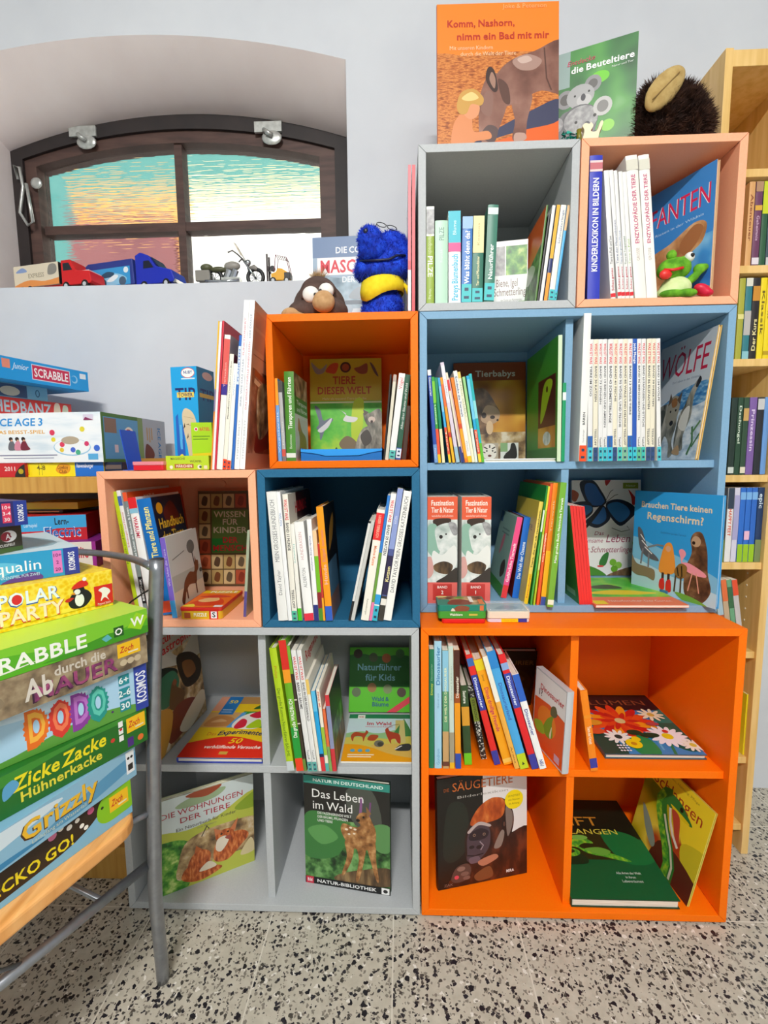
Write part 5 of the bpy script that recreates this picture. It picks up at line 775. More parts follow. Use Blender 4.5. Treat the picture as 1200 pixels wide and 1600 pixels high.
# lower grey cabinet: two books
z = .0178; P0 = F2(-.6325, .0125, z); P1 = F2(-.435, .123, z)
facing('pale green book of animal homes with a fox family, right of the chair leg', P0, P1, (395, 1209), .012, '#c8c8a8', [
 ('r', 0, 0, 1, 1, '#cdd8d8'), ('b', [(-.1, .62), (.3, .62), (.6, .66), (1.1, .8), (1.1, -.1), (-.1, -.1)], '#b8c04a'), ('b', [(-.1, .5), (.1, .56), (.3, .5), (.4, .3), (.2, -.1), (-.1, -.1)], 'foliage'), ('b', [(.3, .5), (.6, .56), (1.1, .5), (1.1, .2), (.6, .2), (.2, .1), (.2, .3)], 'rock'), ('b', [(.8, .7), (1.1, .84), (1.1, .66), (.9, .64)], '#8aa42c'), ('b', [(.2, .9), (.4, .96), (.7, .96), (.6, .88), (.3, .86)], '#9ab08a'), ('b', [(.3, .98), (.5, .92), (.66, .98), (.6, 1.02)], '#a04a2c'),
 ('b', [(.56, .18), (.58, .36), (.7, .42), (.86, .42), (.94, .34), (.84, .24), (.7, .14)], 'fox'), ('e', .68, .43, .1, .065, 'fox'), ('p', [(.58, .45), (.57, .54), (.66, .48)], '#c8764a'), ('p', [(.74, .48), (.83, .58), (.79, .44)], '#c8764a'), ('b', [(.6, .4), (.68, .42), (.72, .36), (.64, .26), (.58, .3)], '#e4d8c4'), ('b', [(.68, .4), (.74, .41), (.73, .36)], '#a04a3c'), ('c', .645, .45, .012, '#2a1810'), ('c', .715, .455, .012, '#2a1810'), ('b', [(.28, .16), (.32, .3), (.42, .36), (.52, .3), (.5, .18), (.36, .1)], 'fox'), ('p', [(.36, .34), (.38, .42), (.44, .36)], '#b8602c'), ('b', [(.22, .1), (.3, .22), (.5, .16), (.64, .08), (.4, .02)], 'fox'), ('b', [(.4, .12), (.5, .2), (.58, .12)], '#e0d4bc'), ('b', [(.84, .14), (.96, .3), (1, .14)], '#d8c89a'), ('l', [(.44, .5), (.5, .6), (.52, .56)], .012, '#5a5040'),
 ('t', 'DIE WOHNUNGEN', .47, .835, .055, '#b23440', {'w': .84, 'b': 0}), ('t', 'DER TIERE', .49, .745, .055, '#b23440', {'w': .52, 'b': 0}), ('t', 'Ein Naturbuch für Kinder', .5, .655, .034, '#5a5448', {'w': .62, 'b': 0}), ('t', 'mit Bildern', .5, .61, .018, '#8a8474', {'w': .2, 'b': 0}), ('l', [(.03, .6), (.03, .9)], .006, '#a8a88a')], at='r')
P0 = F2(-.2864, .064, z); P1 = F2(-.0735, .031, z)
facing('dark green book with a fawn standing in the forest', P0, P1, (474, 1210), .013, '#1c2420', [
 ('r', 0, 0, 1, 1, 'forest'), ('r', 0, .62, 1, .93, '#23221f'), ('b', [(.5, .9), (.8, .92), (.9, .6), (.6, .6)], '#4c5048'), ('b', [(.0, .62), (.2, .68), (.5, .6), (.4, .3), (0, .26)], '#3c7a3c'), ('b', [(.04, .5), (.24, .56), (.4, .46), (.2, .38)], '#5c9a54'), ('b', [(.8, .6), (1, .62), (1, .4), (.84, .4)], '#5c8f54'), ('b', [(.4, .12), (.7, .2), (1, .24), (1, .08), (.4, .06)], 'bark'), ('l', [(.66, .66), (.68, .86)], .03, '#8a5a8a'), ('l', [(.76, .62), (.78, .82)], .02, '#7a4a7a'),
 ('b', [(.44, .52), (.46, .6), (.58, .58), (.66, .6), (.64, .7), (.74, .72), (.8, .64), (.84, .56), (.82, .42), (.7, .38), (.54, .4)], 'fawn'), ('b', [(.48, .44), (.5, .3), (.44, .14), (.47, .13), (.56, .28), (.58, .42)], 'fawn'), ('b', [(.62, .42), (.64, .28), (.6, .1), (.64, .1), (.7, .28), (.72, .42)], 'fawn'), ('b', [(.74, .42), (.78, .28), (.84, .12), (.87, .12), (.84, .3), (.83, .46)], 'fawn'), ('e', .7, .66, .085, .05, 'fawn'), ('p', [(.74, .68), (.73, .78), (.79, .72)], '#8a6440'), ('e', .635, .645, .022, .014, '#1c1614'), ('c', .7, .68, .013, '#181210'), ('e', .5, .55, .02, .01, '#e8d8c0'), ('e', .55, .57, .018, .009, '#e8d8c0'), ('e', .6, .56, .018, .009, '#e8d8c0'), ('e', .53, .51, .016, .008, '#e8d8c0'), ('e', .59, .52, .016, .008, '#e8d8c0'),
 ('r', 0, .93, 1, 1, '#2f8a7c'), ('t', 'NATUR IN DEUTSCHLAND', .52, .965, .028, '#dfeee8', {'w': .82, 'b': 1}), ('t', 'Das Leben', .4, .845, .075, '#f4f4f0', {'w': .62, 'b': 0}), ('t', 'im Wald', .34, .74, .075, '#f4f4f0', {'w': .48, 'b': 0}), ('t', 'DIE FASZINIERENDE WELT', .36, .67, .022, '#e0e4dc', {'w': .4, 'b': 1}), ('t', 'DER BÄUME, PFLANZEN', .34, .635, .022, '#e0e4dc', {'w': .36, 'b': 1}), ('t', 'UND TIERE', .25, .6, .022, '#e0e4dc', {'w': .18, 'b': 1}), ('r', 0, 0, 1, .065, '#121214'), ('r', .01, .0, .1, .065, '#c82c44'), ('t', 'Bild', .055, .034, .03, '#f4e8ea', {'w': .06, 'b': 1}), ('t', 'NATUR-BIBLIOTHEK', .49, .033, .03, '#eeeeec', {'w': .7, 'b': 1}), ('r', .9, .004, .99, .062, '#f0f0ee'), ('e', .945, .032, .026, .016, '#1c1c1c')])
# lower orange cabinet: mammals and two snake books
P0 = F2(.0436, .046, z); P1 = F2(.273, .102, z)
facing('black and white book with a thoughtful gorilla, lower orange cabinet', P0, P1, None, .018, '#161312', [
 ('r', 0, 0, 1, 1, '#15140f'), ('p', [(.5, .6), (.5, 1), (1, 1), (1, .3), (.7, .5)], '#e2e0de'), ('b', [(.06, .3), (.1, .7), (.2, .78), (.32, .7), (.34, .4), (.2, .24)], '#20261e'),
 ('b', [(.14, -.05), (.2, .14), (.4, .22), (.62, .3), (.8, .4), (1.05, .42), (1.05, -.05)], 'gorilla'), ('b', [(.3, .28), (.3, .44), (.36, .58), (.46, .7), (.62, .76), (.76, .72), (.84, .6), (.84, .46), (.76, .3), (.62, .2), (.44, .18), (.34, .2)], 'gorilla'), ('b', [(.36, .54), (.44, .68), (.6, .76), (.74, .72), (.72, .58), (.56, .54)], 'redfur'), ('b', [(.76, .66), (.83, .6), (.83, .48), (.78, .38), (.76, .5)], '#7c6e66'), ('b', [(.62, .3), (.7, .44), (.74, .42), (.7, .3)], '#8a7a70'), ('e', .735, .5, .026, .04, '#1c1210'), ('e', .738, .5, .012, .022, '#5a3c30'),
 ('b', [(.32, .3), (.32, .42), (.36, .52), (.46, .54), (.56, .5), (.58, .38), (.54, .28), (.42, .2), (.32, .22)], '#4a3c44'), ('b', [(.35, .46), (.46, .5), (.56, .46), (.52, .4), (.36, .4)], '#2a2026'), ('b', [(.33, .49), (.45, .56), (.58, .52), (.57, .5), (.45, .53), (.35, .47)], '#b8a8a4'), ('c', .4, .445, .016, '#8a7060'), ('c', .51, .44, .016, '#8a7060'), ('c', .4, .445, .008, '#0c0808'), ('c', .51, .44, .008, '#0c0808'), ('e', .37, .34, .03, .016, '#241a1e'), ('e', .45, .33, .03, .018, '#241a1e'), ('l', [(.46, .38), (.5, .34), (.47, .3)], .012, '#9a8c92'), ('l', [(.32, .27), (.4, .255), (.5, .265)], .012, '#1c1416'), ('b', [(.34, .24), (.44, .25), (.46, .2), (.36, .19)], '#6a5660'),
 ('b', [(.14, .08), (.2, .18), (.32, .2), (.36, .14), (.32, .06), (.2, .04)], '#5a4038'), ('e', .25, .16, .045, .022, '#8a6c60'), ('e', .29, .11, .045, .02, '#7a5c52'), ('e', .31, .07, .04, .018, '#7a5c52'), ('e', .2, .09, .025, .018, '#d84a5c'), ('b', [(.44, .2), (.62, .24), (.66, .2), (.5, .15)], '#b8785c'), ('b', [(.4, .08), (.56, .14), (.6, .04), (.44, .02)], '#7a4a2c'),
 ('t', 'DIE', .1, .895, .03, '#8a4a24', {'w': .06, 'b': 1}), ('t', 'SÄUGETIERE', .5, .91, .075, '#c4682c', {'w': .68, 'b': 0}), ('t', 'Bilderlexikon', .5, .815, .022, '#a8a49c', {'w': .58, 'b': 0}), ('c', .85, .715, .105, '#f0d80c'), ('t', 'ERWEITERT', .85, .75, .018, '#8a7a10', {'w': .14, 'b': 0}), ('t', 'mit Namen', .85, .715, .018, '#8a7a10', {'w': .13, 'b': 0}), ('t', 'im Anhang', .85, .68, .018, '#8a7a10', {'w': .12, 'b': 0}), ('t', 'MIRA', .8, .06, .026, '#f0ecea', {'w': .09, 'b': 1}), ('t', 'ZAK', .11, .035, .022, '#8a7468', {'w': .1, 'b': 0})], h=.281, a=.05)
pa, pb = F2(.352, .013, z), F2(.602, .013, z)
book(B, 'large dark green book of venomous snakes lying flat', flat_frame(pa, pb-pa, .022), .022, .322, pb[0]-pa[0], '#113a24', hard=True, front=[
 ('r', 0, 0, 1, 1, '#0f5a30'), ('r', 0, .55, 1, 1, '#0c1a10'), ('r', 0, .34, .72, .62, '#2a2c12'), ('b', [(.6, .62), (.9, .6), (1.05, .4), (.9, .3), (.66, .34)], '#127038'), ('b', [(-.05, .36), (.1, .4), (.3, .38), (.3, .3), (.0, .3)], '#16301a'), ('t', 'GIFT', .38, .74, .1, '#c88a2c', {'w': .52, 'b': 0}), ('t', 'SCHLANGEN', .40, .625, .055, '#d8d04a', {'w': .78, 'b': 0}), ('b', [(.02, .52), (.1, .5), (.2, .5), (.3, .56), (.42, .54), (.46, .5), (.36, .5), (.3, .46), (.44, .42), (.6, .4), (.76, .33), (.68, .33), (.5, .37), (.36, .4), (.26, .46), (.14, .46)], 'snake'), ('e', .16, .41, .12, .045, 'snake'), ('e', .16, .42, .07, .022, '#20341a'), ('b', [(.34, .44), (.5, .46), (.6, .42), (.5, .38)], '#6aa83c'), ('e', .34, .56, .09, .026, '#7ab84c'), ('t', 'Alle Arten der Welt', .66, .22, .022, '#cfe0d4', {'w': .24, 'b': 0}), ('t', 'in ihren', .66, .185, .022, '#cfe0d4', {'w': .1, 'b': 0}), ('t', 'Lebensräumen', .66, .15, .022, '#cfe0d4', {'w': .2, 'b': 0})])
turned('yellow book of snakes with an open-mouthed green snake, leaning right', (.6213, .019, .0178), math.radians(84), .235, .238, .225, .006, '#d8cc5a', [
 ('r', 0, 0, 1, 1, 'snakebg'), ('b', [(-.1, 1.1), (1.1, 1.1), (1.1, .5), (.8, .4), (.5, .7), (-.1, .8)], '#f2d82c'), ('b', [(.74, .46), (1.1, .56), (1.1, .2), (.84, .22)], '#cfc028'), ('b', [(.5, .3), (1.1, .2), (1.1, -.1), (.4, -.1)], '#5a2418'), ('t', 'Schlangen', .52, .82, .12, '#a82c1c', {'w': .78, 'b': 0}), ('t', 'Arten, Haltung, Pflege', .56, .945, .025, '#a89028', {'w': .5, 'b': 0}),
 ('l', [(.66, .0), (.66, .14), (.58, .28), (.46, .42), (.36, .56), (.33, .66), (.38, .75), (.46, .77)], .17, '#2c7a2c'), ('l', [(.62, .0), (.62, .13), (.54, .27), (.42, .41), (.32, .55), (.29, .66), (.34, .76)], .09, 'snake'), ('l', [(.7, .02), (.7, .15), (.62, .3), (.5, .44), (.42, .55)], .03, '#d4d8bc'), ('b', [(.4, .7), (.44, .8), (.58, .8), (.72, .74), (.8, .69), (.7, .67), (.54, .69), (.46, .66)], '#2f7a34'), ('b', [(.46, .7), (.58, .705), (.76, .69), (.7, .66), (.56, .665)], '#e8d01c'), ('b', [(.5, .67), (.62, .66), (.68, .5), (.7, .4), (.62, .46), (.56, .56)], '#c04a34'), ('l', [(.47, .66), (.52, .54), (.6, .44), (.7, .37)], .035, '#e8e2d4'), ('c', .62, .745, .026, '#141a10'), ('b', [(.08, .44), (.24, .36), (.4, .2), (.36, .12), (.2, .24)], '#8a9a8c')])
# flower book lying flat in the orange cabinet, dark dinosaur book behind the spines
z = .3605
def flower(cx, cy, r, c, n=12, ctr='#f0c81c'):
    o = []
    for i in range(n):
        a = 2*math.pi*i/n; o.append(('e', cx+.6*r*math.cos(a), cy+.6*r*.72*math.sin(a), r*.45, r*.12, c if isinstance(c, str) else c[i % len(c)], math.degrees(a)))
    return o+[('c', cx, cy, r*.28, ctr)]
pa, pb = F2(.4365, .058, z), F2(.671, .058, z)
book(B, 'flat book of bright painted garden flowers in the orange cabinet', flat_frame(pa, pb-pa, .012), .012, .28, pb[0]-pa[0], '#3a5a6a', hard=True, front=[
 ('r', 0, 0, 1, 1, '#3f86c0'), ('r', 0, .7, 1, 1, '#2a1418'), ('b', [(.74, .2), (.86, .56), (1, .66), (1.05, .2), (.9, .04)], '#1f5a48'), ('b', [(.8, .5), (.9, .68), (1.05, .7), (1.05, .5)], '#2f7a6c'), ('b', [(-.1, .3), (.08, .4), (.18, .26), (.24, .0), (-.1, -.1)], '#24483a'), ('b', [(.34, .2), (.46, .3), (.58, .2), (.56, .0), (.36, .0)], '#2a8a4c'), ('l', [(.7, .0), (.76, .2), (.9, .4)], .03, '#2f7a4c'), ('l', [(.62, .06), (.66, .3), (.74, .5)], .02, '#6ab0d0'), ('l', [(.24, .1), (.34, .3), (.5, .38)], .03, '#2a6a48'), ('l', [(.5, .3), (.56, .1), (.52, 0)], .03, '#2f8a4c'), ('l', [(.66, .5), (.6, .2)], .02, '#3a8aa0'), ('t', 'BLUMEN', .5, .84, .09, '#8a4a2c', {'w': .8, 'b': 0})]+flower(.42, .5, .36, ('#e03a1c', '#e8541c', '#c8201c', '#f09a1c'), 16, '#b0442c')+flower(.42, .5, .2, ('#c8281c', '#e0481c'), 12, '#d8c88a')+flower(.26, .24, .14, '#eef0ea', 12, '#2c3a34')+flower(.78, .25, .2, '#f2f0f6', 16, '#e8d01c')+flower(.95, .12, .12, '#f0eee0', 12, '#d8c84a')+flower(.82, .6, .14, '#f0e8c8', 10, '#d8b04a')+[('c', .36, .13, .08, '#f0d418'), ('c', .36, .13, .03, '#c88a1c'), ('c', .42, .2, .045, '#f0d418'), ('c', .8, .32, .03, '#d0342c'), ('e', .06, .32, .1, .05, '#d85a2c'), ('e', .08, .46, .12, .05, '#e0a02c'), ('e', .74, .44, .07, .03, '#b8484c'), ('e', .6, .26, .1, .04, '#143a24'), ('e', .46, .3, .08, .04, '#143a24')]+[('c', .18+.03*(i % 4), .03+.035*(i//4), .012, '#f4f6fa') for i in range(12)])
P0 = F2(xat(775, .30, z), .30, z); P1 = F2(xat(829, .30, z), .30, z)
facing('black book with a dim dinosaur picture, behind the leaning dinosaur spines', P0-F2(.09, 0, 0), P1, (840, 1018), .016, '#14120e', [('r', 0, 0, 1, 1, '#191810'), ('b', [(.2, .2), (.4, .6), (.8, .66), (.96, .4), (.7, .1)], '#2c3018'), ('b', [(.5, .5), (.7, .6), (.86, .5), (.7, .4)], '#5a4a24'), ('t', 'DINOSAURIER', .58, .8, .075, '#6a5a30', {'w': .78, 'b': 1}), ('t', 'Das', .4, .9, .04, '#5a4c28')], at='r')
# ------------------------------------------------------------------ orange cube, spine books
shelfful(1.0675, YR+.004, 400, 470, 4.615, 'books in the orange cube', [
 (B, 'thin spine, orange above light blue, at the left wall of the orange cube', 162, 188, 128, 560, '#6aa4e0', dict(bands=[(.68, 1, '#f0a01c')], texts=[('Vogelwelt', .1, .6, .4, '#dce8f6', 1, 0)], d=.16)),
 (B, 'grey photo spine with a red mark, second in the orange cube', 193, 219, 156, 578, '#b4b6b6', dict(bands=[(.86, 1, '#4a4a48'), (.06, .15, '#d85a4a'), (0, .06, '#7a7c7c')], texts=[('Naturfotos', .2, .5, .36, '#e6e6e4', 1, 0)], d=.16)),
 (B, 'green animal tracks guide with a fox on its cover', 222, 290, 201, 510, '#4c8a2c', dict(hard=True, texts=[('Tierspuren und Fährten', .36, .94, .4, '#f0f4e8', 1), ('Bestimmen', .14, .3, .24, '#dfe8d0', 1, 0)], bands=[(.04, .09, '#e8ece0')], d=.15, front=[('r', 0, 0, 1, 1, '#e6e4dc'), ('r', 0, .74, 1, 1, 'rock'), ('r', 0, .54, 1, .74, '#4c8a2c'), ('t', 'Tierspuren', .55, .68, .05, '#f0f4e8', {'w': .8, 'b': 1}), ('t', 'und Fährten', .55, .6, .05, '#f0f4e8', {'w': .8, 'b': 1}), ('r', .06, .04, .94, .5, '#e0dcd0'), ('b', [(.3, .06), (.3, .26), (.2, .4), (.3, .48), (.5, .36), (.8, .28), (.8, .06)], '#9a7030'), ('b', [(.2, .36), (.24, .5), (.34, .46), (.4, .36)], '#c0622c')])),
 (B, 'very thin dark booklet left of the cream spine', 918, 929, 966, 532, '#2a2422', dict(d=.2)),
 (B, 'cream softcover right of the thin dark booklet', 931, 953, 992, 534, '#dcd6c2', dict(bands=[(.92, 1, '#b8a89a')], d=.2)),
 (B, 'white bird book with red word and turquoise sticker', 956, 1000, 1032, 526, '#f0efeb', dict(texts=[('Vögel', .82, .95, .5, '#d84a5a', 1, 0)], stick=[(.01, .11, '#5cc0b4')], hard=True, d=.19)),
 (B, 'dark green tree spine with white lettering', 1005, 1042, 1077, 535, '#2c5c46', dict(texts=[('Alles über Bäume und Wald', .36, .9, .44, '#e6ece4', 1, 0)], stick=[(.02, .13, '#dfe4ec')], bands=[(0, .14, '#2f5ab0')], d=.19)),
 (B, 'short dark brown book at the right wall of the orange cube', 1050, 1082, 1087, 760, '#4a2e22', dict(hard=True, d=.13)),
], .19)
z = 1.0675; x0, x1 = xat(471, .115, z), xat(596.5, .115, z); w = x1-x0
tr_ = empty('cardboard_tray', 'low bright blue cardboard tray with a cut-out front lip', 'tray'); tr_.location = ((x0+x1)/2, .118, z)
m = MB(); m.box((-w/2, 0, 0), (w/2, .0015, .026), '#1272c4'); m.build('front_panel', tr_)
m = MB(); m.prism([(-w/2-.001, .027), (-w/2-.001, .0215), (-.3*w, .0165), (-.2*w, .0115), (.22*w, .012), (.34*w, .0175), (w/2+.001, .0225), (w/2+.001, .027)], lambda a, b, h: (a, h, b), -.0028, -.0004, '#2a9cf0'); m.box((-w/2, 0, .0262), (w/2, .012, .0272), '#2a9cf0'); m.build('lip', tr_)
for s in (-1, 1):
    m = MB(); m.box((s*w/2-.0015, .0016, 0), (s*w/2, .2, .03), '#1478cc'); m.build('side_panel', tr_)
m = MB(); m.box((-w/2+.002, .0016, 0), (w/2-.002, .2, .0012), '#1478cc'); m.build('bottom_panel', tr_)
# ================================================================== the chair
ch = empty('chair', 'chair with a pale wooden seat and grey steel tube frame, stacked with games', 'chair')
SA = atz(226, 1268, .462); SB = atz(0, 1452, .462)
dv = (SB-SA)/np.linalg.norm(SB-SA); ev = np.array([dv[1], -dv[0], 0]); ev = ev if ev[0] < 0 else -ev    # dv towards the front of the seat, ev across it
ch.location = tuple(SA+dv*.2+ev*.2-np.array([0, 0, .462-FZ]))
co = np.array(ch.location)
def cb(mm, name, smooth=True, bevel=0):
    mm.v = [tuple(np.array(v)-co) for v in mm.v]; return mm.build(name, ch, smooth=smooth, bevel=bevel)
def S3(a, b, zz): return SA+dv*a+ev*b+np.array([0, 0, zz-.462])
m = MB(); pts = []
Ls, Ws, rr = .42, .40, .045
for ca, cb_, a0 in ((Ls-rr, Ws-rr, 0), (rr, Ws-rr, 90), (rr, rr, 180), (Ls-rr, rr, 270)):
    for i in range(7): q = math.radians(a0+15*i); pts.append((ca+rr*math.cos(q), cb_+rr*math.sin(q)))
m.prism(pts, lambda a, b, h: S3(a, b, h), .436, .462, 'seat_wood'); o = cb(m, 'seat', False); bv = o.modifiers.new('bevel', 'BEVEL'); bv.width = .006; bv.segments = 3; bv.limit_method = 'ANGLE'
tp0 = aty(245, 874, -.172); ft = atz(255, 1531, FZ)
md1 = aty(241, 1290, -.212); md2 = aty(240, 1100, -.203); md3 = aty(243, 1400, -.192)
post = [ft, ft*.5+md3*.5, md3, md1, md2, md2*.5+tp0*.5, tp0]
def cr(P, n=6):
    P = [np.array(p, float) for p in P]; P = [2*P[0]-P[1]]+P+[2*P[-1]-P[-2]]; out = []
    for i in range(1, len(P)-2):
        for j in range(n):
            t = j/n; a, b, c, d = P[i-1:i+3]; out.append(.5*(2*b+(c-a)*t+(2*a-5*b+4*c-d)*t*t+(3*b-a-3*c+d)*t**3))
    return out+[P[-2]]
off = ev*.44
for k in (0, 1):
    m = MB(); m.tube([p+off*k for p in cr(post)], .0125, 'steel', 16); cb(m, 'back_post')
    m = MB(); m.ball(tp0+off*k, (.0128, .0128, .003), '#2c2e32', 16); cb(m, 'end_cap')
ra = aty(236, 886, -.172)
for dz in (0, -.11):
    pts = [ra+np.array([0, 0, dz])+ev*.44*t+(-dv)*.10*4*t*(1-t)*.6+np.array([0, 0, .0]) for t in np.linspace(0, 1, 14)]
    m = MB(); m.tube(pts, .007, 'steel', 12); cb(m, 'back_rail')
m = MB(); wv = aty(236, 920, -.172); m.tube([wv, aty(222, 928, -.16), aty(205, 940, -.14), aty(190, 954, -.12)], .0016, '#2a2a2c', 8); cb(m, 'cord_loop')
# lower rails, front legs and cross braces
s0 = aty(233, 1350, -.205); fl = S3(.40, .0, FZ); fl[2] = FZ
e1 = aty(0, 1538, -.44)
for k in (0, 1):
    m = MB(); m.tube([s0+off*k*.95, s0*.35+e1*.65+off*k*.95, e1+(e1-s0)*.25+off*k*.95], .0085, 'steel', 12); cb(m, 'side_rail')
    fp = e1+(e1-s0)*.25+off*k*.95
    m = MB(); m.tube([S3(.37, .02+.36*k, .436), fp, np.array([fp[0], fp[1]-.05, FZ])], .0115, 'steel', 14); cb(m, 'front_leg')
mid = s0*.62+e1*.38
m = MB(); m.tube([mid, mid+off*.95], .005, 'steel', 10); cb(m, 'cross_rail')
mid2 = s0*.15+e1*.85
m = MB(); m.tube([mid2, S3(.30, .03, .436)], .003, 'steel', 8); cb(m, 'brace')
for k in (0, 1):
    m = MB(); a = S3(.03, .05+.32*k, .430); b = md1+off*k; b[2] = .428; m.tube([a, b], .006, 'steel', 10); cb(m, 'seat_bracket')
# ================================================================== boxed games
def game(label, P, u, L, h, D, col, side=(), top=(), end=(), tray=None, name='board_game', cat='board game', group=None, topcol=None, tilt=0):
    """P = lower corner of the shown long side at its far right end, u = reading direction along that side"""
    u = np.array([u[0], u[1], 0.]); u /= np.linalg.norm(u); v = np.array([-u[1], u[0], 0]); O = np.array(P)-u*L
    r = empty(name, label, cat, group, frame(O, u, v, (0, 0, 1)))
    e = h*.1
    m = MB(); m.box((0, 0, e), (L, D, h), col); lid = m.build('lid', r, bevel=.0008)
    m = MB(); m.box((.0012, .0012, .0), (L-.0012, D-.0012, e), tray or col); m.build('base', r)
    prints(lid, [((0, 0, 0), (1, 0, 0), (0, 0, 1), L, h, list(side)), ((0, 0, h), (1, 0, 0), (0, 1, 0), L, D, list(top)), ((L, 0, 0), (0, 1, 0), (0, 0, 1), D, h, list(end))])
    return r
STK = [('lowest game of the chair stack, brown with yellow letters and a green creature', (207, 1217, 1268), (1362, 1421), .30, '#7cb8d8'),
 ('second lowest game of the chair stack, blue with golden lettering', (213.5, 1163, 1210), (1286, 1364), .31, '#7fb0cc'),
 ('dark green game of the chair stack with yellow lettering about chickens', (231, 1103, 1155), (1205, 1284), .30, '#1f6a20'),
 ('light blue game of the chair stack with furry rainbow letters', (232, 1034, 1103), (1127, 1203), .31, '#9cc8e4'),
 ('grey-brown game of the chair stack with purple stone letters', (231, 987, 1034), (1065, 1127), .30, '#a08a6a'),
 ('bright green word game of the chair stack', (231.5, 950, 987), (1010, 1064), .32, '#5ab41e'),
 ('yellow penguin game near the top of the chair stack', (178.5, 889, 945), (915, 990), .27, 'ylw_dots'),
 ('turquoise game under the dark box in the chair stack', (125, 853.5, 895), (868, 914), .26, '#2f9ccc'),
 ('small dark brown box with a round red badge, second from top of the chair stack', (36, 818, 858), (820, 866), .24, '#3a3222'),
 ('dark violet game at the very top of the chair stack', (44, 781, 818), (779, 818), .24, '#2c2a6a')]
zochi = lambda x, y, w, h: [('r', x, y, x+w, y+h, '#f2c01c'), ('t', 'Zoch', x+w*.42, y+h*.55, h*.42, '#c8341c', {'w': w*.6, 'b': 1, 'sh': .2}), ('r', x+w*.45, y+h*.16, x+w*.9, y+h*.26, '#e8e0c0')]
def kosmos(x0, c='#2a3f9c'): return [('r', x0, 0, 1, 1, c), ('t', 'KOSMOS', (x0+1)/2, .5, .2, '#e8ecf4', {'rot': 90, 'w': .7, 'b': 1})]
def fuzzy(x, y, rx, ry, c, n=34, seed=1):
    q = random.Random(seed); return ('p', [(x+rx*(1 if i % 2 else .8+.1*q.random())*math.cos(2*math.pi*i/n), y+ry*(1 if i % 2 else .8+.1*q.random())*math.sin(2*math.pi*i/n)) for i in range(n)], c)
DODO = []
for k_, (x, ch_, c1, c2) in enumerate(((.475, 'D', '#e8701c', '#f4b440'), (.575, 'O', '#d8382c', '#ee7a50'), (.665, 'D', '#8a3a9c', '#b870c4'), (.745, 'O', '#1f9488', '#5cc4b0'))):
    DODO += [fuzzy(x, .5, .054, .37, c1, 40, k_), ('t', ch_, x, .5, .72, c1, {'b': 1, 'w': .098}), ('t', ch_, x+.003, .53, .54, c2, {'b': 1, 'w': .076}), ('e', x, .52, .013, .13, '#a8cfe8')]
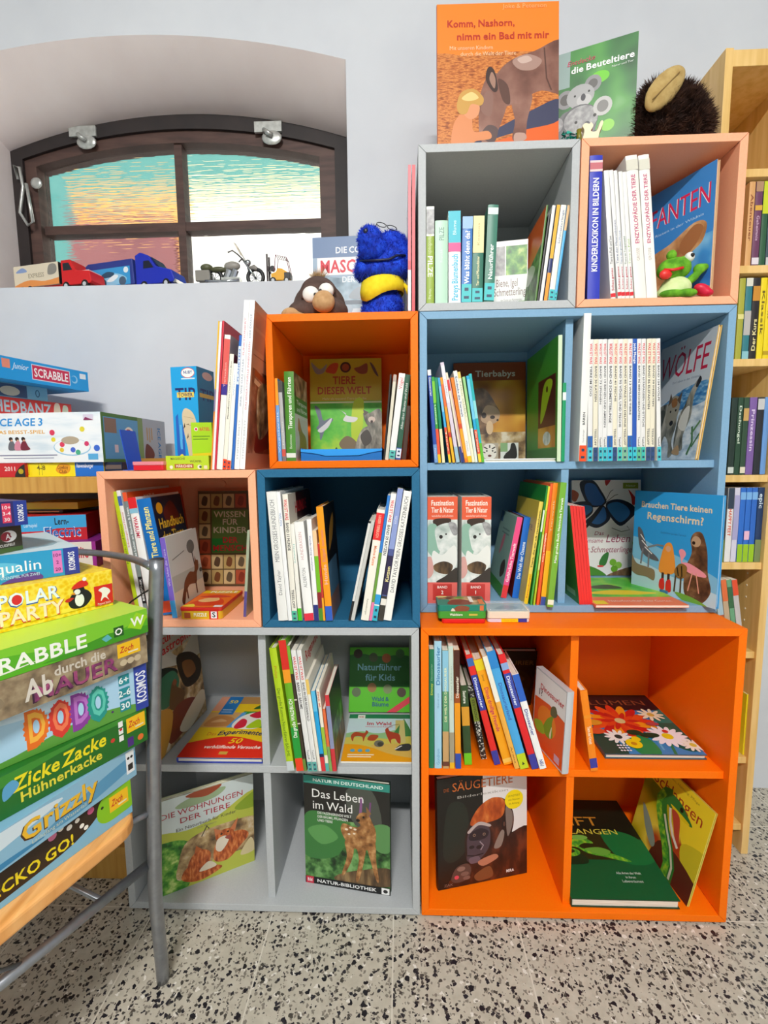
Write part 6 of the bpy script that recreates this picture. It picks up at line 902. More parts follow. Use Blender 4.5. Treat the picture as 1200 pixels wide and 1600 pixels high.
SIDE = [
 [('r', 0, 0, 1, 1, '#7cb8d8'), ('b', [(-.1, .0), (.3, .14), (.68, .3), (.86, .8), (.9, 1.1), (.6, 1.0), (.3, .9), (-.1, .9)], '#2e2012'), ('b', [(.0, .6), (.2, .8), (.3, .7), (.1, .4)], '#5a9a4c'), ('t', 'GECKO GO!', .47, .44, .28, '#ecd81c', {'w': .42, 'b': 1, 'arc': -.0}), ('c', .58, .86, .02, '#d87aa0'), ('c', .66, .8, .014, '#f0eee4'), ('c', .7, .84, .012, '#f0eee4'), ('c', .62, .92, .014, '#f0eee4'), ('c', .72, .62, .012, '#f0eee4'), ('c', .74, .5, .012, '#f0eee4'), ('c', .77, .86, .018, '#c85a84'), ('b', [(.8, .5), (.82, .9), (.9, 1.05), (1.02, 1.05), (1.02, .3), (.92, .2), (.84, .24)], '#86c41c'), ('c', .83, .72, .008, '#1c2a10')]+zochi(.87, .42, .11, .44),
 [('r', 0, 0, 1, 1, '#8cbcd6'), ('b', [(-.1, .1), (.3, .5), (.6, .8), (.4, .96), (-.1, .9)], '#d4e4ec'), ('b', [(.5, .2), (.8, .6), (1.1, .8), (1.1, .5), (.7, .1)], '#5a9ac0'), ('b', [(0, .0), (.3, .2), (.5, .1)], '#3a86b4'), ('t', 'Grizzly', .59, .56, .50, '#4a2a10', {'w': .37, 'b': 1}), ('t', 'Grizzly', .592, .575, .47, '#f0bc2c', {'w': .36, 'b': 1}), ('t', 'Lachsfang am Wasserfall', .58, .2, .1, '#cfd8c0', {'w': .26, 'b': 0}), ('r', .94, .2, .99, .9, '#eef2f4'), ('c', .955, .7, .008, '#1c1c1c'), ('c', .975, .7, .008, '#1c1c1c'), ('r', .95, .3, .98, .5, '#2c2c2c')],
 [('r', 0, 0, 1, 1, '#1f6a20'), ('b', [(-.1, .9), (.2, .7), (.6, .9), (1.1, .8), (1.1, 1.1), (-.1, 1.1)], '#3a8a2c'), ('t', 'Zicke', .44, .66, .34, '#ecdc1c', {'w': .2, 'b': 1, 'sh': .15}), ('t', 'Zacke', .66, .66, .34, '#ecdc1c', {'w': .22, 'b': 1, 'sh': .15}), ('t', 'Hühnerkacke', .55, .3, .24, '#e0d43c', {'w': .38, 'b': 1}), ('b', [(.3, .7), (.34, .8), (.36, .6), (.3, .4)], '#5aa0c8'), ('c', .8, .5, .012, '#c83a2c'), ('r', .835, .76, .86, .92, '#eef0ea'), ('r', .835, .56, .86, .72, '#eef0ea'), ('r', .835, .36, .86, .52, '#eef0ea'), ('r', .88, .08, .915, .34, '#4a2a7c'), ('c', .957, .2, .018, '#e0702c'), ('r', .84, .66, .855, .72, '#c8242c')]+zochi(.88, .48, .11, .42),
 [('r', 0, 0, 1, 1, '#a8cfe8'), ('b', [(-.1, .2), (.3, .1), (.7, .3), (1, .1), (1.1, -.1), (-.1, -.1)], '#5a9a3a'), ('b', [(.3, .8), (.5, .9), (.7, .84), (.6, .7)], '#c8e0f0')]+DODO+[('c', .81, .2, .006, '#4a2a6a'), ('b', [(.0, .3), (.1, .6), (.12, .3)], '#3a5ab0')]+[('r', .85, .12+.28*k, .905, .34+.28*k, '#1f8a94') for k in range(3)]+[('t', t_, .877, .23+.28*k, .13, '#e4f0f0', {'b': 1}) for k, t_ in enumerate(('30', '2-6', '6+'))]+kosmos(.93),
 [('r', 0, 0, 1, 1, 'wallstone'), ('b', [(-.1, .1), (.3, .3), (.2, .9), (-.1, 1)], '#8a7a60'), ('t', 'durch die', .645, .77, .27, '#cfc8ba', {'w': .25, 'b': 1}), ('t', 'MAUER', .62, .34, .44, '#3a1a34', {'w': .41, 'b': 1}), ('t', 'MAUER', .624, .36, .42, 'purplerock', {'w': .4, 'b': 1}), ('t', 'Ab', .455, .52, .56, '#d8d2c6', {'w': .12, 'b': 1}), ('e', .86, .28, .02, .1, '#c8b898'), ('e', .9, .28, .02, .1, '#c8b898'), ('e', .94, .28, .02, .1, '#c8b898')]+zochi(.83, .46, .13, .44),
 [('r', 0, 0, 1, 1, '#56b01c'), ('p', [(.0, 1), (.4, .7), (.7, .3), (1, .6), (1, 1)], '#7cc82c'), ('p', [(.5, .1), (.8, .44), (1, .3), (1, 0), (.6, 0)], '#3f961a'), ('t', 'SCRABBLE', .455, .46, .5, '#f2f6ec', {'w': .48, 'b': 1}), ('b', [(.2, .26), (.35, .16), (.5, .3), (.36, .22)], '#e8f0dc'), ('p', [(.78, .14), (.81, .22), (.79, .42), (.76, .3)], '#5ab0b8'), ('r', .82, .2, .87, .6, '#1f5a1c'), ('t', 'O', .845, .4, .26, '#f2f6ec', {'b': 1}), ('p', [(.89, .44), (.94, .96), (1, .7), (.96, .2)], '#9ad41c'), ('t', 'W', .945, .6, .36, '#f2f6ec', {'b': 1})],
 [('t', 'POLAR', .545, .70, .34, '#2a5ab0', {'w': .305, 'b': 1}), ('t', 'POLAR', .545, .715, .31, '#eaf4fa', {'w': .295, 'b': 1}), ('t', 'PARTY', .555, .30, .36, '#d8401c', {'w': .325, 'b': 1}), ('t', 'PARTY', .555, .315, .33, '#f8e6c8', {'w': .315, 'b': 1}), ('e', .487, .7, .024, .12, '#d8282c'), ('b', [(.75, .2), (.74, .4), (.78, .6), (.84, .6), (.87, .4), (.84, .2), (.8, .14)], '#16161c'), ('e', .8, .36, .026, .17, '#f2f2f0'), ('e', .8, .62, .032, .13, '#16161c'), ('e', .79, .58, .018, .07, '#f0f0ee'), ('b', [(.76, .68), (.8, .84), (.84, .84), (.85, .7)], '#d8281c'), ('c', .835, .88, .012, '#f2f2f2'), ('p', [(.775, .58), (.75, .54), (.78, .52)], '#e8901c'), ('b', [(.72, .4), (.74, .46), (.77, .44), (.74, .36)], '#c8281c'), ('r', .885, .08, .995, .62, '#d8241c'), ('b', [(.92, .2), (.93, .4), (.91, .5), (.94, .56), (.97, .5), (.98, .4), (.96, .3), (.97, .18), (.945, .28)], '#f4eeea'), ('t', 'Pegasus Spiele', .94, .13, .06, '#f4e4dc', {'w': .08, 'b': 0})],
 [('r', 0, 0, 1, 1, '#2596c8'), ('b', [(-.1, .4), (.4, .8), (.7, .6), (.5, .1), (-.1, -.1)], '#5ab8dc'), ('b', [(.6, .0), (.75, .3), (.8, .0)], '#5a3a8c'), ('t', 'qualin', .69, .54, .36, '#eef4f8', {'w': .23, 'b': 0}), ('t', 'FUNKENSPIEL FÜR ZWEI', .68, .2, .1, '#bfe0f0', {'w': .22, 'b': 0}), ('r', .862, .12, .908, .94, '#d878c0'), ('t', '10+', .885, .78, .12, '#6a2a6a', {'b': 1}), ('t', '2', .885, .52, .12, '#6a2a6a', {'b': 1}), ('t', '20', .885, .26, .12, '#6a2a6a', {'b': 1})]+kosmos(.918, '#2a3a94'),
 [('r', 0, 0, 1, 1, '#3c3424'), ('b', [(.5, .0), (.7, .2), (1.1, .1), (1.1, -.1)], '#4a6a2a'), ('e', .9, .6, .06, .22, '#f0ecec'), ('e', .88, .6, .04, .18, '#8a1c2c'), ('t', 'AS', .905, .6, .2, '#f4f0f0', {'b': 1}), ('t', 'ABACUSSPIELE', .86, .28, .1, '#e8e4dc', {'w': .16, 'b': 1})],
 [('r', 0, 0, 1, 1, '#2c2a6a'), ('b', [(.3, .2), (.6, .7), (.8, .3)], '#3a2a5a'), ('r', .862, .14, .91, .92, '#d83a5c'), ('t', '10+', .886, .76, .14, '#f0dce4', {'b': 1}), ('t', '3-4', .886, .52, .14, '#f0dce4', {'b': 1}), ('t', '30', .886, .28, .14, '#f0dce4', {'b': 1})]+kosmos(.925, '#243a94')]
zz = .4625
for (lab, (px, yt, yb), (lt, lb), L, col), sd in zip(STK, SIDE):
    if abs(yb-722) < 130:      # close to eye height: keep the corner column and go by the stack's depth
        P = np.array([xat(px, PY_, zz), PY_, zz]); Q = P-np.array([.46, .89, 0])*.1; uu = (P-Q)
        if lab.startswith('yellow'): uu = np.array([.42, .9, 0])
    else:
        P = atz(px, yb, zz); Q = atz(0, lb, zz); uu = P-Q
    PY_ = P[1]-.01
    # height from the top of the corner's vertical edge
    lo, hi = .01, .12
    for i in range(40):
        mid = (lo+hi)/2
        if pr(P+np.array([0, 0, mid]))[1] > yt: lo = mid
        else: hi = mid
    h = lo
    tops = [('r', 0, 0, 1, 1, '#b8dc4a')] if 'word' in lab else [('r', 0, 0, 1, 1, '#c8dfe8'), ('b', [(.1, .1), (.9, .2), (.8, .8), (.2, .7)], '#8fb8c8')] if 'turquoise' in lab else []
    game(lab, P, uu, L, h-.0006, min(L, .29)*.98, col, side=sd, top=tops, group='games stacked on the chair')
    zz += h
# ================================================================== games on the low wooden shelf
GZ = LZ+.0005; LG = 'games on the low wooden shelf'
def gpx(label, z0, Y, pxl, pxr, ytop, D, col, side, u=(1, 0), **k):
    a, b = xat(pxl, Y, z0), xat(pxr, Y, z0); L = (b-a)/max(.2, abs(u[0])/math.hypot(*u)); h = aty((pxl+pxr)/2, ytop, Y)[2]-z0
    return game(label, (b, Y, z0), u, k.pop('L', L), k.pop('h', h), D, col, side=side, **k), h
gpx('flat yellow and blue game under the big white box', GZ, .10, 43, 163, 721, .2, '#f0dc1c', [('r', 0, 0, 1, 1, '#f4e21c'), ('r', .63, 0, 1, 1, '#1f6fd0'), ('l', [(.03, .9), (.35, .9)], .004, '#6a6a2c'), ('l', [(.03, .9), (.03, .1)], .004, '#6a6a2c'), ('l', [(.16, .9), (.16, .1)], .004, '#6a6a2c'), ('l', [(.2, .9), (.2, .1)], .004, '#6a6a2c'), ('t', '4-8', .19, .6, .3, '#6a5a1c', {'b': 1}), ('b', [(.38, .4), (.42, .8), (.5, .86), (.57, .7), (.55, .3), (.46, .14)], '#e8a01c'), ('t', 'Cowboy', .47, .62, .24, '#8a4a14', {'w': .14, 'b': 1}), ('t', 'Club', .47, .34, .24, '#8a4a14', {'w': .1, 'b': 1}), ('t', 'Ravensburger', .76, .72, .26, '#f2f4f8', {'w': .22, 'b': 1})], group=LG)
gpx('dark blue flat box right of the yellow and blue game', GZ, .102, 164.5, 192, 722, .15, '#141c3a', [('r', 0, 0, 1, 1, '#16203c'), ('r', .05, .5, .95, .8, '#6a5a54')], group=LG)
gpx('red box with a black and yellow corner at the left edge', GZ, .09, -40, 40, 724, .18, '#b8242c', [('r', 0, 0, 1, 1, '#c8242c'), ('b', [(.8, 0), (.9, .7), (1.05, .9), (1.05, 0)], '#26241c'), ('c', .92, .4, .05, '#b8a41c'), ('t', '2011', .72, .6, .3, '#f0dcd8', {'b': 1})], group=LG)
gpx('flat brown wooden game box behind the blue bookend', 1.0505, .20, 215, 262, 716, .10, '#b98a3a', [('r', 0, 0, 1, 1, '#a87a34')], group=LG)
z1 = GZ+.0335
P = np.array([xat(162, .088, z1), .088, z1]); hI = aty(163, 643, .088)[2]-z1
U_ = lambda px: .35+.65*px/165
ice = [('r', 0, 0, 1, 1, 'icewhite'), ('t', 'ICE AGE 3', U_(50), .82, .15, '#1f8fd8', {'w': .265, 'b': 1, 'sh': .1}), ('t', 'DAS BEISST-SPIEL', U_(48), .62, .07, '#e0a83c', {'w': .29, 'b': 1}), ('e', U_(122), .3, .105, .17, '#9cc8e4'), ('e', U_(122), .31, .1, .155, '#f2f6f8')]
for px, y, r_, c in ((95, .6, .015, '#e03a5c'), (138, .66, .014, '#e8d83c'), (108, .36, .014, '#e03a5c'), (96, .46, .012, '#e8d83c'), (107, .25, .012, '#e8c83c'), (123, .25, .014, '#4a6ad0'), (130, .2, .014, '#4ab08a'), (143, .37, .013, '#d83a6c'), (157, .28, .017, '#3a6ad0')): ice.append(('c', U_(px), y, r_, c))
ice += [('e', U_(120), .44, .05, .08, '#b8a890'), ('r', U_(144), .05, U_(158), .17, '#5aaee0'), ('r', U_(15), .14, U_(100), .16, '#8a8aa4'), ('r', U_(22), .085, U_(95), .10, '#8a8aa4')]
for px, c in ((35, '#6a6a72'), (44, '#d88aa0'), (53, '#7a2438')):
    x = U_(px); ice += [('b', [(x-.016, .26), (x-.012, .4), (x+.008, .45), (x+.024, .34), (x+.034, .27)], c), ('c', x, .48, .011, '#2c1f1a'), ('e', x+.004, .45, .006, .02, '#d8a484')]
ice += [('b', [(.34, .3), (.36, .48), (.4, .5), (.42, .36), (.4, .28)], '#9a5a30'), ('r', U_(141), .84, U_(155), .95, '#d8cfe0'), ('p', [(U_(141), .84), (U_(144), .9), (U_(155), .84)], '#8a2a5c')]
endp = [('r', 0, 0, 1, 1, '#4a7a34'), ('r', .03, .06, .52, .92, '#5aa0d0'), ('r', .52, 0, .6, 1, '#7a9a5c'), ('r', .6, 0, 1, 1, '#a8b4c0'), ('r', .04, .6, .2, .9, '#8a7060'), ('e', .38, .5, .09, .26, '#efe6d8'), ('b', [(.32, .4), (.36, .7), (.44, .6), (.42, .3)], '#7a4a34'), ('c', .36, .66, .02, '#d83a3a'), ('c', .4, .3, .02, '#e0c83c'), ('r', .16, .2, .21, .36, '#d8c8d0'), ('r', .66, .5, .68, .8, '#b89a6a'), ('r', .7, .46, .72, .8, '#b89a6a'), ('r', .74, .52, .76, .8, '#b89a6a'), ('b', [(.62, .04), (.64, .4), (.72, .36), (.78, .2), (.74, .04)], '#6a2c1c'), ('t', 'ICE AGE', .88, .45, .12, '#2a7ab8', {'rot': -90, 'w': .75, 'b': 1})]
game('big white game box with sky blue title, on the low wooden shelf', P, (.995, -.03), .44, hI, .28, '#e9eef0', side=ice, end=endp, group=LG)
z2 = z1+hI
# the boxes behind it on the same pile
zb = GZ+.001; 
P = np.array([xat(115, .19, 1.15), .19, z2+.001])
def slab(label, pr_, pt, pb, pl, z0, Y, L, D, col, side, **k):
    """pr_: picture column of the right corner; pt, pb rows of that corner's top and foot; pl: a point on the lower edge further left"""
    P = aty(pr_, pb, Y); T = aty(pr_, pt, Y); Q = atz(pl[0], pl[1], P[2]); u = P-Q
    return game(label, P, u, L, T[2]-P[2], D, col, side=side, **k), P, u, T[2]
Y = .16
hz = z2+.0006
def pile(label, z0, prx, yt, Y, u, L, D, col, side, top=(), **k):
    P = np.array([xat(prx, Y, z0), Y, z0]); h = aty(prx, yt, Y)[2]-z0
    game(label, P, u, L, h, D, col, side=side, top=top, group=LG, **k); return z0+h+.0006
z3 = pile('red game box on top of the big white box, grey block letters', hz, 113, 632, .33, (.29, .957), .34, .24, '#c8302e', [('r', 0, 0, 1, 1, '#cc3632'), ('t', 'HEDBANZ', .62, .55, .6, '#a9c2ca', {'w': .42, 'b': 1}), ('b', [(.85, .2), (.86, .9), (.9, .9), (.9, .2)], '#dccab0'), ('b', [(.92, .2), (.93, .86), (.97, .8), (.96, .2)], '#c4ccb4'), ('r', .7, .06, .8, .14, '#e0a83c')])
z4 = pile('small pale blue box with a red star between two wider boxes', z3, 75, 607, .27, (.27, .963), .3, .18, '#5a9ab4', [('r', 0, 0, 1, 1, '#6aa4bc'), ('r', .5, .05, .82, .95, '#2f4a6c'), ('e', .68, .45, .08, .34, '#b8b4a0'), ('b', [(.36, .4), (.4, .75), (.48, .8), (.54, .6), (.48, .3), (.4, .25)], '#b8285a'), ('t', '5', .45, .55, .3, '#f0e0e8', {'b': 1}), ('r', .12, .3, .3, .8, '#4a84a0'), ('e', .91, .5, .02, .28, '#2a5a74'), ('e', .91, .5, .012, .2, '#6aa4bc')])
z5 = pile('sky blue junior word game at the top of the pile', z4, 139, 582, .34, (.26, .966), .37, .27, '#1f98dc', [('r', 0, 0, 1, 1, '#1c96da'), ('t', 'Junior', .5, .66, .26, '#e4f2fa', {'w': .1, 'sh': .3}), ('r', .57, .16, .85, .88, '#cfd8e8'), ('r', .575, .2, .845, .84, '#c62a50'), ('t', 'SCRABBLE', .71, .52, .4, '#f4eef0', {'w': .25, 'b': 1}), ('e', .885, .5, .025, .2, '#8ac4e8'), ('e', .88, .52, .02, .14, '#1c96da'), ('r', .93, .6, .98, .86, '#dfe8f0'), ('r', .38, .5, .43, .9, '#e08a74')])
# inside the shelf
z = LSH[3]+.0005; zr = lambda row, Y: aty(95, row, Y)[2]
gpx('white family quiz box with purple side inside the wooden shelf', z, .095, 84, 152, 846, .14, '#8a2a8a', [('r', 0, 0, 1, 1, '#e4dcd0'), ('t', 'Familie', .6, .6, .4, '#c83a4a', {'w': .5, 'b': 1}), ('r', .92, 0, 1, 1, '#9a2a8c')], group=LG, u=(.97, .2))
za = zr(851, .12); hb_ = zr(839, .12)-za
gpx('plain brown game box under the blue and purple one', z, .125, 10, 80, 852, .12, '#5a3a24', [('r', 0, 0, 1, 1, '#5a3a24')], group=LG)
za = aty(45, 852, .125)[2]+.0008
gpx('flat blue and purple box under the electric quiz game', za, .125, 38, 128, 840, .12, '#2a5ab0', [('r', 0, 0, 1, 1, '#2f6cc8'), ('r', .66, 0, 1, 1, '#5a2a7c'), ('t', 'Ravensburger', .46, .5, .4, '#f0f2f8', {'w': .3, 'b': 1})], group=LG, u=(.97, .24), h=.012)
zb_ = za+.0125
gpx('red and blue electric quiz game lying inside the wooden shelf', zb_, .13, 50, 137, 804, .14, '#d0202c', [('r', 0, 0, 1, 1, '#c8202c'), ('p', [(0, .42), (.4, .42), (.6, .5), (1, .5), (1, 1), (0, 1)], '#3fa8e0'), ('r', 0, 0, .06, 1, '#c8202c'), ('t', 'Lern-', .66, .78, .26, '#1c2430', {'w': .2, 'b': 1}), ('t', 'Electric', .66, .36, .42, '#eaf2fa', {'w': .52, 'b': 1}), ('t', 'Electric', .662, .365, .36, '#2a6ab8', {'w': .5, 'b': 1}), ('t', 'Lernspiel', .24, .66, .14, '#dceefa', {'w': .18, 'b': 0})], group=LG, u=(.93, .36))
zc = aty(90, 803, .13)[2]+.001
gpx('thin black and orange box under the flat yellow one', zc, .15, 44, 98, 791, .12, '#3a2a1c', [('r', 0, 0, 1, 1, '#2a2018'), ('r', .02, .2, .9, .5, '#d8a060')], group=LG, h=.008)
gpx('flat yellow box at the top inside the wooden shelf', zc+.0085, .155, 40, 122, 779, .12, '#d8b81c', [('r', 0, 0, 1, 1, '#e0c01c')], group=LG, h=.017)
gpx('dark red game box at the back inside the wooden shelf', z, .285, 60, 152, 800, .05, '#5a1c1c', [('r', 0, 0, 1, 1, '#6a2418'), ('r', .4, .3, .9, .6, '#a8702c')], group=LG)
gpx('blue game box on the lowest board of the wooden shelf', .0855, .10, 105, 202, 1318, .2, '#1c2a7c', [('r', 0, 0, 1, 1, '#222f8a')], group=LG)
gpx('dark red game box on the middle board of the wooden shelf', .3605, .10, 60, 190, 1150, .2, '#6a2018', [('r', 0, 0, 1, 1, '#7a281c')], group=LG)
# ================================================================== things on top of the left salmon cube
zt = 1.0505
a, b = xat(272, .10, zt), xat(315, .10, zt); hT = aty(293, 572, .10)[2]-zt
ta = math.radians(8); uT = (math.cos(ta), -math.sin(ta)); LT = .062
tip = [('r', 0, 0, 1, 1, '#1fa4e4'), ('e', .66, .94, .26, .05, '#d83a34'), ('e', .66, .94, .245, .043, '#f2f2f0'), ('t', 'NUBY', .66, .945, .028, '#24408c', {'w': .34, 'b': 1}), ('r', .4, .878, .92, .89, '#cfe8f4'), ('t', 'TIP', .53, .74, .115, '#1f2a6a', {'w': .78, 'b': 1}), ('r', .2, .705, .86, .755, '#f0d25a'), ('t', 'TOWER', .53, .73, .034, '#1f2a6a', {'w': .56, 'b': 1}),
 ('p', [(.1, 0), (.1, .52), (.2, .55), (.22, .2), (.4, .5), (.42, 0)], '#2a62c0'), ('r', .22, .3, .34, .5, '#3a9ce0'), ('r', .24, .2, .32, .44, '#5ab4ec'), ('b', [(.36, .54), (.5, .6), (.76, .56), (.9, .46), (.94, .3), (.84, .04), (.6, -.02), (.52, .2), (.4, .38)], '#dcc8a4'), ('p', [(.38, .4), (.44, .46), (.46, .42)], '#3a2c20'), ('p', [(.5, .3), (.56, .36), (.57, .32)], '#3a2c20'), ('p', [(.48, .44), (.6, .45), (.6, .44)], '#6a5438'), ('l', [(.56, .44), (.9, .42)], .012, '#a48a64'), ('l', [(.42, .52), (.8, .5)], .01, '#a48a64'), ('p', [(.44, .06), (.6, .14), (.6, .1)], '#1f6ad0')]
tip += [('b', [(.16, -.05), (.16, .1), (.24, .15), (.34, .14), (.38, .06), (.38, -.05)], '#f2e24a'), ('c', .27, .105, .07, '#24386c'), ('e', .24, .02, .03, .02, '#24386c'), ('e', .3, .02, .03, .02, '#24386c')]
game('tall sky blue box of a wooden tower game, standing upright', (b, .10-LT*math.sin(ta)*0, zt), uT, b-a, hT, .075, '#1fa4e4', side=tip, end=[('r', 0, 0, 1, 1, '#2f7fb0'), ('e', .6, .93, .3, .04, '#c8b0b4'), ('t', 'TIP', .55, .74, .11, '#2a4a84', {'w': .8, 'b': 1}), ('r', .1, .71, .95, .75, '#c8b46a')], name='game_box', cat='board game')
gpx('small upright lime and red quiz box in front of the tower game box', zt, .062, 302, 334, 660, .026, '#a4d01c', [('r', 0, 0, 1, 1, '#a8d41c'), ('p', [(0, .34), (1, .36), (1, .2), (0, .22)], '#e8c81c'), ('b', [(-.1, .24), (.4, .2), (1.1, .28), (1.1, -.1), (-.1, -.1)], '#d8241c'), ('c', .24, .86, .09, '#f2ecec'), ('c', .24, .86, .06, '#d83a5c'), ('t', 'RÄTSEL', .66, .86, .07, '#d83a3c', {'w': .5, 'b': 1}), ('r', .08, .7, .9, .715, '#4a7a1c'), ('r', .08, .64, .8, .655, '#4a7a1c')], name='quiz_box', cat='card game')
gpx('flat lime fairy tale story dice box with a brown title plate', zt, .018, 260, 327, 712, .04, '#b8d424', [('r', 0, 0, 1, 1, '#b8d42a'), ('t', 'MAGISCHE', .28, .8, .15, '#6a6a2c', {'w': .34, 'b': 1}), ('t', 'WÜRFEL', .7, .6, .15, '#6a6a2c', {'w': .28, 'b': 1}), ('r', .2, .12, .64, .42, '#a8602c'), ('t', 'MÄRCHEN', .42, .27, .18, '#f2e4d0', {'w': .38, 'b': 1}), ('c', .12, .2, .04, '#e8e4d0'), ('c', .78, .2, .05, '#e8e4d0'), ('c', .8, .2, .03, '#3a5a34'), ('r', .88, .06, .96, .3, '#dcd4b0')], name='dice_box', cat='dice game')
m = MB(); a, b = xat(211, .012, zt), xat(258, .012, zt); r = empty('card_case', 'flat clear-lidded red card case at the front of the salmon cube', 'case'); r.location = ((a+b)/2, .03, zt); w = b-a
m.rbox(-w/2, -.026, w/2, .026, .004, 0, .011, '#d81c2c'); m.build('case_bottom', r, bevel=.001)
m = MB(); m.rbox(-w/2-.0008, -.0268, w/2+.0008, .0268, .004, .0112, .019, '#e88a94'); m.build('case_lid', r, bevel=.001)
bz = zt; Y = .05; r = empty('bookend', 'blue metal bookend standing in front of the white game box', 'bookend'); xb = xat(212, .06, bz); r.location = (xb, .06, bz)
m = MB(); m.prism([(-.0, 0), (.001, 0), (-.012, .09), (-.014, .09)], lambda p, q, h: (p, h, q), -.03, .03, '#1c50c4'); m.build('upright', r)
m = MB(); m.box((-.012, -.03, 0), (.06, .03, .0012), '#2a62dc'); m.build('foot_plate', r)
# ================================================================== tins and cases on the orange cabinet
def tin(label, x0, x1, yf, z0, h, D, parts, cat, name, yaw=0, rad=.006):
    r = empty(name, label, cat); w = x1-x0; r.location = ((x0+x1)/2, yf+D/2, z0); r.rotation_euler.z = yaw
    for nm, za, zb, ins, col, ops in parts:
        m = MB(); m.rbox(-w/2+ins, -D/2+ins, w/2-ins, D/2-ins, rad, za, zb, col); o = m.build(nm, r, bevel=.0008)
        if ops: prints(o, [((-w/2+ins+rad, -D/2+ins, za), (1, 0, 0), (0, 0, 1), w-2*ins-2*rad, zb-za, ops[0]), ((-w/2+ins, -D/2+ins, zb), (1, 0, 0), (0, 1, 0), w-2*ins, D-2*ins, ops[1])])
    return r
a, b = xat(690, .03, .70), xat(759, .03, .70)
tin('thin red flat tin under the green animal tin', a, b, .028, .7003, .010, .07, [('tin', 0, .0095, .001, '#d81c1c', None)], 'tin', 'flat_tin')
a, b = xat(684, .034, .711), xat(760, .034, .711)
tin('green tin of forest animal cards with a brown picture lid', a, b, .03, .7105, .034, .07, [('tin_body', 0, .017, .001, '#3f9a2c', ([('t', 'Waldtiere', .36, .55, .3, '#f0f2e8', {'w': .3, 'b': 1}), ('r', .66, .4, .86, .66, '#c8b84a')], [])), ('tin_lid', .0172, .032, 0, '#14806c', ([('b', [(.3, .0), (.36, .7), (.5, .9), (.66, .6), (.6, 0)], '#8a4a30'), ('b', [(.24, 0), (.28, .5), (.34, .0)], '#dcd4c0'), ('r', .9, .1, .99, .9, '#d8703c')], [('r', .03, .05, .97, .95, 'rock'), ('b', [(.0, 0), (.0, .5), (.24, .6), (.26, .0)], '#14806c'), ('b', [(.22, .05), (.3, .5), (.5, .6), (.7, .4), (.66, .05)], '#7a3c28'), ('b', [(.36, .7), (.5, .9), (.6, .7)], '#5aa03c'), ('r', .68, .3, .76, .9, '#e8e4da'), ('r', .86, .1, .96, .6, '#e0804a'), ('e', .12, .9, .12, .1, '#d8c47a')]))], 'tin', 'card_tin')
a, b = xat(761, .038, .70), xat(828, .038, .70)
tin('flat card game box in white, yellow and blue under the clear case', a, b, .036, .7003, .012, .06, [('box', 0, .0085, .001, '#e4e0e8', ([('r', 0, 0, .3, 1, '#d8d4e4'), ('r', .3, 0, .76, 1, '#f2cc14'), ('r', .76, 0, 1, 1, '#2f3aa0'), ('t', 'Natur Quiz', .52, .5, .4, '#b89a1c', {'w': .3, 'b': 0})], [('r', 0, 0, 1, 1, '#e8e4e0')]))], 'card game', 'card_box')
r = tin('clear plastic case of picture cards beside the green tin', a, b, .034, .7095, .03, .066, [('case_bottom', 0, .016, .0005, '#e4d8c4', ([], [('r', .04, .06, .96, .94, '#8fb0b8'), ('b', [(.2, .3), (.5, .7), (.8, .5), (.6, .2)], '#5a8494')])), ('case_lid', .0165, .0215, 0, 'clear_plastic', None)], 'case', 'card_case')
# puzzle tin in the left salmon cube
a, b = xat(281, .004, .7175), xat(346, -.002, .7175)
r = tin('flat red and yellow puzzle tin in the left salmon cube', a, b, .003, .7178, .028, .145, [('tin_body', 0, .0185, .001, '#e0a81c', ([('r', 0, 0, 1, 1, '#e4b424'), ('r', .02, .1, .2, .8, '#b8542c'), ('t', 'PUZZLE', .48, .55, .42, '#f6f0e4', {'w': .38, 'b': 1}), ('r', .74, 0, 1, 1, '#d82018'), ('r', .79, .1, .96, .95, '#f2eeee'), ('t', 'S', .875, .56, .62, '#1c1818', {'b': 1})], [])), ('tin_lid', .0187, .026, 0, '#c8241c', ([], [('r', .03, .03, .97, .97, '#e8701c'), ('b', [(.1, .2), (.3, .5), (.7, .5), (.9, .2), (.5, .1)], '#d8401c'), ('b', [(.2, .4), (.5, .6), (.7, .4), (.4, .3)], '#e8b878'), ('b', [(.1, .6), (.5, .7), (.9, .6), (.5, .54)], '#d03a2c'), ('b', [(.0, .1), (.2, .2), (.3, .06)], '#e8d03c'), ('r', .03, .8, .97, .97, '#e8c01c'), ('t', 'PUZZLE', .56, .88, .1, '#f6f2ea', {'w': .7, 'b': 1}), ('r', .76, .05, .96, .14, '#e8e0e0')]))], 'tin', 'puzzle_tin', rad=.008)
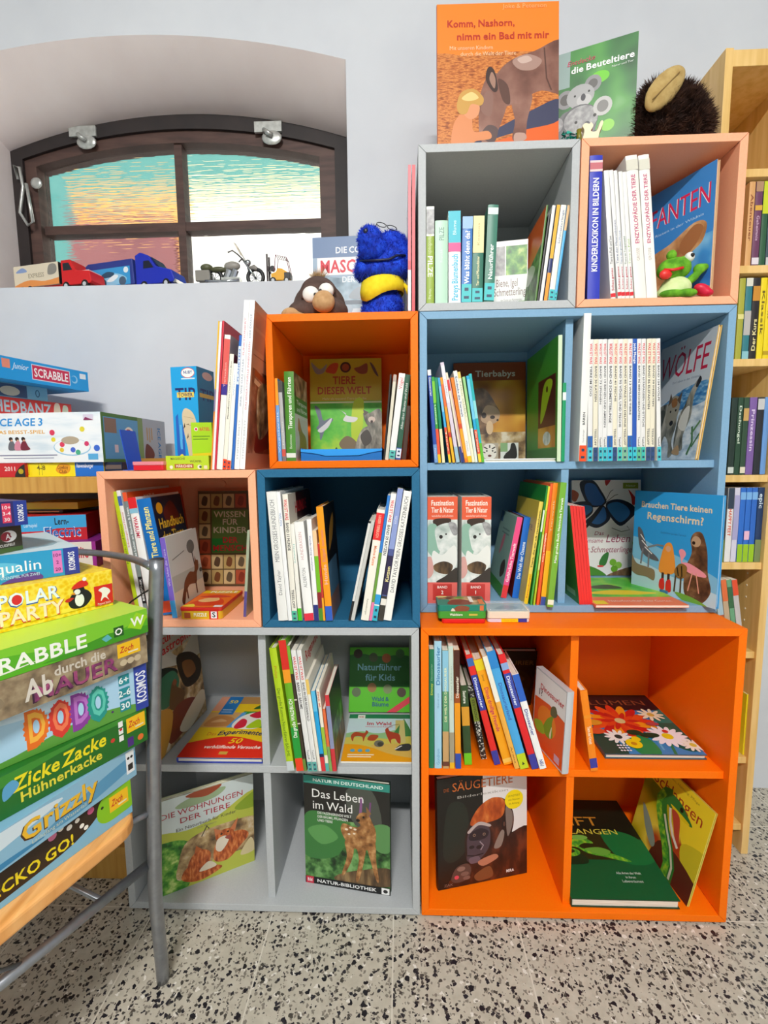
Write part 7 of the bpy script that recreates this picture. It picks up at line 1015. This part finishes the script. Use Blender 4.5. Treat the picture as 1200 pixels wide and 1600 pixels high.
# ================================================================== film cases in the tower
def dvds(z, Y, group, rows, h=.19):
    for lab, xl, xr, col, o in rows:
        o = dict(o); lean = o.pop('lean', 0); hh = o.pop('h', h)
        x0, x1 = xat(xl, Y, z), xat(xr, Y, z); x0 = max(x0, TX0+.0185)
        if x1 > TX1-.0185: x1 = TX1-.0185
        if x1-x0 < .003: continue
        t = x1-x0
        book('film_case', lab, Matrix.Translation((x0, Y, z+.0003+max(0, math.sin(lean)*t))) @ Matrix.Rotation(lean, 4, 'Y'), t, hh, .135, col, cat='DVD', group=group, **o)
t_ = lambda s, c, v0=.3, v1=.85, d=-1: dict(texts=[(s, v0, v1, .45, c, d)])
dvds(1.52, .213, 'film cases, top row of the tower', [
 ('pale orange film case, leftmost in view in the tower top row', 1163, 1172, '#d8a468', t_('Abenteuer', '#8a4a2c')), ('plum purple film case in the tower top row', 1173, 1184, '#6a3a5c', dict(bands=[(.88, 1, '#b08a6a'), (.02, .1, '#e0d8e0'), (.66, .72, '#d8a83c')], texts=[('Geheimnis', .3, .6, .4, '#c8a8c0', -1)])),
 ('lime and dark green film case in the tower top row', 1185, 1194, '#2c5a3c', dict(bands=[(.62, 1, '#c8d42a')])), ('slate blue film case at the right of the tower top row', 1195, 1208, '#2c4450', dict(bands=[(.9, 1, '#d8d8d4'), (.0, .1, '#c4c8c8')], texts=[('Saga', .4, .8, .4, '#a8b8c0', -1)]))])
dvds(1.303, .213, 'film cases, second row of the tower', [
 ('olive yellow film case at the left of the tower second row', 1148, 1157, '#a8a83a', dict(bands=[(.5, .56, '#e0d88a')])), ('teal film case in the tower second row', 1158, 1168, '#2f7a84', dict(bands=[(.3, .6, '#b8b4b0'), (.0, .1, '#8ac0c8'), (.9, 1, '#d8d8c8')])), ('black and orange film case in the tower second row', 1169, 1180, '#1f1a1c', dict(bands=[(.72, .9, '#c88a2c')], texts=[('Der Kurs', .1, .5, .5, '#e8dca0', 1)])),
 ('bright yellow film case beside the black and orange one', 1181, 1190, '#ecd414', t_('Klassik', '#6a5a14')), ('bright yellow film case second from the black and orange one', 1191, 1200, '#ecd414', dict(texts=[('Klassik', .5, .9, .4, '#6a5a14', -1)], bands=[(.05, .1, '#b89a14')])), ('white film case at the right end of the tower second row', 1201, 1212, '#e2e0da', {})])
dvds(1.0215, .213, 'film cases, third row of the tower', [
 ('black-green film case at the left of the tower third row', 1136, 1145, '#1c3028', dict(bands=[(.02, .1, '#c8d0c8')])), ('dark green film case with pale letters in the tower third row', 1146, 1154, '#23452f', t_('Dschungel', '#d0dcc8', .4, .9)), ('dark green and tan film case in the tower third row', 1155, 1163, '#2c4a34', dict(bands=[(.7, .86, '#c8a05c'), (.02, .1, '#e0d8c0')])), ('violet film case in the tower third row', 1164, 1175, '#7c5ca0', t_('Prinzessin', '#d8c8e4')), ('black film case right of the violet one', 1176, 1186, '#22262e', dict(bands=[(.84, .98, '#c8c8c8')])), ('light blue film case in the tower third row', 1187, 1195, '#6a9ad8', {}), ('yellow-orange film case at the right of the tower third row', 1196, 1206, '#f0c020', dict(bands=[(.5, .8, '#e8e0d0')]))])
dvds(.7985, .213, 'film cases, fourth row of the tower', [
 ('dark film case with an olive foot, left of the white dancing penguin film', 1122, 1130, '#20242c', dict(bands=[(0, .3, '#6a7a2c')])), ('white film case of a dancing penguin film with red letters', 1131, 1140, '#e4e2e0', dict(texts=[('HAPPY FEET', .35, .72, .5, '#d8542c', -1)], bands=[(.72, 1, '#2c3a4c')])), ('white and lilac film case in the tower fourth row', 1141, 1149, '#d4d0e0', dict(bands=[(.3, .9, '#a8a4cc')])),
 ('first blue film case with lime foot from the lilac one', 1150, 1158, '#2a6cc8', dict(bands=[(0, .24, '#98c41c'), (.84, .94, '#7ab0e4')])), ('middle blue film case with lime foot', 1159, 1167, '#2a6cc8', dict(bands=[(0, .24, '#98c41c'), (.84, .94, '#7ab0e4'), (.3, .42, '#e8b8d0')])), ('third blue film case with lime foot from the lilac one', 1168, 1176, '#2a68c4', dict(bands=[(0, .24, '#98c41c'), (.84, .94, '#7ab0e4')])), ('night blue film case at the right of the tower fourth row', 1177, 1188, '#1f3a64', dict(texts=[('epic', .72, .92, .6, '#cfe0ec', -1)], bands=[(0, .3, '#7a8a5a')]))], )
dvds(.5625, .215, 'film cases, fifth row of the tower', [
 ('pale blue film case leaning left in the tower fifth row', 1128, 1137, '#a4c0cc', dict(lean=-.17, bands=[(.1, .5, '#b0603c')])), ('beige and orange film case leaning left in the tower fifth row', 1138, 1146, '#c0a888', dict(lean=-.17, bands=[(.7, 1, '#e0703c')])), ('green film case leaning left in the tower fifth row', 1147, 1154, '#6aa47c', dict(lean=-.17, bands=[(.6, .9, '#3a6a44')])), ('grey film case with red-orange top, leaning left in the tower', 1155, 1163, '#c4c0c0', dict(lean=-.17, bands=[(.78, 1, '#e2502c')]))])
dvds(.2705, .215, 'film cases, sixth row of the tower', [('thin yellow-framed case on the sixth board of the tower', 1160, 1165.5, '#e8d81c', dict(h=.17))])
# ================================================================== soft toys
def rot(rx=0, ry=0, rz=0): return np.array((Matrix.Rotation(math.radians(rz), 3, 'Z') @ Matrix.Rotation(math.radians(ry), 3, 'Y') @ Matrix.Rotation(math.radians(rx), 3, 'X')))
def blob(balls, voxel, key, name, parent, smooth_it=2):
    m = MB()
    for b in balls: m.ball(b[0], b[1], key, 24, b[2] if len(b) > 2 else None)
    o = m.build('tmp', None); rm = o.modifiers.new('r', 'REMESH'); rm.mode = 'VOXEL'; rm.voxel_size = voxel
    sm = o.modifiers.new('s', 'SMOOTH'); sm.factor = .5; sm.iterations = smooth_it*3
    dg = bpy.context.evaluated_depsgraph_get(); me = bpy.data.meshes.new_from_object(o.evaluated_get(dg)); old = o.data
    bpy.data.objects.remove(o); bpy.data.meshes.remove(old)
    
    for v in me.vertices: v.co.z = max(v.co.z, .0006)
    me.name = name; me.materials.clear(); me.materials.append(M(key)); me.polygons.foreach_set('use_smooth', [True]*len(me.polygons))
    o = bpy.data.objects.new(name, me); COL.objects.link(o); o.parent = parent; return o
def fur(o, n, length, width, key, parent, droop=.3, seed=1, keep=None, curl=.5):
    rnd = random.Random(seed); me = o.data; P = me.polygons; m = MB(); V = []; Fc = []
    cum = np.cumsum([p.area for p in P]); tot = cum[-1]
    for i in range(n):
        p = P[int(np.searchsorted(cum, rnd.random()*tot))]; c = np.array(p.center); nn = np.array(p.normal)
        if keep and not keep(c): continue
        c = c+np.array([rnd.uniform(-1, 1) for _ in range(3)])*math.sqrt(p.area)*.6
        d = nn+np.array([rnd.uniform(-curl, curl) for _ in range(3)])+np.array([0, 0, -droop]); d /= np.linalg.norm(d)
        s = np.cross(d, [rnd.uniform(-1, 1) for _ in range(3)]); s /= np.linalg.norm(s)+1e-9; L = length*rnd.uniform(.55, 1.15); k = len(V)
        V += [c-s*width-nn*.001, c+s*width-nn*.001, c+d*L*.6+s*width*.7, c+d*L]; Fc += [(k, k+1, k+2), (k, k+2, k+3)]
    V = [np.array((v[0], v[1], max(v[2], .0006))) for v in V]
    m.add(V, Fc, key); return m.build('fur', parent)
# blue plush with a yellow scarf on the orange cube
z = 1.4005; r = empty('plush_toy', 'royal blue plush animal with a yellow scarf, sitting on the orange cube', 'soft toy'); r.location = (xat(598, .20, z), .20, z)
bd = blob([((0, 0, .04), (.05, .042, .046)), ((-.004, 0, .02), (.05, .045, .028)), ((.0, .0, .085), (.034, .032, .03))], .005, 'fur_blue', 'body', r)
hd = blob([((.0, 0, .148), (.06, .05, .05)), ((.002, -.012, .118), (.062, .044, .024)), ((.044, -.006, .128), (.026, .036, .026)), ((-.044, -.01, .12), (.024, .034, .022)), ((.022, .004, .182), (.042, .038, .034)), ((.04, .0, .152), (.032, .036, .034))], .005, 'fur_blue', 'head', r)
ns = blob([((-.026, -.044, .18), (.03, .03, .029)), ((-.02, -.034, .162), (.036, .032, .03))], .004, 'fur_blue', 'snout', r)
fur(bd, 6000, .0055, .0006, 'fur_blue', bd, .1, 1); fur(hd, 7000, .0055, .0006, 'fur_blue', hd, .1, 2); fur(ns, 2500, .0045, .0006, 'fur_blue', ns, .1, 3)
m = MB(); m.ball((-.034, -.0715, .186), (.006, .003, .006), '#06103c', 10); m.build('nostril', ns, smooth=True)
m = MB(); m.tube([(-.05, -.03, .138), (-.034, -.05, .13), (-.008, -.056, .128), (.018, -.054, .13), (.036, -.05, .14), (.056, -.034, .146)], .003, '#06103c', 8); m.build('mouth_crease', r, smooth=True)
m = MB(); vs = []; fs = []; N = 24
for i in range(N):
    a = 2*math.pi*i/N; dp = .018*math.exp(-((math.sin(a)+.75)**2)*3-((math.cos(a)+.6)**2)*1.5)
    for q, (rr, zz_) in enumerate(((.041, .104), (.049, .098), (.052, .082-dp*.5), (.05, .068-dp*1.2))): vs.append((rr*1.02*math.cos(a), rr*.94*math.sin(a), zz_+.004*math.cos(a)))
for i in range(N):
    for q in range(3): fs.append((i*4+q, ((i+1) % N)*4+q, ((i+1) % N)*4+q+1, i*4+q+1))
m.add(vs, fs, 'felt_yellow'); o = m.build('scarf', r, smooth=True); sd = o.modifiers.new('s', 'SOLIDIFY'); sd.thickness = .002
m = MB(); m.tube([(.05, 0, .094), (.058, -.01, .084), (.062, -.012, .066)], [.006, .005, .002], 'felt_yellow', 8); m.build('scarf_end', r, smooth=True)
gr = empty('glasses', 'wire-rimmed spectacles resting on the blue plush head', 'glasses'); gr.location = (xat(604, .2, 1.615), .185, 1.618)
for s in (-1, 1):
    m = MB(); m.tube([(s*.013+.0115*math.cos(t), -.004, .009*math.sin(t)) for t in np.linspace(0, 2*math.pi, 25)], .0009, '#1c1c1c', 6, False); m.build('rim', gr, smooth=True)
    m = MB(); m.tube([(s*.024, -.004, .002), (s*.027, .02, .002), (s*.027, .05, -.012)], .0009, '#1c1c1c', 6); m.build('temple', gr, smooth=True)
m = MB(); m.tube([(-.002, -.004, .002), (0, -.005, .004), (.002, -.004, .002)], .0009, '#1c1c1c', 6); m.build('bridge', gr)
gr.rotation_euler = (math.radians(-35), math.radians(12), math.radians(10))
# brown plush with big eyes
r = empty('plush_toy', 'brown plush animal with big white eyes, tan nose and a tuft, on the orange cube', 'soft toy'); r.location = (xat(499, .17, z), .17, z)
bd = blob([((0, .01, .038), (.064, .05, .056)), ((.0, 0, .068), (.044, .04, .036)), ((.036, -.01, .022), (.036, .036, .026)), ((-.04, .0, .022), (.036, .04, .026))], .004, 'plush_brown', 'head', r)
for x, zz_, rx in ((-.012, .052, .02), (.024, .06, .018)):
    m = MB(); m.ball((x, -.036, zz_), (rx, .013, rx*.95), '#ece9e4', 20); e = m.build('eye', r, smooth=True)
    m = MB(); m.ball((x+(.012 if x < 0 else -.012), -.047, zz_-.004), .0042, '#141414', 10); m.build('pupil', e, smooth=True)
    m = MB(); m.tube([(x+rx*1.02*math.cos(t), -.034-.004*math.sin(t), zz_+rx*math.sin(t)) for t in np.linspace(-.3, math.pi+.4, 14)], .0042, 'plush_brown', 8); m.build('eyelid', r, smooth=True)
ns = blob([((.02, -.052, .03), (.026, .022, .025)), ((.014, -.05, .028), (.022, .02, .02))], .004, 'plush_tan', 'nose', r)
ft = blob([((-.062, -.02, .008), (.026, .03, .02)), ((-.05, -.02, .004), (.034, .026, .012))], .004, 'plush_tan', 'foot', r)
m = MB(); m.ball((-.1, .02, .012), (.013, .02, .013), 'plush_brown', 16); m.build('arm', r, smooth=True)
m = MB(); V = []; Fc = []; rnd = random.Random(4)
for i in range(420):
    a = rnd.uniform(-1.2, 1.2); b = rnd.uniform(-.6, .6); d = np.array([math.sin(a), b, math.cos(a)]); d /= np.linalg.norm(d); s = np.array([rnd.uniform(-1, 1), rnd.uniform(-1, 1), 0])*.0007; c = np.array([rnd.uniform(-.014, .012), rnd.uniform(-.006, .008), .101]); L = rnd.uniform(.014, .03); k = len(V)
    V += [c-s, c+s, c+d*L]; Fc += [(k, k+1, k+2)]
m.add(V, Fc, 'tuft'); m.build('hair', r)
# green frog plush in the salmon top cube
z = 1.4178; fx = xat(1060, .135, z); r = empty('plush_frog', 'green plush frog with cream belly in front of the elephant book', 'soft toy'); r.location = (fx, .128, z)
bd = blob([((-.012, 0, .026), (.034, .026, .026)), ((-.03, .0, .014), (.026, .026, .014))], .004, 'plush_cream', 'belly', r)
hd = blob([((-.018, -.002, .068), (.036, .026, .024)), ((-.03, -.006, .062), (.028, .024, .018)), ((.002, .0, .08), (.016, .016, .016))], .004, 'plush_green', 'head', r)
m = MB(); m.ball((.008, -.012, .088), .0105, '#f0f0ea', 14); e = m.build('eye', r, smooth=True); m = MB(); m.ball((.009, -.021, .089), .0045, '#141414', 10); m.build('pupil', e, smooth=True)
m = MB(); m.ball((-.03, -.01, .094), .0105, 'plush_green', 14); m.build('eye', r, smooth=True)
m = MB(); m.tube([(-.05, -.02, .06), (-.034, -.029, .056), (-.014, -.029, .06)], .003, '#e02a24', 8); m.ball((-.046, -.02, .05), (.014, .008, .011), '#e02a24', 12); m.build('red_mouth', r, smooth=True)
am = blob([((.022, -.004, .046), (.024, .009, .009), rot(0, -42, 0)), ((.036, -.004, .066), (.014, .009, .012)), ((.046, -.004, .07), (.01, .008, .008))], .003, 'plush_green', 'arm', r)
lg = blob([((-.03, -.022, .008), (.03, .012, .009)), ((.0, -.026, .008), (.022, .012, .009))], .003, 'plush_green', 'leg', r)
ft = blob([((.036, -.018, .016), (.02, .014, .012), rot(0, 30, 0)), ((.044, -.022, .008), (.014, .012, .008))], .003, '#d8123c', 'red_foot', r)
# dark furry toy on the salmon top cube
z = 1.7505; r = empty('furry_toy', 'dark brown long-haired toy lying upside down, tan sole showing, on the salmon cube', 'soft toy'); r.location = (xat(1046, .175, z), .175, z); r.scale = (.88, .88, .88)
bd = blob([((.012, .02, .085), (.076, .06, .085)), ((-.03, 0, .06), (.055, .05, .055)), ((.045, 0, .055), (.045, .05, .055)), ((-.044, -.014, .11), (.045, .035, .05)), ((-.05, .0, .05), (.045, .04, .05))], .007, 'fur_dark', 'body', r)
fur(bd, 17000, .024, .0011, 'fur_dark', bd, .1, 5, curl=.5)
R_ = rot(8, -44, 0)
sl = blob([((-.05, -.058, .122), (.062, .016, .032), R_), ((-.054, -.058, .112), (.056, .015, .03), R_)], .005, 'plush_foot', 'sole', r)
m = MB(); m.tube([np.array((-.05, -.0735, .120))+R_@np.array((t, 0, 0)) for t in np.linspace(-.05, .035, 8)], .0014, '#8a6c3a', 6); m.build('sole_seam', sl, smooth=True)
m = MB(); m.ball((.034, .03, .165), (.022, .02, .02), 'plush_tan', 14); m.build('ear', r, smooth=True)
# wooden puzzle animal and its teal paper flower
z = 1.7505; wz = empty('wooden_figure', 'small cut-out wooden antler figure, cream with a dark edge, on the cube joint', 'figure'); wz.location = (xat(924, .125, z), .125, z)
A = [(-.02, 0), (-.018, .024), (-.022, .034), (-.016, .04), (-.008, .038), (-.004, .041), (.001, .034), (-.004, .024), (.004, .022), (.01, .026), (.016, .042), (.021, .043), (.021, .036), (.014, .018), (.009, 0)]
m = MB(); m.prism(smooth_loop(A, 4), lambda a, b, h: (a, h, b), -.006, .006, '#efe4c4'); m.build('body', wz, bevel=.001)
m = MB(); m.prism(smooth_loop([(x+.003, y) for x, y in A], 4), lambda a, b, h: (a, h, b), .0062, .009, '#7a3a1c'); m.build('back_layer', wz)
m = MB(); m.tube([(-.026, 0, 0), (-.028, 0, .03)], [.006, .005], '#7a7418', 10); m.build('olive_stub', wz, smooth=True)
tf = empty('paper_flower', 'crumpled teal paper flower left of the wooden figure', 'ornament'); tf.location = (xat(890, .125, z), .125, z)
rnd = random.Random(3); m = MB()
for i in range(46):
    c = np.array([rnd.uniform(-.016, .018), rnd.uniform(-.008, .008), rnd.uniform(.001, .02+.002)]); p = [c+np.array([rnd.uniform(-.008, .008), rnd.uniform(-.006, .006), rnd.uniform(0, .009)]) for _ in range(4)]
    m.add(p, [(0, 1, 2), (0, 2, 3)], ('#12766c', '#18a08c', '#0c5c56')[i % 3])
m.build('petals', tf)
# ================================================================== toy vehicles on the window sill
SZ = SILL+.0006
def wheel(par, x, y, z, rad, w, key='#16161a', hub='#c8ccd0', ax='y'):
    m = MB(); m.cyl((x, y-w/2, z), (x, y+w/2, z), rad, key, 20); o = m.build('wheel', par, bevel=.0008)
    m = MB(); m.cyl((x, y-w/2-.001, z), (x, y+w/2+.001, z), rad*.5, hub, 14); m.build('hub', o)
tr = empty('toy_truck', 'red toy truck with a pale printed trailer, leftmost on the window sill', 'toy truck')
a = np.array([xat(38, .56, SZ), .56]); b = np.array([xat(168, .497, SZ), .497]); d = b-a; LTk = np.linalg.norm(d); tr.location = (a[0], a[1], SZ); tr.rotation_euler.z = math.atan2(d[1], d[0])
m = MB(); m.box((0, -.028, .022), (.175, .028, .088), '#d8cdb8'); o = m.build('trailer', tr, bevel=.002)
prints(o, [((0, -.028, .022), (1, 0, 0), (0, 0, 1), .175, .066, [('r', 0, 0, 1, 1, '#e2d6be'), ('b', [(-.1, .0), (.3, .3), (.7, .2), (1.1, .3), (1.1, -.1), (-.1, -.1)], '#e8944c'), ('b', [(.05, .7), (.2, .9), (.3, .7)], '#8aa0cc'), ('t', 'EXPRESS', .5, .5, .2, '#a89c84', {'w': .36, 'b': 1}), ('b', [(.76, .5), (.8, .9), (.94, .9), (.96, .6), (.88, .46)], '#8c8880')]), ((.175, -.028, .022), (0, 1, 0), (0, 0, 1), .056, .066, [('r', 0, 0, 1, 1, '#15181a')])])
m = MB(); m.box((.0, -.022, .014), (.26, .022, .022), '#b81c20'); m.build('chassis', tr)
m = MB(); c0 = .185; m.prism([(c0, .014), (c0, .09), (c0+.035, .09), (c0+.055, .056), (c0+.105, .05), (c0+.11, .02), (c0+.105, .014)], lambda p, q, h: (p, h, q), -.028, .028, '#d81c20'); cab = m.build('cab', tr, bevel=.002)
for s in (-1, 1):
    m = MB(); m.prism([(c0+.008, .058), (c0+.008, .08), (c0+.03, .08), (c0+.042, .058)], lambda p, q, h: (p, h, q), s*.0283-.0004, s*.0283+.0004, '#20242c'); m.build('side_window', cab)
m = MB(); m.box((c0+.055, -.024, .0515), (c0+.1, .024, .0545), '#e8c8c8'); m.build('hood_stripe', cab)
for x in (.03, .06, c0+.015, c0+.085):
    for s in (-1, 1): wheel(tr, x, s*.024, .0125, .0125, .01)
bt = empty('toy_truck', 'dark blue toy truck with a picture on its trailer, on the window sill', 'toy truck')
a = np.array([xat(146, .585, SZ), .585]); b = np.array([xat(299, .505, SZ), .505]); d = b-a; bt.location = (a[0], a[1], SZ); bt.rotation_euler.z = math.atan2(d[1], d[0])
m = MB(); m.prism([(0, .02), (0, .085), (.02, .098), (.19, .098), (.195, .02)], lambda p, q, h: (p, h, q), -.032, .032, '#2a3a8c'); o = m.build('trailer', bt, bevel=.003)
prints(o, [((.03, -.032, .022), (1, 0, 0), (0, 0, 1), .15, .055, [('r', 0, 0, 1, 1, '#3a9cd8'), ('b', [(.05, .2), (.3, .6), (.6, .7), (.9, .4), (.8, .1), (.3, .05)], '#8fc8e8'), ('b', [(.2, .5), (.4, .8), (.6, .7), (.5, .5)], '#30506c'), ('b', [(.4, .3), (.6, .6), (.7, .5), (.55, .25)], '#e8f2f6'), ('c', .3, .2, .09, '#4a6078'), ('c', .8, .22, .09, '#4a6078'), ('c', .9, .8, .06, '#e6f0f4')])])
c0 = .2; m = MB(); m.prism([(c0, .014), (c0, .104), (c0+.02, .112), (c0+.05, .1), (c0+.075, .066), (c0+.13, .05), (c0+.14, .022), (c0+.135, .014)], lambda p, q, h: (p, h, q), -.032, .032, '#1a2eb4'); cab = m.build('cab', bt, bevel=.003)
for s in (-1, 1):
    m = MB(); m.prism([(c0+.03, .062), (c0+.032, .084), (c0+.052, .084), (c0+.068, .062)], lambda p, q, h: (p, h, q), s*.0324-.0004, s*.0324+.0004, '#141a30'); m.build('side_window', cab)
m = MB(); m.prism([(c0+.056, .094), (c0+.078, .066), (c0+.08, .067), (c0+.058, .096)], lambda p, q, h: (p, h, q), -.026, .026, '#20284c'); m.build('windscreen', cab)
m = MB(); m.box((c0+.134, -.03, .012), (c0+.142, .03, .022), 'chrome'); m.build('bumper', cab)
for x in (.03, .06, c0+.03, c0+.11):
    for s in (-1, 1): wheel(bt, x, s*.028, .0125, .0125, .01)
# toy motorbike
mb = empty('toy_motorbike', 'silver toy touring motorbike with windscreen on the window sill', 'toy motorbike'); mb.location = (xat(310, .515, SZ), .515, SZ); k = xat(409, .515, SZ)-xat(310, .515, SZ); kk = k/.2
def mp(pts, r_, key, name, n=8, par=None):
    m = MB(); m.tube([np.array(p)*kk for p in pts], [q*kk for q in r_] if isinstance(r_, list) else r_*kk, key, n); return m.build(name, par or mb, smooth=True)
for x in (.052, .182):
    m = MB(); m.tube([(np.array((x+.024*math.cos(t), 0, .031+.024*math.sin(t))))*kk for t in np.linspace(0, 2*math.pi, 25)], .006*kk, '#1a1a1c', 8, False); w_ = m.build('wheel', mb, smooth=True)
    m = MB()
    for t in np.linspace(0, math.pi, 6)[:-1]: m.tube([np.array((x-.021*math.cos(t), 0, .029-.021*math.sin(t)))*kk, np.array((x+.021*math.cos(t), 0, .029+.021*math.sin(t)))*kk], .0011*kk, 'chrome', 6)
    m.build('spokes', w_)
m = MB(); m.box(np.array((.0, -.02, .018))*kk, np.array((.044, -.008, .05))*kk, '#8a867e'); m.build('pannier', mb, bevel=.002*kk)
m = MB(); m.box(np.array((.0, .008, .018))*kk, np.array((.044, .02, .05))*kk, '#8a867e'); m.build('pannier', mb, bevel=.002*kk)
m = MB(); m.ball(np.array((.03, 0, .062))*kk, np.array((.02, .016, .012))*kk, '#5a5c40', 12); m.build('top_box', mb, smooth=True)
m = MB(); m.ball(np.array((.066, 0, .056))*kk, np.array((.028, .012, .009))*kk, '#54563c', 12); m.build('seat', mb, smooth=True)
m = MB(); m.ball(np.array((.11, 0, .066))*kk, np.array((.026, .012, .014))*kk, '#9a968e', 14); m.build('fuel_tank', mb, smooth=True)
m = MB()
for x, zz_ in ((.1, .04), (.12, .04)): m.tube([np.array((x-.012, 0, zz_-.014))*kk, np.array((x, 0, zz_+.014))*kk], .011*kk, 'chrome', 10)
m.box(np.array((.078, -.012, .014))*kk, np.array((.135, .012, .03))*kk, 'zinc'); m.build('engine', mb)
mp([(.135, -.014, .02), (.09, -.016, .016), (.03, -.018, .018)], .004, 'chrome', 'exhaust_pipe')
for s in (-1, 1): mp([(.144, s*.008, .085), (.168, s*.008, .05), (.182, s*.008, .029)], .0028, 'chrome', 'fork')
mp([(.144, 0, .085), (.135, -.02, .092), (.122, -.028, .1), (.11, -.034, .092)], .0022, '#6a6660', 'handlebar'); mp([(.144, 0, .085), (.138, .02, .092), (.13, .03, .098), (.12, .034, .092)], .0022, '#6a6660', 'handlebar')
m = MB(); m.ball(np.array((.16, 0, .074))*kk, np.array((.01, .01, .01))*kk, 'chrome', 12); m.build('headlamp', mb, smooth=True)
mp([(.158, 0, .056), (.178, 0, .06), (.196, 0, .05)], [.005, .009, .004], '#8a8680', 'front_mudguard')
m = MB(); V = [np.array((.150-.022*j/4-.0, .024*math.sin(math.pi*(i/6-.5))*(1-.25*(j/4)**3), .088+.04*j/4+.0))*kk-np.array((.01*kk*(i/6-.5)**2*2, 0, 0)) for j in range(5) for i in range(7)]
m.add(V, [(j*7+i, j*7+i+1, (j+1)*7+i+1, (j+1)*7+i) for j in range(4) for i in range(6)], 'screen_plastic'); o = m.build('windscreen', mb, smooth=True); sd = o.modifiers.new('s', 'SOLIDIFY'); sd.thickness = .0012
# toy forklift
fk = empty('toy_forklift', 'small yellow and black toy forklift with a wire roof guard on the sill', 'toy forklift'); fk.location = (xat(436, .50, SZ), .50, SZ)
m = MB(); m.prism([(-.02, .01), (-.02, .03), (-.006, .034), (.002, .046), (.014, .044), (.03, .034), (.038, .03), (.038, .01)], lambda p, q, h: (p, h, q), -.016, .016, '#e8a81c'); m.build('body', fk, bevel=.002)
m = MB(); m.box((.02, -.0165, .012), (.0395, .0165, .033), '#26262a'); m.build('counterweight', fk, bevel=.002)
for s in (-1, 1):
    m = MB(); m.box((-.034, s*.012-.002, .004), (-.029, s*.012+.002, .088), '#3a2c30'); m.build('mast', fk)
    m = MB(); m.box((-.06, s*.009-.0015, .004), (-.03, s*.009+.0015, .007), '#3a2c30'); m.build('fork', fk)
    m = MB(); m.tube([(-.01, s*.015, .034), (-.004, s*.015, .084), (.028, s*.015, .076), (.038, s*.015, .03)], .0014, '#7a3a50', 6); m.build('guard_post', fk)
m = MB()
for t in np.linspace(0, 1, 6): m.tube([(-.004+.032*t, -.015, .084-.008*t), (-.004+.032*t, .015, .084-.008*t)], .0011, '#7a3a50', 6)
m.build('roof_guard', fk)
m = MB(); m.box((-.03, -.014, .04), (-.026, .014, .052), '#3a2c30'); m.build('carriage', fk)
m = MB(); m.cyl((-.018, -.004, .05), (-.018, .004, .05), .008, '#26262a', 14); m.build('steering_wheel', fk)
for x in (-.014, .028):
    for s in (-1, 1): wheel(fk, x, s*.014, .0095, .0095, .007)
